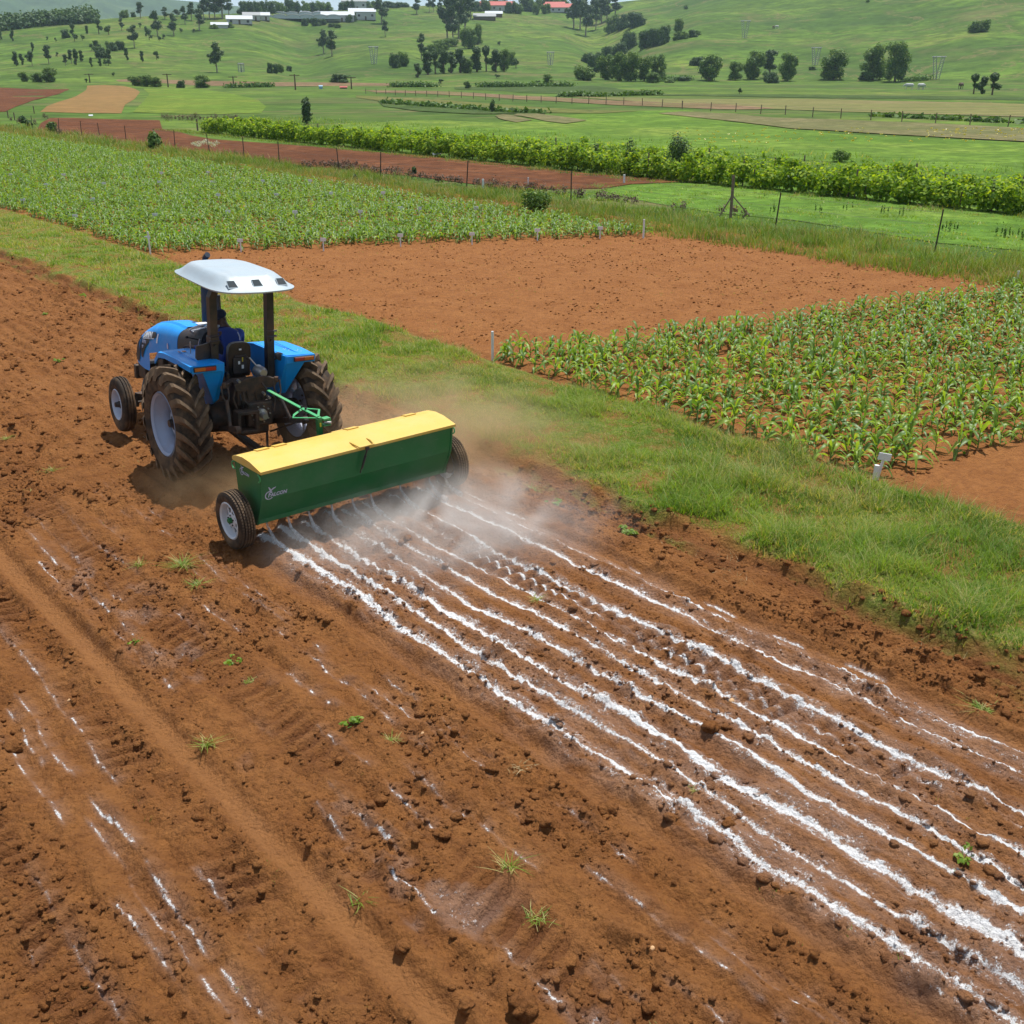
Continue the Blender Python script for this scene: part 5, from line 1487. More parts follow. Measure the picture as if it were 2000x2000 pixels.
polygon_field('cover_crop_field', [Z7(1440, 470), Z7(1600, 446), Z7(1850, 436), Z8(300, 445), Z8(700, 455), Z8(1100, 500), Z8(1500, 548), Z8(1932, 590), Z8(2700, 680), Z8(2700, 1000), Z8(1932, 800), Z8(1500, 760), Z8(1000, 680), Z8(700, 640), Z8(300, 600), Z8(0, 560), Z7(1600, 520)], M_GREEN2, .008, 1.5)
polygon_field('meadow', [Z7(0, 120), Z7(500, 92), Z7(900, 110), Z7(1400, 50), Z8(100, 40), Z8(300, 100), Z8(900, 170), Z8(1932, 215), Z8(2600, 240), Z8(2600, 500), Z8(1932, 480), Z8(1000, 330), Z8(100, 260), Z7(1400, 230), Z7(700, 180), Z7(0, 150)], M_MEADOW, .006, 3)
polygon_field('dry_grass_strip', [Z8(-60, 62), Z8(60, 50), Z8(350, 62), Z8(600, 88), Z8(900, 96), Z8(1400, 112), Z8(1932, 140), Z8(2600, 160), Z8(2600, 240), Z8(1932, 212), Z8(1500, 190), Z8(1100, 168), Z8(700, 146), Z8(450, 115), Z8(200, 88)], M_TAN, .06, 3)
polygon_field('tan_patch', [Z4(720, 625), Z4(800, 618), Z4(900, 628), Z4(1000, 655), Z4(1100, 668), Z4(1210, 650), Z4(1150, 640), Z4(960, 615), Z4(890, 612), Z4(860, 625), Z4(940, 650), Z4(880, 662), Z4(760, 640)], M_TAN, .065, 3)
polygon_field('olive_strip', [Z4(0, 515), Z4(300, 530), Z4(700, 560), Z4(1150, 590), Z4(1500, 600), Z4(1300, 612), Z4(900, 606), Z4(500, 598), Z4(200, 560), Z4(0, 528)], M_OLIVE, .05, 6)
polygon_field('fence_line_soil', [Z4(20, 488), Z4(400, 492), Z4(900, 518), Z4(1400, 545), Z4(1932, 562), Z5(600, 585), Z5(500, 592), Z4(1932, 590), Z4(1400, 568), Z4(900, 538), Z4(400, 508), Z4(100, 500)], M_PINK, .045, 6)
polygon_field('banded_field', [Z4(1100, 520), Z4(1700, 535), Z5(0, 535), Z5(700, 535), Z5(1932, 560), Z5(2600, 570), Z5(2600, 640), Z5(1932, 630), Z5(1000, 605), Z5(300, 580), Z4(1500, 550)], field_mat('banded_olive', ((0.12, 0.17, 0.035), (0.17, 0.19, 0.05), (0.24, 0.18, 0.09)), 0.03, .5, (R(-40), .06, (0.25, 0.17, 0.09), .6)), .04, 8)
polygon_field('dark_rough_band', [Z4(100, 545), Z4(400, 555), Z4(700, 585), Z4(1000, 605), Z4(1000, 615), Z4(600, 615), Z4(300, 600), Z4(130, 575)], M_ROUGH, .07, 5)
polygon_field('valley_rough_band', [Z4(500, 470), Z4(1250, 462), Z5(0, 508), Z5(700, 512), Z5(1500, 520), Z5(1932, 525), Z5(1932, 540), Z5(900, 532), Z5(300, 520), Z4(1500, 515), Z4(900, 500), Z4(500, 482)], M_ROUGH, .04, 10)

# ================================================================== field margins, weeds and shrubs
def flat0(x, y): return terrain(x, y) * 0 + 0.0
def margin_z(x, y):
    return np.where(x < 29.45, ground_plot(x, y), terrain(x, y))
def ground_plot(x, y): return soil_height(x, y, False)[0]
M_TALL = leaf_mat('tall_margin_grass', (0.10, 0.19, 0.022), (0.20, 0.30, 0.035), (0.38, 0.27, 0.13), 0.3, 0.6, 0.25)
def margin_dens(x, y):
    e = 0.25 * vnoise(y * .35, x * 0, 501) * 2
    return sstep(27.0, 27.6, x + e) * (1 - sstep(31.2, 32.6, x + e * 2))
grass_tufts('margin_tall_grass', 11000, 6, 26.6, 33.0, 12, 60, .42, .026, margin_dens, .14, .8, M_TALL, 1.3, margin_z, .30)
grass_tufts('distant_margin_grass', 6000, 6, 26.8, 33.5, 60, 125, .45, .055, margin_dens, .22, .8, M_TALL, 1.3, margin_z, .35)
grass_tufts('cover_crop_leaves', 9000, 5, 31.5, 41.0, 8, 42, .16, .050, lambda x, y: sstep(31.3, 32.0, x) * (1 - sstep(37.5, 40.8, x)) * (1 - sstep(36, 41, y + (x - 31) * .2)), .12, 1.5, M_GRASS, 1.0, margin_z, .06)
grass_tufts('vine_foot_grass', 5000, 5, 39.3, 42.0, 12, 96, .22, .05, lambda x, y: sstep(39.2, 40.0, x), .15, 1.0, M_TALL, 1.2, margin_z, .2)
grass_tufts('meadow_grass', 4000, 4, 47, 62, 15, 110, .35, .07, lambda x, y: .7 + 0 * x, .3, .9, M_GRASS, 1.2, margin_z, .12)
grass_tufts('plot_edge_grass', 2600, 6, 12.3, 13.6, 7, 40, .12, .012, lambda x, y: (1 - sstep(12.7, 13.4, x)) * sstep(-.1, .3, fbm(x * 1.5, y * .8, 3, 503)) * .8, .05, 1.3, M_GRASS, 1.2, margin_z, .4)

def leafy_mass(n, fpos, size, mat, name, tint=(0, 1), quad=True, up=.35):
    """n leaf cards round given positions: returns a mesh; fpos(n) -> (n,3)"""
    Pn, Dn = fpos(n)
    N = rng.normal(0, .55, (n, 3)) + Dn * 1.0; N[:, 2] += up; N /= np.linalg.norm(N, axis=1)[:, None]
    A_ = np.cross(N, rng.normal(0, 1, (n, 3))); A_ /= np.linalg.norm(A_, axis=1)[:, None]; B_ = np.cross(N, A_)
    s = size * rng.uniform(.6, 1.3, n)[:, None]
    V = np.stack([Pn - A_ * s * .5, Pn + B_ * s * .42, Pn + A_ * s * .62, Pn - B_ * s * .42], 1).reshape(-1, 3)
    F = np.arange(4 * n).reshape(n, 4)
    T = np.repeat(np.clip(rng.uniform(tint[0], tint[1], n), 0, 1), 4)
    return np_mesh(name, V, F, mat, dict(tint=T))
def blob_sampler(blobs, shell=.55):
    """blobs: (x,y,z,rx,ry,rz); random points mostly in their outer shell"""
    B = np.array(blobs, float); w = (B[:, 3] * B[:, 4] * B[:, 5]) ** (2 / 3); w /= w.sum()
    def f(n):
        k = rng.choice(len(B), n, p=w); d = rng.normal(0, 1, (n, 3)); d /= np.linalg.norm(d, axis=1)[:, None]
        r = (shell + (1 - shell) * rng.uniform(0, 1, n) ** .6) * (1 + .17 * rng.normal(0, 1, n))
        return B[k, :3] + d * B[k, 3:6] * r[:, None], d
    return f
M_BARK = paint('bark', (0.12, 0.085, 0.06), 0.3, 0.9, 1.0)
M_BARKP = paint('pale_bark', (0.26, 0.22, 0.18), 0.3, 0.9, 1.0)
M_TD = leaf_mat('dark_tree_leaves', (0.032, 0.075, 0.022), (0.060, 0.125, 0.032), (0.105, 0.175, 0.045), 0.22, .6, .3)
M_TE = leaf_mat('eucalyptus_leaves', (0.036, 0.075, 0.032), (0.068, 0.125, 0.048), (0.115, 0.17, 0.065), 0.22, .6, .3)
M_TB = leaf_mat('broad_tree_leaves', (0.050, 0.115, 0.020), (0.105, 0.20, 0.032), (0.22, 0.30, 0.05), 0.28, .6, .3)
M_VINE = leaf_mat('vine_leaves', (0.070, 0.155, 0.010), (0.20, 0.34, 0.016), (0.44, 0.53, 0.03), 0.5, .6, .2)
M_DRY = leaf_mat('dry_weed', (0.09, 0.06, 0.05), (0.16, 0.115, 0.09), (0.22, 0.17, 0.13), 0.1, .8, .1)
M_WOOD = paint('grey_post_wood', (0.19, 0.14, 0.10), 0.2, 0.85, 6)
M_DPOST = paint('dark_metal_post', (0.035, 0.025, 0.02), 0.3, 0.7)
M_WIRE = paint('fence_wire', (0.12, 0.11, 0.10), 0.1, 0.5, metal=.5)

# vine rows: clumped leafy canopy on stems and posts
def vine_row(x0, y0, y1, label, dens):
    t = thing('vine_row', label, 'vine row', (x0, y0, 0), 0, 'vine rows beyond the long red field')
    L = y1 - y0; blobs = []
    y = 0.0
    while y < L:
        h = rng.uniform(.86, 1.12); w = rng.uniform(.45, .62)
        blobs.append((rng.normal(0, .08), y, h - .42, w, rng.uniform(.6, .85), .48))
        if rng.uniform() < .6: blobs.append((rng.normal(0, .25), y + rng.normal(0, .3), h + rng.uniform(-.1, .12), .28, .32, .20))
        if rng.uniform() < .75: blobs.append((-.30 + rng.normal(0, .1), y, .36, .3, .4, .30))
        y += rng.uniform(.75, 1.2)
    me = leafy_mass(int(L * dens), blob_sampler(blobs, .5), .16, M_VINE, 'foliage', (0, 1), up=.9)
    link('foliage', me, t)
    mb = MB(); y = .2
    while y < L:
        mb.tube([(0, y, 0), (rng.normal(0, .05), y + rng.normal(0, .05), .35), (0, y, .8)], .03, 5); y += rng.uniform(.9, 1.3)
    s = mb.build('vine_stem', M_BARK, t); s['kind'] = 'stuff'
    y = 1.0; pm = MB().tube([(0, 0, 0), (0, 0, 1.15)], .04, 5).mesh('post', M_WOOD)
    while y < L:
        link('post', pm, t, (.05, y, 0)); y += 6.0
    return t
vine_row(41.6, 14, 89.5, 'front row of bright yellow-green vines along the red field', 480)
vine_row(43.9, 14, 91.0, 'middle row of bright yellow-green vines behind the front row', 300)
vine_row(46.2, 14, 70.0, 'rear row of bright yellow-green vines next to the meadow', 200)

def shrub(px, py, top, label, kind, wide=1.0, name='shrub', seed=0, leaf=.09, n=900, cat='shrub'):
    g = on_ground(px, py); d = math.hypot(g[0], g[1], CAM_H)
    H = (py - top) * d / F_PX * 1.03; W = H * .5 * wide
    t = thing(name, label, cat, (g[0], g[1], -.02))
    blobs = [(rng.normal(0, W * .25), rng.normal(0, W * .25), H * rng.uniform(.3, .8), W * rng.uniform(.4, .7), W * rng.uniform(.4, .7), H * rng.uniform(.2, .32)) for _ in range(9)]
    blobs.append((0, 0, H * .35, W * .9, W * .9, H * .34))
    link('foliage', leafy_mass(n, blob_sampler(blobs), leaf, kind, 'foliage', (0, .9)), t)
    mb = MB()
    for k in range(4): mb.tube([(0, 0, 0), (rng.normal(0, W * .3), rng.normal(0, W * .3), H * .6)], [.04, .012], 5)
    mb.build('stem', M_BARK, t)
    return t
shrub(*Z7(1605, 382), Z7(0, 225)[1], 'dark green pointed shrub standing before the vines, left of a taller one', M_TD, .62, n=1500)
shrub(*Z7(1850, 396), Z7(0, 190)[1], 'tall dark green shrub standing in front of the vine rows', M_TD, .72, n=2000)
shrub(*Z7(1415, 345), Z7(0, 232)[1], 'slim dark sapling against the vines left of two dark shrubs', M_TD, .35, n=500)
shrub(*Z7(1085, 602), Z7(0, 478)[1], 'rounded feathery green weed bush at the edge of the maize', M_TB, 1.2, n=1500, name='weed_bush', cat='weed')
shrub(*Z6(838, 248), Z6(0, 168)[1], 'large-leaved green shrub at the left edge of the long red field', M_TB, .95, n=700, leaf=.22)
shrub(*Z6(287, 162), Z6(0, 114)[1], 'small round dark bush by the fence at the far corner of the red field', M_TB, .9, n=600, leaf=.16)
shrub(*Z6(125, 112), Z6(0, 80)[1], 'dark leafy bush left of the far corner of the red field', M_TD, 1.2, n=600, leaf=.18)
shrub(*Z6(157, 128), Z6(0, 98)[1], 'low dark bush beside the leaning fence corner posts', M_TD, 1.1, n=500, leaf=.18)
shrub(*Z6(1655, 118), Z6(0, -2)[1] if False else 200, 'tall grey-green sapling standing behind the left end of the vines', M_TE, .45, n=900, leaf=.22, name='sapling', cat='tree')
shrub(*Z8(940, 320), Z8(0, 262)[1], 'olive bush growing up through the vine rows on the right', M_TB, 1.7, n=1200)
shrub(*Z8(955, 500), Z8(0, 455)[1], 'low dark weeds in the cover crop below the vines', M_TB, 2.4, n=700, name='weed_patch', cat='weed')
for i, (x, y, tp) in enumerate([(722, 606, 547), (440, 385, 352), (120, 425, 395)]):
    q = Z4(x, y) if i == 0 else Z7(x, y); tp_ = Z4(0, tp)[1] if i == 0 else Z7(0, tp)[1]
    shrub(q[0], q[1], tp_, ['thin lone sapling in the rough strip of the valley floor', 'pale green weed clump beside a thin fence post', 'pale green weed clump at the end of the dry weeds'][i], M_TE, .6, n=400, leaf=.15, name='weed_clump' if i else 'sapling', cat='weed' if i else 'tree')

# dry purple-brown weeds along the margin
ws = []
for x0, x1, yy in ((1640, 1932, 345),):
    ws += [Z6(x, yy + rng.uniform(-5, 12)) for x in np.arange(x0, x1, 14)]
ws += [Z7(x, y + rng.uniform(-6, 8)) for x, y in [(q, np.interp(q, [0, 400, 800, 960, 1130, 1300, 1500, 1660], [355, 400, 452, 470, 480, 505, 530, 545])) for q in np.arange(0, 1660, 16)] if rng.uniform() < .75]
ws += [Z8(300, 605), Z8(370, 605), Z8(425, 620), Z8(40, 585), Z8(90, 590), Z6(60, 100), Z6(100, 115), Z6(190, 120), Z6(320, 180), Z6(240, 85), Z6(255, 90)]
for q in np.arange(880, 1280, 22): ws.append(Z6(q, 92 + rng.uniform(-6, 8)))
bl = []
for q in ws:
    g = on_ground(*q); s = rng.uniform(.12, .26) * (1.6 if g[1] > 80 else 1)
    bl.append((g[0], g[1], s * .9, s * .8, s * .8, s))
tag(link('dry_weeds', leafy_mass(9000, blob_sampler(bl, .3), .07, M_DRY, 'dry_weeds', (0, 1))), kind='stuff')
# white flowering weeds at the left margin
bl = [(*on_ground(*Z6(1045 + 14 * k, 262 + 9 * math.sin(k)))[:2], .45 + .1 * (k % 2), .22, .22, .12) for k in range(10)]
tag(link('white_flowers', leafy_mass(700, blob_sampler(bl, .2), .06, leaf_mat('white_flower_heads', (.4, .45, .25), (.6, .62, .5), None, .2), 'white_flowers')), kind='stuff')
# tall dark stalks in the cover crop, yellow flowers in the meadow
bl = []
for x, y in [(840, 600), (975, 590), (1165, 600), (1275, 610), (1540, 700), (1560, 700), (1800, 720), (1820, 725), (1855, 730), (590, 595), (1925, 740)]:
    g = on_ground(*Z8(x, y)); bl += [(g[0] + rng.normal(0, .12), g[1] + rng.normal(0, .12), .18, .03, .03, .20) for _ in range(3)]
tag(link('upright_weed_stalks', leafy_mass(900, blob_sampler(bl, .1), .05, M_TB, 'upright_weed_stalks', (0, .7))), kind='stuff')
yl = rng.uniform(0, 1, (170, 2)); bl = []
for a, b in yl:
    g = on_ground(*Z8(40 + 1880 * a, 165 + 90 * b * (1 - .2 * a))); bl.append((g[0], g[1], .42, .14, .14, .05))
tag(link('yellow_flowers', leafy_mass(1200, blob_sampler(bl, .2), .09, leaf_mat('yellow_flower_heads', (.45, .38, .03), (.6, .5, .04), None, .2), 'yellow_flowers')), kind='stuff')

# uprooted weeds and stones on the worked soil
def weed(px, py, h, spread, label, mat=M_GRASS, broad=False, n=26, group=None):
    n = n if broad else int(n * 1.8)
    h *= .72; spread *= .9
    g = on_ground(px * 2000 / 1932, py * 2000 / 1932); z = ground_z(g[0], g[1])
    t = thing('weed_clump', label, 'weed', (g[0], g[1], z - .01), rng.uniform(0, 6), group)
    if broad:
        bl_ = [(rng.normal(0, spread * .5), rng.normal(0, spread * .5), h * rng.uniform(.4, 1), spread * .35, spread * .35, h * .25) for _ in range(6)]
        link('leaves', leafy_mass(n * 3, blob_sampler(bl_, .2), .035, mat, 'leaves', (.1, .7), up=1.5), t)
        mb = MB()
        for k in range(5): mb.tube([(0, 0, 0), (rng.normal(0, spread * .5), rng.normal(0, spread * .5), h * .8)], .003, 4)
        mb.build('stem', M_STALK, t)
    else:
        x = rng.normal(0, spread * .22, n); y = rng.normal(0, spread * .22, n)
        V, F, T = blades(n, x, y, np.zeros(n), h * .4, h * .9, .006, 2.6, 4, np.where(rng.uniform(0, 1, n) < .4, rng.uniform(.75, 1, n), rng.uniform(0, .6, n)))
        link('blades', np_mesh('blades', V, F, mat, dict(tint=T)), t)
    return t
W = [(345, 1070, .22, .16, 'large tangled grass tuft lying on the soil left of the lime rows', 0, 60), (372, 1108, .15, .12, 'straw-coloured grass tuft just below the largest tuft', 0, 40), (262, 1072, .13, .1, 'small yellowing grass tuft between the tyre tracks near the left', 0, 22),
     (667, 1375, .09, .10, 'bright green broadleaf weed between faint lime lines', 1, 30), (390, 1410, .14, .12, 'grass weed on the ridge beside the smooth wheel track', 0, 30), (680, 1705, .12, .11, 'pale green leafy weed at the edge of the wheel track', 0, 12),
     (1190, 1012, .12, .16, 'feathery green weed between the spreader dust and the grass strip', 1, 60), (1005, 925, .16, .15, 'drooping grey-green weed in the dust behind the spreader wheel', 0, 50), (1048, 962, .07, .13, 'low broadleaf weed in the dusty soil near the grass', 1, 30),
     (1012, 1137, .10, .08, 'grass weed standing on a thick lime line behind the spreader', 0, 24), (1855, 1340, .18, .16, 'grass-covered clump on the furrow at the right edge', 0, 50), (1817, 1630, .10, .09, 'small broadleaf seedling beside a lime line at lower right', 1, 14),
     (98, 895, .13, .13, 'uprooted grass tuft at the left edge level with the tractor wheel', 0, 36), (55, 930, .09, .12, 'flattened straw tuft at the far left edge', 0, 26), (15, 840, .10, .12, 'grass tuft cut by the left edge of the view', 0, 30), (110, 685, .10, .10, 'round green weed on the soil left of the tractor hood', 1, 26),
     (155, 562, .10, .14, 'green weed patch near the furrow behind the tractor front', 1, 34), (82, 592, .07, .1, 'small weed left of the furrow far behind', 1, 20), (980, 1455, .10, .14, 'bundle of bleached dry stalks lying on the soil', 2, 16), (960, 1640, .14, .12, 'thin weed with a long stem between old lime lines', 0, 18),
     (1010, 1735, .08, .2, 'flattened yellow grass beside a lug print', 0, 34), (470, 1280, .10, .14, 'dry grass tuft on the lugged tyre print', 0, 26), (1310, 1490, .05, .08, 'tiny green tuft beside the second lime line', 0, 14), (440, 1250, .07, .12, 'green sprouts beside the dry grass tuft on the tyre print', 1, 14),
     (255, 1215, .06, .08, 'little blue-green seedling by an old lime line at left', 1, 12), (770, 870, .05, .08, 'small pale tuft behind the spreader on the right', 0, 10), (1250, 1950, .1, .12, 'dry grass tuft at the bottom edge', 0, 24), (740, 1400, .08, .12, 'withered grass tuft next to rounded tyre pads', 0, 20)]
for px, py, h, sp, lb, br, n in W:
    weed(px, py, h, sp, lb, M_DRYGRASS if br == 2 else M_GRASS, br == 1, n)
M_STONE = paint('pale_stone', (0.55, 0.33, 0.16), 0.1, 0.7)
for px, py, s, lb in ((1380, 1322, .028, 'smooth pale tan stone lying on a lime line'), (1230, 1790, .02, 'small orange stone on the soil near the bottom'), (797, 1388, .016, 'small pale stone left of the lime rows'), (130, 1323, .015, 'little orange stone between the left tracks')):
    g = on_ground(px * 2000 / 1932, py * 2000 / 1932); bm = bmesh.new(); bmesh.ops.create_icosphere(bm, subdivisions=2, radius=1)
    for v in bm.verts: v.co = (v.co.x * s * 1.1, v.co.y * s * .85, v.co.z * s * .75 + .004 * math.sin(v.co.x * 3))
    me = bpy.data.meshes.new('stone'); bm.to_mesh(me); bm.free(); me.materials.append(M_STONE); me.polygons.foreach_set('use_smooth', [True] * len(me.polygons))
    o = link('stone', me, None, (g[0], g[1], ground_z(g[0], g[1]) + s * .5)); tag(o, lb, 'stone')
P3 = clod_protos(4, 3)
for i, (px, py, s, lb) in enumerate(((25, 1410, .075, 'large round soil clod at the left edge'), (985, 1905, .085, 'largest soil clod near the bottom edge'), (1340, 1385, .07, 'crumbly clod touching a lime line in the middle of the rows'), (1145, 1515, .075, 'flat broad clod beside the furrow left of the lime'), (760, 1790, .05, 'blocky clod on the edge of the wheel track'), (925, 1455, .055, 'rounded clod left of a bundle of dry stalks'), (880, 1905, .05, 'clod with a dusting of lime near the bottom'), (1375, 1555, .05, 'cracked clod beside a break in a lime line'))):
    g = on_ground(px * 2000 / 1932, py * 2000 / 1932); V, F = P3[i % 4]
    V2 = V * s * np.array([1, .9, 1.05]); n2 = fbm(V2[:, 0] * 60 + i, V2[:, 1] * 60 + V2[:, 2] * 50, 3, 600); V2 = V2 * (1 + .10 * n2)[:, None]
    z0 = np.zeros(len(V2))
    o = link('soil_clod', np_mesh('soil_clod', V2, F, M_SOIL, dict(lime=z0, dark=z0 + .15, packed=z0, grassy=z0), smooth=True), None, (g[0], g[1], ground_z(g[0], g[1]) + s * .3), (0, 0, i))
    tag(o, lb, 'clod')

# ================================================================== plot signs and pegs
board = MB().box((0, 0, .30), (.15, .012, .085)).mesh('board', M_SIGN); stake = MB().box((0, .012, .13), (.032, .010, .30)).mesh('stake', M_SIGN)
def sign(q, label, group=None, s=1.0, tilt=0.0):
    g = on_ground(*q)
    t = thing('plot_sign', label, 'sign', (g[0], g[1], ground_z(g[0], g[1]) if g[0] < 29 else 0), R(-40) + rng.normal(0, .15), group, s)
    t.rotation_euler[1] = tilt + rng.normal(0, .04)
    link('board', board, t); link('stake', stake, t)
edge_signs = [Z6(133, 572), Z6(414, 665), Z6(808, 795), Z6(1299, 806), Z6(1744, 803), Z7(366, 780), Z7(751, 768), Z7(1103, 750), Z7(1440, 736)]
el = ['at the maize edge by the grass, farthest left', 'at the left tip of the front maize block', 'at the left corner next to a tall white peg', 'at the front edge of the maize above the tractor canopy', 'at the front maize edge right of the canopy', 'fourth from the right along the front maize edge', 'third from the right along the front maize edge', 'second from the right along the front maize edge', 'last at the right end of the front maize edge']
for q, l in zip(edge_signs, el): sign(q, 'small white plot sign ' + l, 'plot signs at the maize edge', 1.15)
for q in [Z6(512, 570), Z6(843, 662), Z6(1593, 648), Z6(1233, 648), Z6(1490, 545), Z6(1787, 540), Z6(1147, 472), Z6(862, 475), Z6(563, 482), Z6(257, 490), Z6(65, 432), Z6(347, 432), Z6(652, 378), Z6(876, 420), Z6(1125, 418), Z6(1418, 466), Z6(1675, 466), Z6(1183, 548), Z7(147, 640), Z7(466, 622), Z7(773, 622), Z7(274, 540), Z7(365, 620)]:
    sign(q, 'small white plot sign standing among the maize rows of the left-hand field', 'plot signs inside the left maize field', 1.2)
sign((1450 + 925 * .2847, 520 + 1465 * .2847), 'white plot sign tilted right at the near corner of the right-hand maize', None, 1.15, .22)
def peg(q, top, w, label, lean=0.0, mat=M_SIGN, name='white_peg', cat='peg'):
    g = on_ground(*q); d = math.hypot(g[0], g[1], CAM_H); H = (q[1] - top) * d / F_PX / math.cos(math.atan2(CAM_H, math.hypot(g[0], g[1]))) * 1.0
    z = ground_z(g[0], g[1]) if g[0] < 29 and 0 < g[1] < 100 else 0
    mb = MB(); mb.tube([(0, 0, -.05), (lean * H, 0, H)], w / 2, 8)
    o = mb.build(name, mat, None, True); o.location = (g[0], g[1], z); return tag(o, label, cat)
peg((900 + 200 * .3106, 520 + 600 * .3106), 520 + 420 * .3106, .05, 'white peg at the left corner of the right-hand maize plot')
peg((1450 + 905 * .2847, 520 + 1465 * .2847), 520 + 1372 * .2847, .07, 'short white stump beside the tilted plot sign', .1)
peg(Z6(812, 822), Z6(0, 712)[1], .05, 'tall white peg at the left corner of the left maize field')
peg(Z7(1674, 735), Z7(0, 645)[1], .06, 'tall white peg at the right end of the left maize field')
peg(Z7(810, 470), Z7(0, 418)[1], .10, 'white pipe standing among the dry weeds')
peg(Z7(1053, 445), Z7(0, 408)[1], .06, 'slim pale peg right of the white pipe')
peg(Z7(1570, 435), Z7(0, 393)[1], .10, 'white peg at the far end of the red field')
peg(Z8(658, 468), Z8(0, 403)[1], .10, 'white peg in the grass below the vines')
peg(Z8(1893, 965), Z8(0, 915)[1], .06, 'white peg in the far corner of the right-hand maize')

# ================================================================== fences
def fence(name, pts, H, label, mat, rad=.03, wires=3, wmat=M_WIRE, wr=.004):
    t = thing(name, label, 'fence', (pts[0][0], pts[0][1], 0))
    o0 = pts[0]
    base = []
    for (x, y, z) in pts:
        base.append((x - o0[0], y - o0[1], z))
    pm = MB().tube([(0, 0, -.1), (0, 0, H)], [rad, rad * .9], 6).mesh('post', mat)
    for b in base:
        p = link('post', pm, t, b, (rng.normal(0, .03), rng.normal(0, .03), 0))
    for k in range(wires):
        h = H * (.3 + .62 * k / max(1, wires - 1))
        mb = MB()
        path = []
        for a, b in zip(base[:-1], base[1:]):
            for s in (0, .5):
                path.append((a[0] + (b[0] - a[0]) * s, a[1] + (b[1] - a[1]) * s, a[2] + (b[2] - a[2]) * s + h - .03 * (s > 0)))
        path.append((base[-1][0], base[-1][1], base[-1][2] + h)); mb.tube(path, wr, 3, cap=False)
        mb.build('wire', wmat, t)
    return t
near = [Z6(60, 118), Z6(215, 150), Z6(368, 168), Z6(467, 186), Z6(565, 200), Z6(682, 220), Z6(808, 242), Z6(958, 252), Z6(1143, 276), Z6(1353, 300), Z6(1582, 324), Z7(62, 370), Z7(428, 388), Z7(862, 448), Z7(1390, 522), Z8(755, 655), Z8(1480, 790)]
npts = []
for q in near:
    g = on_ground(*q); npts.append((31.4, float(g[1]) if True else 0, 0.0))
npts = [(31.4 + .1 * math.sin(i), p[1], 0) for i, p in enumerate(npts)]
fence('post_and_wire_fence', npts, 1.2, 'thin dark post and wire fence between the maize margin and the red field', M_DPOST, .028, 3)
ff = [Z4(x, y) for x, y in [(40, 502), (98, 505), (148, 508), (200, 513), (253, 515), (309, 517), (369, 518), (428, 520), (490, 524), (555, 528), (620, 533), (687, 540), (759, 544), (833, 547), (908, 550), (985, 553), (1066, 556), (1151, 560), (1241, 560), (1335, 564), (1430, 566), (1531, 571), (1637, 578), (1745, 587)]]
ff += [Z5(x, y) for x, y in [(89, 587), (243, 598), (378, 603), (512, 614), (645, 618), (792, 631), (944, 638), (1106, 647), (1273, 655), (1454, 667), (1640, 674), (1845, 682), (2060, 690)]]
fp_ = []
for q in ff:
    g = on_ground(*q); fp_.append((float(g[0]), float(g[1]), float(terrain(g[0], g[1]))))
fence('field_fence', fp_, 1.0, 'long wooden post fence running across the middle of the valley floor', M_WOOD, .06, 3, wr=.008)
# straining post with two braces
g = on_ground(*Z8(350, 622)); t = thing('straining_post', 'grey wooden straining post with two brace poles in the margin grass', 'fence post', (g[0], g[1], 0))
mb = MB(); mb.tube([(0, 0, -.1), (.06, .05, 1.5)], .055, 8); mb.build('post', M_WOOD, t)
for dx, dy in ((.55, -.45), (-.35, .25)):
    mb = MB(); mb.tube([(.03, .02, .80), (dx, dy, .05)], .026, 6); mb.build('brace', M_WOOD, t)
# corner posts at the far end of the margin
for i, q in enumerate((Z6(45, 85), Z6(80, 95), Z6(185, 60))):
    peg(q, q[1] - 12, .12, ['leftmost dark corner post near the ridged field', 'second dark corner post near the ridged field', 'lone dark post beside the ridged field'][i], 0, M_WOOD, 'fence_post', 'fence post')
peg(Z6(1066, 152), Z6(0, 98)[1], .16, 'thick dark post at the left end of the front vine row', 0, M_WOOD, 'fence_post', 'fence post')

# litter and small sheds on the valley floor
mb = MB(); mb.add([(-.3, 0, .05), (.1, -.1, .10), (.5, .1, .05), (.2, .3, .22), (-.2, .25, .16)], [(0, 1, 3), (0, 3, 4), (1, 2, 3)])
g = on_ground(*Z7(562, 292)); o = mb.build('crumpled_sack', M_SIGN); o.location = (g[0], g[1], .05); tag(o, 'crumpled white sack lying at the edge of the red field by the vines', 'sack')
M_CYAN = paint('faded_blue_sheet', (0.25, 0.45, 0.6), .1, .5)
def hut(q, w, h, d, wall, roof, label, name='shed', parts=True, rz=None):
    P0 = on_terrain(*q)
    x, y, z, _ = P0; rz = -math.atan2(x, y) if rz is None else rz
    t = thing(name, label, 'building', (x, y, z - .3), rz)
    MB().box((0, 0, h / 2), (w, d, h)).build('wall', wall, t); k_ = min(1, w / 6); e_ = .4 * k_
    mb = MB(); mb.prism([(-d / 2 - e_, h - .15 * k_), (0, h + d * .22), (d / 2 + e_, h - .15 * k_), (d / 2 + e_, h), (0, h + d * .22 + .18 * k_), (-d / 2 - e_, h)], -w / 2 - e_, w / 2 + e_, 'x')
    mb.build('roof', roof, t)
    if parts:
        n_ = max(1, int(w / 4))
        wm = MB().box((0, 0, 0), (1.3, .08, 1.2)).mesh('window', M_CHAR)
        for k in range(n_):
            if k == n_ // 2: MB().box((-w / 2 + (k + .5) * w / n_, -d / 2 - .04, 1.0), (1.0, .08, 2.0)).build('door', M_BARK, t)
            else: link('window', wm, t, (-w / 2 + (k + .5) * w / n_, -d / 2 - .04, h * .55))
    return t
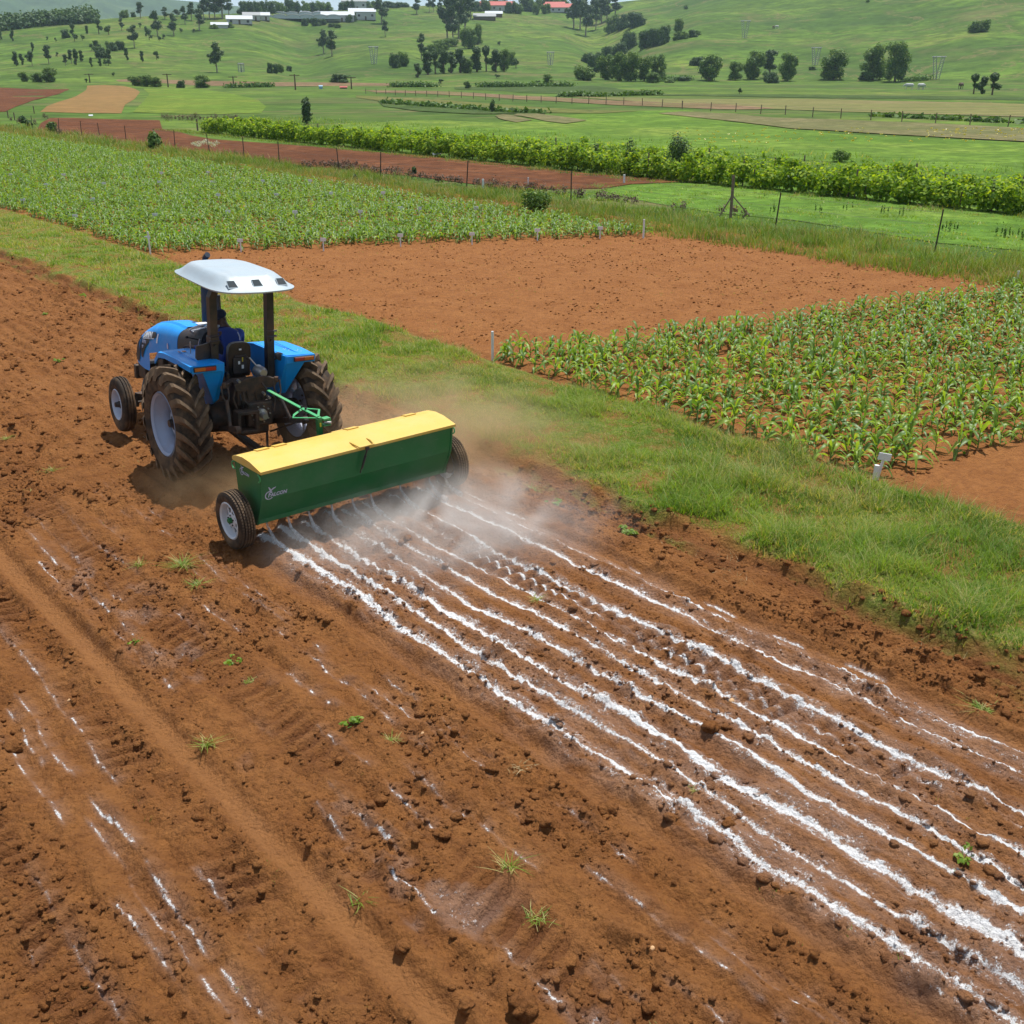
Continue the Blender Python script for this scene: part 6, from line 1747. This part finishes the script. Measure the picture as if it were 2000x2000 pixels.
M_WALL = paint('white_wall', (0.52, 0.53, 0.53), .1, .8); M_RROOF = paint('red_roof', (0.42, 0.06, 0.045), .1, .6); M_WROOF = paint('pale_metal_roof', (0.52, 0.56, 0.60), .1, .6); M_GROOF = paint('grey_roof', (0.30, 0.32, 0.33), .1, .6)
hut(Z3(1730, 480), .8, .9, .8, M_CYAN, M_CYAN, 'small blue shed on the valley floor behind the bright field', parts=False)
hut(Z3(1852, 478), 1.6, .6, .9, M_BARK, M_RROOF, 'low brown shed right of the small blue shed', parts=False)
hut(Z3(490, 626), .4, .35, .45, M_CYAN, M_WROOF, 'small pale blue box between the ridged field and the red field', name='water_trough', parts=False)
# farm buildings on the ridge
hut(Z3(1292, 128), 13, 2.4, 8, M_WALL, M_WROOF, 'white farm shed left of the long greenhouses', 'farm_shed')
hut(Z3(1185, 150), 8, 1.6, 5, M_WALL, M_WROOF, 'small white building at the left end of the farm', 'farm_shed', False)
hut(Z3(1357, 108), 9, 2.6, 7, M_WALL, M_GROOF, 'grey-roofed farm house among dark bushes', 'farm_house')
hut(Z3(1415, 108), 8, 2.6, 7, M_WALL, M_WROOF, 'small white farm house beside the long greenhouses', 'farm_house')
M_TUN = paint('greenhouse_plastic', (0.50, 0.57, 0.62), .15, .6)
def tunnel(q, w, d, h, label, n=1):
    x, y, z, _ = on_terrain(*q); t = thing('greenhouse', label, 'greenhouse', (x, y, z - .3), -math.atan2(x, y))
    for k in range(n):
        mb = MB(); cx = -w / 2 + (k + .5) * w / n; ww = w / n
        rings = [[(cx + ww / 2 * math.cos(a), yy, 1.2 + .6 * h * math.sin(a)) for a in np.linspace(0, math.pi, 9)] + [(cx - ww / 2, yy, 0), (cx + ww / 2, yy, 0)] for yy in (-d / 2, d / 2)]
        mb.loft(rings, closed=True, cap=True); mb.build('bay', M_TUN, t)
        fr = MB()
        for yy in (-d / 2 - .1,): fr.tube([(cx + ww / 2 * math.cos(a), yy, 1.2 + .6 * h * math.sin(a)) for a in np.linspace(0, math.pi, 9)], .15, 4)
        fr.build('arch', M_GROOF, t)
tunnel(Z3(1545, 100), 62, 14, 2.0, 'longest white greenhouse block on the left part of the ridge', 8)
tunnel(Z3(1680, 88), 46, 14, 2.2, 'white greenhouse block in the middle of the ridge', 6)
tunnel(Z3(1790, 84), 40, 14, 2.0, 'white greenhouse block at the right of the ridge', 5)
hut(Z3(1822, 114), 19, 3.4, 9, M_WALL, M_WROOF, 'white shed with pale roof in front of the greenhouses', 'farm_shed')
hut(Z4(22, 106), 16, 4.5, 9, M_WALL, M_WROOF, 'white shed at the right end of the greenhouse group', 'farm_shed')
hut(Z4(748, 58), 24, 3.5, 12, M_WALL, M_RROOF, 'white house with pink-red roof among the trees on the ridge', 'farm_house')
hut(Z4(1098, 66), 26, 3.2, 12, M_WALL, M_RROOF, 'long red-roofed house on the ridge right of the green trees', 'farm_house')
hut(Z4(1060, 52), 14, 3.4, 9, M_WALL, M_RROOF, 'smaller red-roofed house behind the long red-roofed house', 'farm_house')
hut(Z4(680, 107), 14, 2.2, 8, M_BARK, M_GROOF, 'low dark shed on the slope below the pink-roofed house', 'farm_shed', False)
hut(Z4(730, 90), 11, 2.0, 7, M_BARK, M_WROOF, 'low shed with light roof right of the dark shed', 'farm_shed', False)
hut(Z3(1910, 35), 16, 5, 10, M_WALL, M_GROOF, 'pale building among the ridge-top trees above the greenhouses', 'farm_house')

# cattle as small far animals
def cow(q, mat, label):
    x, y, z, d = on_terrain(*q); t = thing('cow', label, 'cow', (x, y, z), rng.uniform(0, 6))
    mb = MB(); mb.tube([(-.9, 0, 1.0), (-.7, 0, 1.05), (0, 0, 1.0), (.6, 0, 1.08), (.85, 0, 1.1)], [.18, .33, .38, .34, .2], 8)
    mb.tube([(.8, 0, 1.15), (1.1, 0, .95), (1.3, 0, .7)], [.2, .15, .09], 7)
    for a, b in ((-.65, -.2), (-.65, .2), (.6, -.2), (.6, .2)): mb.tube([(a, b, .9), (a + .03, b, .45), (a, b, 0)], [.13, .07, .06], 6)
    mb.tube([(-.9, 0, 1.2), (-1.0, 0, .6)], .03, 4)
    mb.build('body', mat, t)
for q, m, l in ((Z5(1311, 486), M_WALL, 'white cow grazing, left of a pair on the far meadow'), (Z5(1375, 485), M_WALL, 'white cow grazing, right of a pair on the far meadow'), (Z5(1590, 480), M_BARK, 'brown cow left of the small dark trees'), (Z5(600, 154), M_WALL, 'white cow high on the right-hand hillside'), (Z5(582, 156), M_BARK, 'dark cow beside the white cow high on the hillside')):
    cow(q, m, l)

# poles and pylons
def pole(q, top, label):
    r_ = on_terrain(*q); x, y, z, d = r_; H = (q[1] - top) * d / F_PX * .99
    t = thing('utility_pole', label, 'utility pole', (x, y, z), -math.atan2(x, y))
    MB().tube([(0, 0, -.2), (0, 0, H)], [.20, .14], 6).build('pole', M_BARK, t); MB().box((0, 0, H * .93), (2.2, .15, .15)).build('crossarm', M_BARK, t)
for x, y, tp, l in ((907, 470, 402, 'wooden power pole behind the round bushes at left'), (1260, 468, 415, 'wooden power pole standing on the pale strip left of centre'), (1593, 485, 405, 'wooden power pole nearest the small blue shed'), (1895, 480, 418, 'wooden power pole right of the brown shed'), (485, 446, 400, 'short wooden pole beside a small dark bush at far left')):
    pole(Z3(x, y), Z3(0, tp)[1], l)
def pylon(q, top, label, group='guyed steel pylons on the hillside'):
    x, y, z, d = on_terrain(*q); H = (q[1] - top) * d / F_PX
    t = thing('pylon', label, 'pylon', (x, y, z), -math.atan2(x, y), group)
    w = H * .12; mb = MB()
    for s in (-1, 1):
        for o_ in (-.5, .5):
            mb.tube([(s * .3 + o_, 0, 0), (s * w * 1.6 + o_ * .8, 0, H)], .10, 4)
        n_ = 9
        for k in range(n_):
            a, b = k / n_, (k + 1) / n_; fx = lambda u, o_: s * (.3 + (w * 1.6 - .3) * u) + o_
            mb.tube([(fx(a, -.5), 0, H * a), (fx(b, .5), 0, H * b)], .06, 3)
    mb.build('lattice_mast', M_GROOF, t)
    mb = MB(); mb.tube([(-w * 2.6, 0, H * .97), (w * 2.6, 0, H * .97)], .14, 4); mb.tube([(-w * 2.6, 0, H * .97), (-w * 1.4, 0, H * .9)], .08, 4); mb.tube([(w * 2.6, 0, H * .97), (w * 1.4, 0, H * .9)], .08, 4); mb.build('crossarm', M_GROOF, t)
pylon(Z5(425, 205), Z5(0, 118)[1], 'faint steel pylon highest on the right-hand hillside')
pylon(Z5(805, 352), Z5(0, 262)[1], 'faint steel pylon above the bushes left of the round tree')
pylon(Z5(1458, 428), Z5(0, 312)[1], 'steel pylon with two slanting masts right of the paired trees')
pylon(Z4(85, 345), Z4(0, 258)[1], 'faint steel pylon on the slope at left of centre')
pylon(Z4(1035, 352), Z4(0, 285)[1], 'faint steel pylon in the green hollow')
pylon(Z3(1302, 390), Z3(0, 345)[1], 'faint small pylon right of the lone tall tree')

# ================================================================== trees
def crown_mesh(kind, k):
    H = 10.0; blobs = []
    if kind == 'e':       # tall open eucalyptus: tufted clumps on long limbs
        for i in range(15): z = rng.uniform(3.6, 9.4); w = 1.7 * math.sin(min(3.0, (z - 2.4) / 7.6 * 3.0)) + .5; blobs.append((rng.normal(0, w * .5), rng.normal(0, w * .5), z, rng.uniform(.8, 1.4), rng.uniform(.8, 1.4), rng.uniform(.6, 1.1)))
        mat, n, sz, sh = M_TE, 3200, .44, .3
    elif kind == 'd':     # dense dark narrow tree
        for i in range(13): z = rng.uniform(1.6, 9.0); w = 2.1 * (1 - ((z - 4) / 6.2) ** 2 if z > 4 else .85); blobs.append((rng.normal(0, w * .40), rng.normal(0, w * .40), z, rng.uniform(.9, 1.5), rng.uniform(.9, 1.5), rng.uniform(.8, 1.3)))
        mat, n, sz, sh = M_TD, 3400, .50, .4
    elif kind == 'B':     # broad leafy tree, foliage almost to the ground
        for i in range(26): z = rng.uniform(1.2, 8.4); w = 3.6 * (1 - ((z - 4) / 6.0) ** 2) ** .5 if z < 9.5 else 1; blobs.append((rng.uniform(-w, w) * .75, rng.uniform(-w, w) * .75, z, rng.uniform(1.2, 2.1), rng.uniform(1.2, 2.1), rng.uniform(1.1, 1.7)))
        mat, n, sz, sh = M_TB, 6500, .48, .45
    elif kind == 'b':     # rounded bushy tree, wide
        for i in range(22): z = rng.uniform(1.2, 7.4); w = 5.2 * math.sqrt(max(.1, 1 - ((z - 3.2) / 6.6) ** 2)); blobs.append((rng.uniform(-w, w) * .75, rng.uniform(-w, w) * .75, z, rng.uniform(1.6, 2.6), rng.uniform(1.6, 2.6), rng.uniform(1.2, 2.2)))
        mat, n, sz, sh = M_TD if k % 2 else M_TB, 5200, .72, .5
    else:                 # s: small rounded young tree
        for i in range(8): blobs.append((rng.normal(0, 1.3), rng.normal(0, 1.3), rng.uniform(3, 8), rng.uniform(1.2, 2.0), rng.uniform(1.2, 2.0), rng.uniform(1.1, 1.8)))
        mat, n, sz, sh = M_TD, 900, .75, .4
    me = leafy_mass(n, blob_sampler(blobs, sh), sz, mat, 'crown', (0, 1), up=.5)
    mb = MB(); r = .30 if kind != 'e' else .22
    top = 7.5 if kind in 'eds' else 5.5
    mb.tube([(0, 0, -.6), (.05, 0, 1.5), (rng.normal(0, .15), rng.normal(0, .15), 4), (rng.normal(0, .3), rng.normal(0, .3), top)], [r * 1.3, r, r * .75, r * .25], 7)
    for b in blobs[:8]:
        z0 = min(b[2] - .8, rng.uniform(2.2, 5)); mb.tube([(0, 0, max(.8, z0 - .6)), (b[0] * .5, b[1] * .5, (z0 + b[2]) / 2), (b[0], b[1], b[2])], [r * .45, r * .3, r * .1], 5)
    tm = mb.mesh('trunk', M_BARKP if kind == 'e' else M_BARK)
    zz = max(b[2] + b[5] * .9 for b in blobs); ww = max(abs(b[0]) + b[3] for b in blobs)
    return me, tm, zz, ww
PROTO = {k: [crown_mesh(k, i) for i in range(n)] for k, n in (('e', 4), ('d', 3), ('B', 4), ('b', 4), ('s', 2))}
def tree(q, top, kind, label, group=None, wide=None):
    r_ = on_terrain(*q)
    if r_ is None: return
    x, y, z, d = r_; H = max(1.2, (q[1] - top) * d * (ray(1000, q[1]) @ _f if False else 1) / F_PX)
    c, tm, hz_, hw_ = PROTO[kind][int(rng.integers(0, len(PROTO[kind])))]
    sc = H / hz_; wx = sc if wide is None else 1.18 * wide * d / F_PX / (2 * hw_)
    t = thing('tree', label, 'tree', (x, y, z - .1), rng.uniform(0, 6.28), group, (wx, wx, sc))
    link('crown', c, t); link('trunk', tm, t)
SL = {'d': 'narrow dark tree scattered on the left-hand green hillside', 's': 'very small young tree scattered on the left-hand green hillside', 'e': 'slender open-crowned tree on the left-hand green hillside', 'b': 'low rounded bush-like tree on the left-hand hillside', 'E': 'tall eucalyptus in the groves on the ridge at upper left'}
T3 = [(758, 97, 18, 'e'), (70, 222, 165, 'd'), (5, 213, 160, 'd'), (178, 278, 230, 'd'), (90, 355, 282, 'd'), (120, 350, 292, 'd'), (147, 330, 295, 's'), (175, 358, 280, 'e'), (265, 345, 250, 'e'), (310, 305, 280, 's'), (300, 225, 203, 's'), (257, 218, 196, 's'), (355, 355, 297, 'e'), (387, 345, 272, 'e'), (412, 350, 268, 'd'), (440, 332, 275, 'd'), (355, 205, 160, 'b'), (395, 200, 132, 'd'), (403, 222, 180, 's'), (445, 218, 188, 's'), (470, 183, 140, 'd'), (534, 183, 106, 'd'), (587, 188, 140, 's'), (657, 165, 97, 'e'), (495, 275, 237, 's'), (494, 360, 310, 'd'), (542, 358, 312, 'd'), (572, 355, 320, 's'), (585, 355, 318, 's'), (592, 335, 265, 'd'), (520, 250, 218, 'b'), (540, 312, 250, 'b'), (600, 275, 225, 'b'), (645, 270, 222, 'b'), (725, 258, 142, 'e'), (686, 325, 260, 'd'), (769, 333, 277, 'd'), (845, 322, 277, 's'), (757, 150, 123, 's'), (790, 195, 145, 'd'), (805, 215, 160, 's'), (860, 222, 195, 's'), (885, 215, 185, 's'), (670, 92, 50, 'b'), (720, 92, 65, 'b'), (975, 178, 152, 's'), (1047, 178, 155, 's'), (467, 447, 424, 's'), (615, 412, 393, 's')]
for x, y, tp, k in T3: tree(Z3(x, y), Z3(0, tp)[1], k, SL[k], 'scattered trees on the left hillside')
for x, y, tp, w in [(850, 195, 68, 60), (890, 105, 42, 45), (938, 195, 80, 60), (955, 90, 52, 40), (998, 132, 40, 40), (1033, 112, 18, 50), (1075, 165, 58, 50), (1100, 105, -10, 60), (1130, 100, -20, 60), (1160, 105, -25, 60), (1200, 100, -30, 70), (1235, 85, -20, 55)]:
    tree(Z3(x, y), Z3(0, tp)[1], 'e', SL['E'], 'eucalyptus grove on the upper left ridge', w * .40)
tree(Z3(1170, 390), Z3(0, 238)[1], 'e', 'lone tall tree with thin trunk in the middle of the left-hand slope')
tree(Z3(1745, 288), Z3(0, 168)[1], 'e', 'left tree of the pair standing on the open slope')
tree(Z3(1790, 303), Z3(0, 172)[1], 'e', 'right tree of the pair standing on the open slope', None, 26)
for x, y, tp, w, l in [(130, 440, 388, 55, 'leftmost round bush at the foot of the left hill'), (200, 442, 392, 66, 'low round bush beside the largest bush at left'), (275, 442, 365, 90, 'largest rounded bushy tree above the ridged field'), (740, 462, 408, 85, 'bushy tree at the left of a low clump behind the valley fields'), (795, 466, 403, 70, 'bushy tree in the middle of the low clump behind the valley fields'), (845, 468, 415, 65, 'bushy tree at the right of the low clump behind the valley fields'), (980, 473, 432, 45, 'small grey bush between two power poles'), (1095, 473, 405, 95, 'single rounded bushy tree right of the small grey bush')]:
    tree(Z3(x, y), Z3(0, tp)[1], 'B' if w > 50 else 'b', l, None, w * .3623)
for x, y, tp, w in [(1455, 395, 340, 30), (1485, 395, 345, 35), (1515, 392, 345, 35), (1557, 383, 355, 28), (1830, 445, 400, 100)]:
    tree(Z3(x, y), Z3(0, tp)[1], 'b', 'dark low bushy tree on the lower slope right of the lone tall tree', 'dark bushes on the lower slope', w * .3623)
for x, y, tp in [(1310, 76, 10), (1345, 76, 8), (1385, 74, 8), (1425, 72, 5), (1465, 70, 10), (1510, 68, 10), (1556, 68, 0), (1600, 62, 5), (1650, 55, 0), (1690, 52, 0), (1730, 48, -5), (1770, 46, 0), (1850, 42, 0), (1890, 42, -10), (1932, 40, -12), (1975, 40, -4), (2020, 38, 0)]:
    tree(Z3(x, y), Z3(0, tp)[1], 'b', 'rounded dark tree in the row along the skyline above the greenhouses', 'row of trees on the skyline', 50 * .3623)
for x, y, tp in [(1240, 150, 120), (1150, 155, 130), (1330, 132, 108), (1385, 112, 92), (1650, 138, 98), (1700, 140, 98), (1740, 135, 102), (1600, 108, 92), (1880, 120, 80), (1905, 115, 70), (1790, 145, 125), (1820, 150, 128)]:
    tree(Z3(x, y), Z3(0, tp)[1], 'b', 'dark garden bush beside the farm sheds and greenhouses on the ridge', 'garden bushes round the farm', 42 * .3623)
E4 = [(125, 128, 5, 80), (145, 198, 110, 45), (315, 78, -10, 60), (382, 68, -20, 40), (405, 65, -10, 30), (440, 60, -10, 40), (480, 220, -30, 100), (510, 225, 40, 90), (540, 205, -20, 90), (575, 185, -10, 80), (605, 105, -20, 60)]
for x, y, tp, w in E4: tree(Z4(x, y), Z4(0, tp)[1], 'e', 'tall tufted eucalyptus rising from the left-centre slope', 'eucalyptus on the left-centre slope', w * .3623)
tree(Z4(340, 320), Z4(0, 190)[1], 'e', 'slim dark eucalyptus left of the dense hillside wood', None, 65 * .3623)
tree(Z4(595, 262), Z4(0, 155)[1], 'B', 'broad round tree above the dense wood, left of two', None, 95 * .3623)
tree(Z4(645, 240), Z4(0, 135)[1], 'B', 'round tree above the dense wood, right of two', None, 55 * .3623)
tree(Z4(195, 365), Z4(0, 290)[1], 'b', 'left tree of a small dark clump on the open slope', None, 60 * .3623); tree(Z4(245, 358), Z4(0, 282)[1], 'b', 'right tree of a small dark clump on the open slope', None, 50 * .3623)
tree(Z4(320, 418), Z4(0, 345)[1], 'd', 'short dark columnar tree below the dense wood', None, 48 * .3623)
for x, y, tp, w in [(375, 402, 285, 70), (415, 398, 282, 70), (460, 396, 280, 70), (500, 394, 285, 70), (550, 392, 272, 70), (590, 394, 320, 65), (640, 388, 262, 70), (690, 386, 255, 70), (740, 388, 275, 70), (785, 386, 270, 65), (825, 352, 282, 45), (455, 270, 215, 90), (500, 250, 205, 90), (400, 300, 240, 60), (430, 290, 230, 60)]:
    tree(Z4(x, y), Z4(0, tp)[1], 'd' if w > 65 and y > 380 else 'B', 'dark tree packed in the dense wood on the slope left of centre', 'trees of the dense wood left of centre', w * .3623)
tree(Z4(850, 368), Z4(0, 315)[1], 's', 'small pale tree at the right end of the dense wood', None, 42 * .3623)
tree(Z4(760, 247), Z4(0, 222)[1], 's', 'tiny lone tree in the green hollow above the dense wood')
for x, y, tp, w in [(685, 60, 0, 60), (820, 72, 10, 60), (860, 75, 15, 50), (900, 60, -5, 60), (640, 60, 10, 50), (925, 62, -10, 60), (780, 40, 0, 60), (1070, 45, -10, 60), (1100, 40, -10, 60), (980, 45, -10, 60), (1030, 40, -10, 60), (730, 38, -5, 60), (200, 28, 0, 60), (160, 30, 0, 60), (240, 28, 4, 60), (100, 32, 0, 60), (40, 36, 2, 60)]:
    tree(Z4(x, y), Z4(0, tp)[1], 'b', 'dark rounded tree around the houses on the middle of the skyline', 'trees round the skyline houses', w * .3623)
for x, y, tp, l in [(958, 80, 25, 'leftmost bright green ball-shaped tree before the red-roofed houses'), (1000, 75, 25, 'middle bright green ball-shaped tree before the red-roofed houses'), (1022, 72, 22, 'right bright green ball-shaped tree before the red-roofed houses')]:
    tree(Z4(x, y), Z4(0, tp)[1], 'B', l, None, 38 * .3623)
for x, y, tp, w in [(1160, 152, -10, 90), (1195, 160, -20, 80), (1225, 195, 20, 90), (1260, 135, -10, 70), (1310, 125, 0, 60), (1340, 110, -10, 70), (1385, 85, -20, 80), (1280, 160, 10, 60)]:
    tree(Z4(x, y), Z4(0, tp)[1], 'e', 'tall dark eucalyptus in the grove at the top of the gully', 'eucalyptus grove at the gully top', w * .3623)
for x, y, tp, w in [(1365, 175, 85, 75), (1440, 150, 75, 60), (1480, 150, 70, 80), (1525, 135, 98, 50), (1410, 165, 95, 60)]:
    tree(Z4(x, y), Z4(0, tp)[1], 'b', 'blue-green bushy tree in the belt right of the gully grove', 'bushy belt right of the gully grove', w * .3623)
tree(Z4(1765, 50), Z4(0, 26)[1], 'b', 'single small bush high on the right-hand hill', None, 26 * .3623); tree(Z4(1725, 180), Z4(0, 102)[1], 'B', 'rounded tree above the blue-green bushy belt', None, 58 * .3623)
for x, y, tp, w in [(1455, 270, 172, 80), (1545, 260, 170, 60), (1590, 250, 160, 70), (1650, 230, 140, 70), (1620, 245, 160, 60), (1720, 215, 170, 50), (1760, 208, 170, 45), (1800, 200, 162, 50), (1830, 190, 162, 30), (1420, 300, 230, 60), (1380, 320, 250, 70), (1345, 345, 255, 70), (1300, 350, 280, 60), (1240, 345, 285, 70), (1280, 390, 290, 90)]:
    tree(Z4(x, y), Z4(0, tp)[1], 'b', 'blue-green bushy tree in the line climbing the right-hand gully', 'bushy trees climbing the gully', w * .3623)
for x, y, tp, w, l in [(1215, 434, 355, 105, 'round grey-green tree at the left of the valley grove'), (1330, 430, 300, 90, 'leafy tree in the valley grove next to the grey-green one'), (1400, 436, 290, 100, 'broad leafy tree at the centre-left of the valley grove'), (1470, 438, 288, 100, 'broad leafy tree at the centre of the valley grove'), (1540, 438, 308, 90, 'broad leafy tree at the centre-right of the valley grove'), (1610, 436, 300, 90, 'yellowish leafy tree at the right of the valley grove'), (1590, 447, 390, 90, 'low dark bush at the right foot of the valley grove')]:
    tree(Z4(x, y), Z4(0, tp)[1], 'B' if w != 105 else 'b', l, None, w * .3623)
for x, y, tp, w, l in [(1020, 455, 400, 50, 'small dark bush alone on the valley floor right of centre'), (585, 478, 437, 42, 'small dark bush alone on the valley floor left of centre'), (445, 452, 425, 30, 'tiny shrub left of the small dark bush on the valley floor'), (968, 455, 435, 28, 'very small bush left of the dark bush right of centre'), (745, 420, 402, 30, 'tiny grey bush below the dense wood')]:
    tree(Z4(x, y), Z4(0, tp)[1], 'B' if w > 40 else 's', l, None, w * .3623)
for x, y, tp, w, k, l in [(175, 352, 305, 80, 'b', 'low dark tree left of the valley-edge trees on the right'), (235, 435, 302, 130, 'B', 'broad round tree first in the right-hand valley row'), (375, 432, 335, 80, 'B', 'medium round tree second in the right-hand valley row'), (475, 428, 282, 110, 'B', 'tall broad tree third in the right-hand valley row'), (560, 420, 280, 80, 'e', 'pale open tree next to the tall broad tree'), (560, 449, 385, 85, 'b', 'low blue-green bush in front of the pale open tree'), (657, 436, 292, 95, 'B', 'yellow-green tree fifth in the right-hand valley row'), (905, 430, 275, 150, 'B', 'large isolated round tree in the right-hand valley row'), (1115, 432, 250, 130, 'B', 'left tree of the large joined pair'), (1235, 440, 238, 130, 'B', 'right and tallest tree of the large joined pair'), (1660, 507, 402, 70, 'd', 'left tree of the small dark trio at far right'), (1705, 507, 415, 60, 'd', 'middle tree of the small dark trio at far right'), (1760, 512, 397, 85, 'd', 'right tree of the small dark trio at far right'), (1690, 172, 108, 90, 'b', 'dark bush alone on the upper right hillside'), (1650, 168, 140, 45, 'b', 'small bush touching the dark bush on the upper right hillside'), (793, 378, 358, 36, 'b', 'tiny bush near the second faint pylon'), (397, 507, 480, 24, 's', 'tiny bush on the meadow in front of the valley row'), (1090, 12, -5, 24, 'b', 'tiny bush at the top edge of the right-hand hill'), (1075, 430, 388, 70, 'b', 'low bush at the left foot of the joined pair'), (20, 446, 425, 60, 'b', 'low dark bush left of the valley row'), (95, 436, 412, 80, 'b', 'wide low bush before the first round tree')]:
    tree(Z5(x, y), Z5(0, tp)[1], k, l, None, w * .3623)
# low dark scrub lines on the valley floor
bl = []
for q0, q1, n_ in ((Z4(1080, 522), Z4(1320, 522), 26), (Z4(1340, 520), Z4(1620, 512), 30), (Z4(150, 560), Z4(820, 608), 60), (Z4(850, 610), Z4(1000, 612), 14), (Z5(1120, 628), Z5(1932, 668), 40), (Z4(200, 470), Z4(420, 470), 22), (Z4(640, 470), Z4(1130, 468), 40), (Z5(1300, 440), Z5(1420, 432), 10), (Z4(1640, 440), Z4(1790, 432), 18), (Z3(1230, 474), Z3(1460, 470), 22)):
    for k in range(n_):
        s = k / n_ + rng.normal(0, .01); r_ = on_terrain(q0[0] + (q1[0] - q0[0]) * s, q0[1] + (q1[1] - q0[1]) * s)
        if r_ and rng.uniform() < .8: w_ = rng.uniform(.5, 1.0) * r_[3] / 170; bl.append((r_[0], r_[1], r_[2] + w_ * .35, w_ * 1.6, w_ * 1.2, w_ * .6))
tag(link('valley_scrub', leafy_mass(9000, blob_sampler(bl, .3), .5, M_TB, 'valley_scrub', (0, .7))), kind='stuff')
# plantation on the far left ridge: reads as one dark mass
bl = []
for k in range(420):
    u = rng.uniform(-.3, 1); c_ = u * 182; row = np.interp(c_, [-60, 0, 60, 110, 182], [50, 46, 40, 36, 34]) + rng.uniform(0, 12) * (1 - .3 * max(0, u))
    r_ = on_terrain(c_, row + 3)
    if r_: bl.append((r_[0], r_[1], r_[2] + rng.uniform(1, 3), 4, 4, rng.uniform(3, 4.5)))
if bl: tag(link('plantation', leafy_mass(26000, blob_sampler(bl, .4), 1.3, M_TD, 'plantation', (0, 1))), kind='stuff')

# ================================================================== haze
hz_m = bpy.data.materials.new('haze'); hz_m.use_nodes = True; t_ = hz_m.node_tree; t_.nodes.clear()
ho = t_.nodes.new('ShaderNodeOutputMaterial'); hv = t_.nodes.new('ShaderNodeVolumePrincipled')
hv.inputs['Color'].default_value = (0.62, 0.80, 1.0, 1); hv.inputs['Density'].default_value = 0.00012; hv.inputs['Anisotropy'].default_value = 0.2
t_.links.new(hv.outputs['Volume'], ho.inputs['Volume'])
mb = MB(); mb.box((0, 0, 0), (19000, 19000, 480)); hz = mb.build('haze', hz_m); hz.location = (0, 0, 190); tag(hz, kind='stuff')
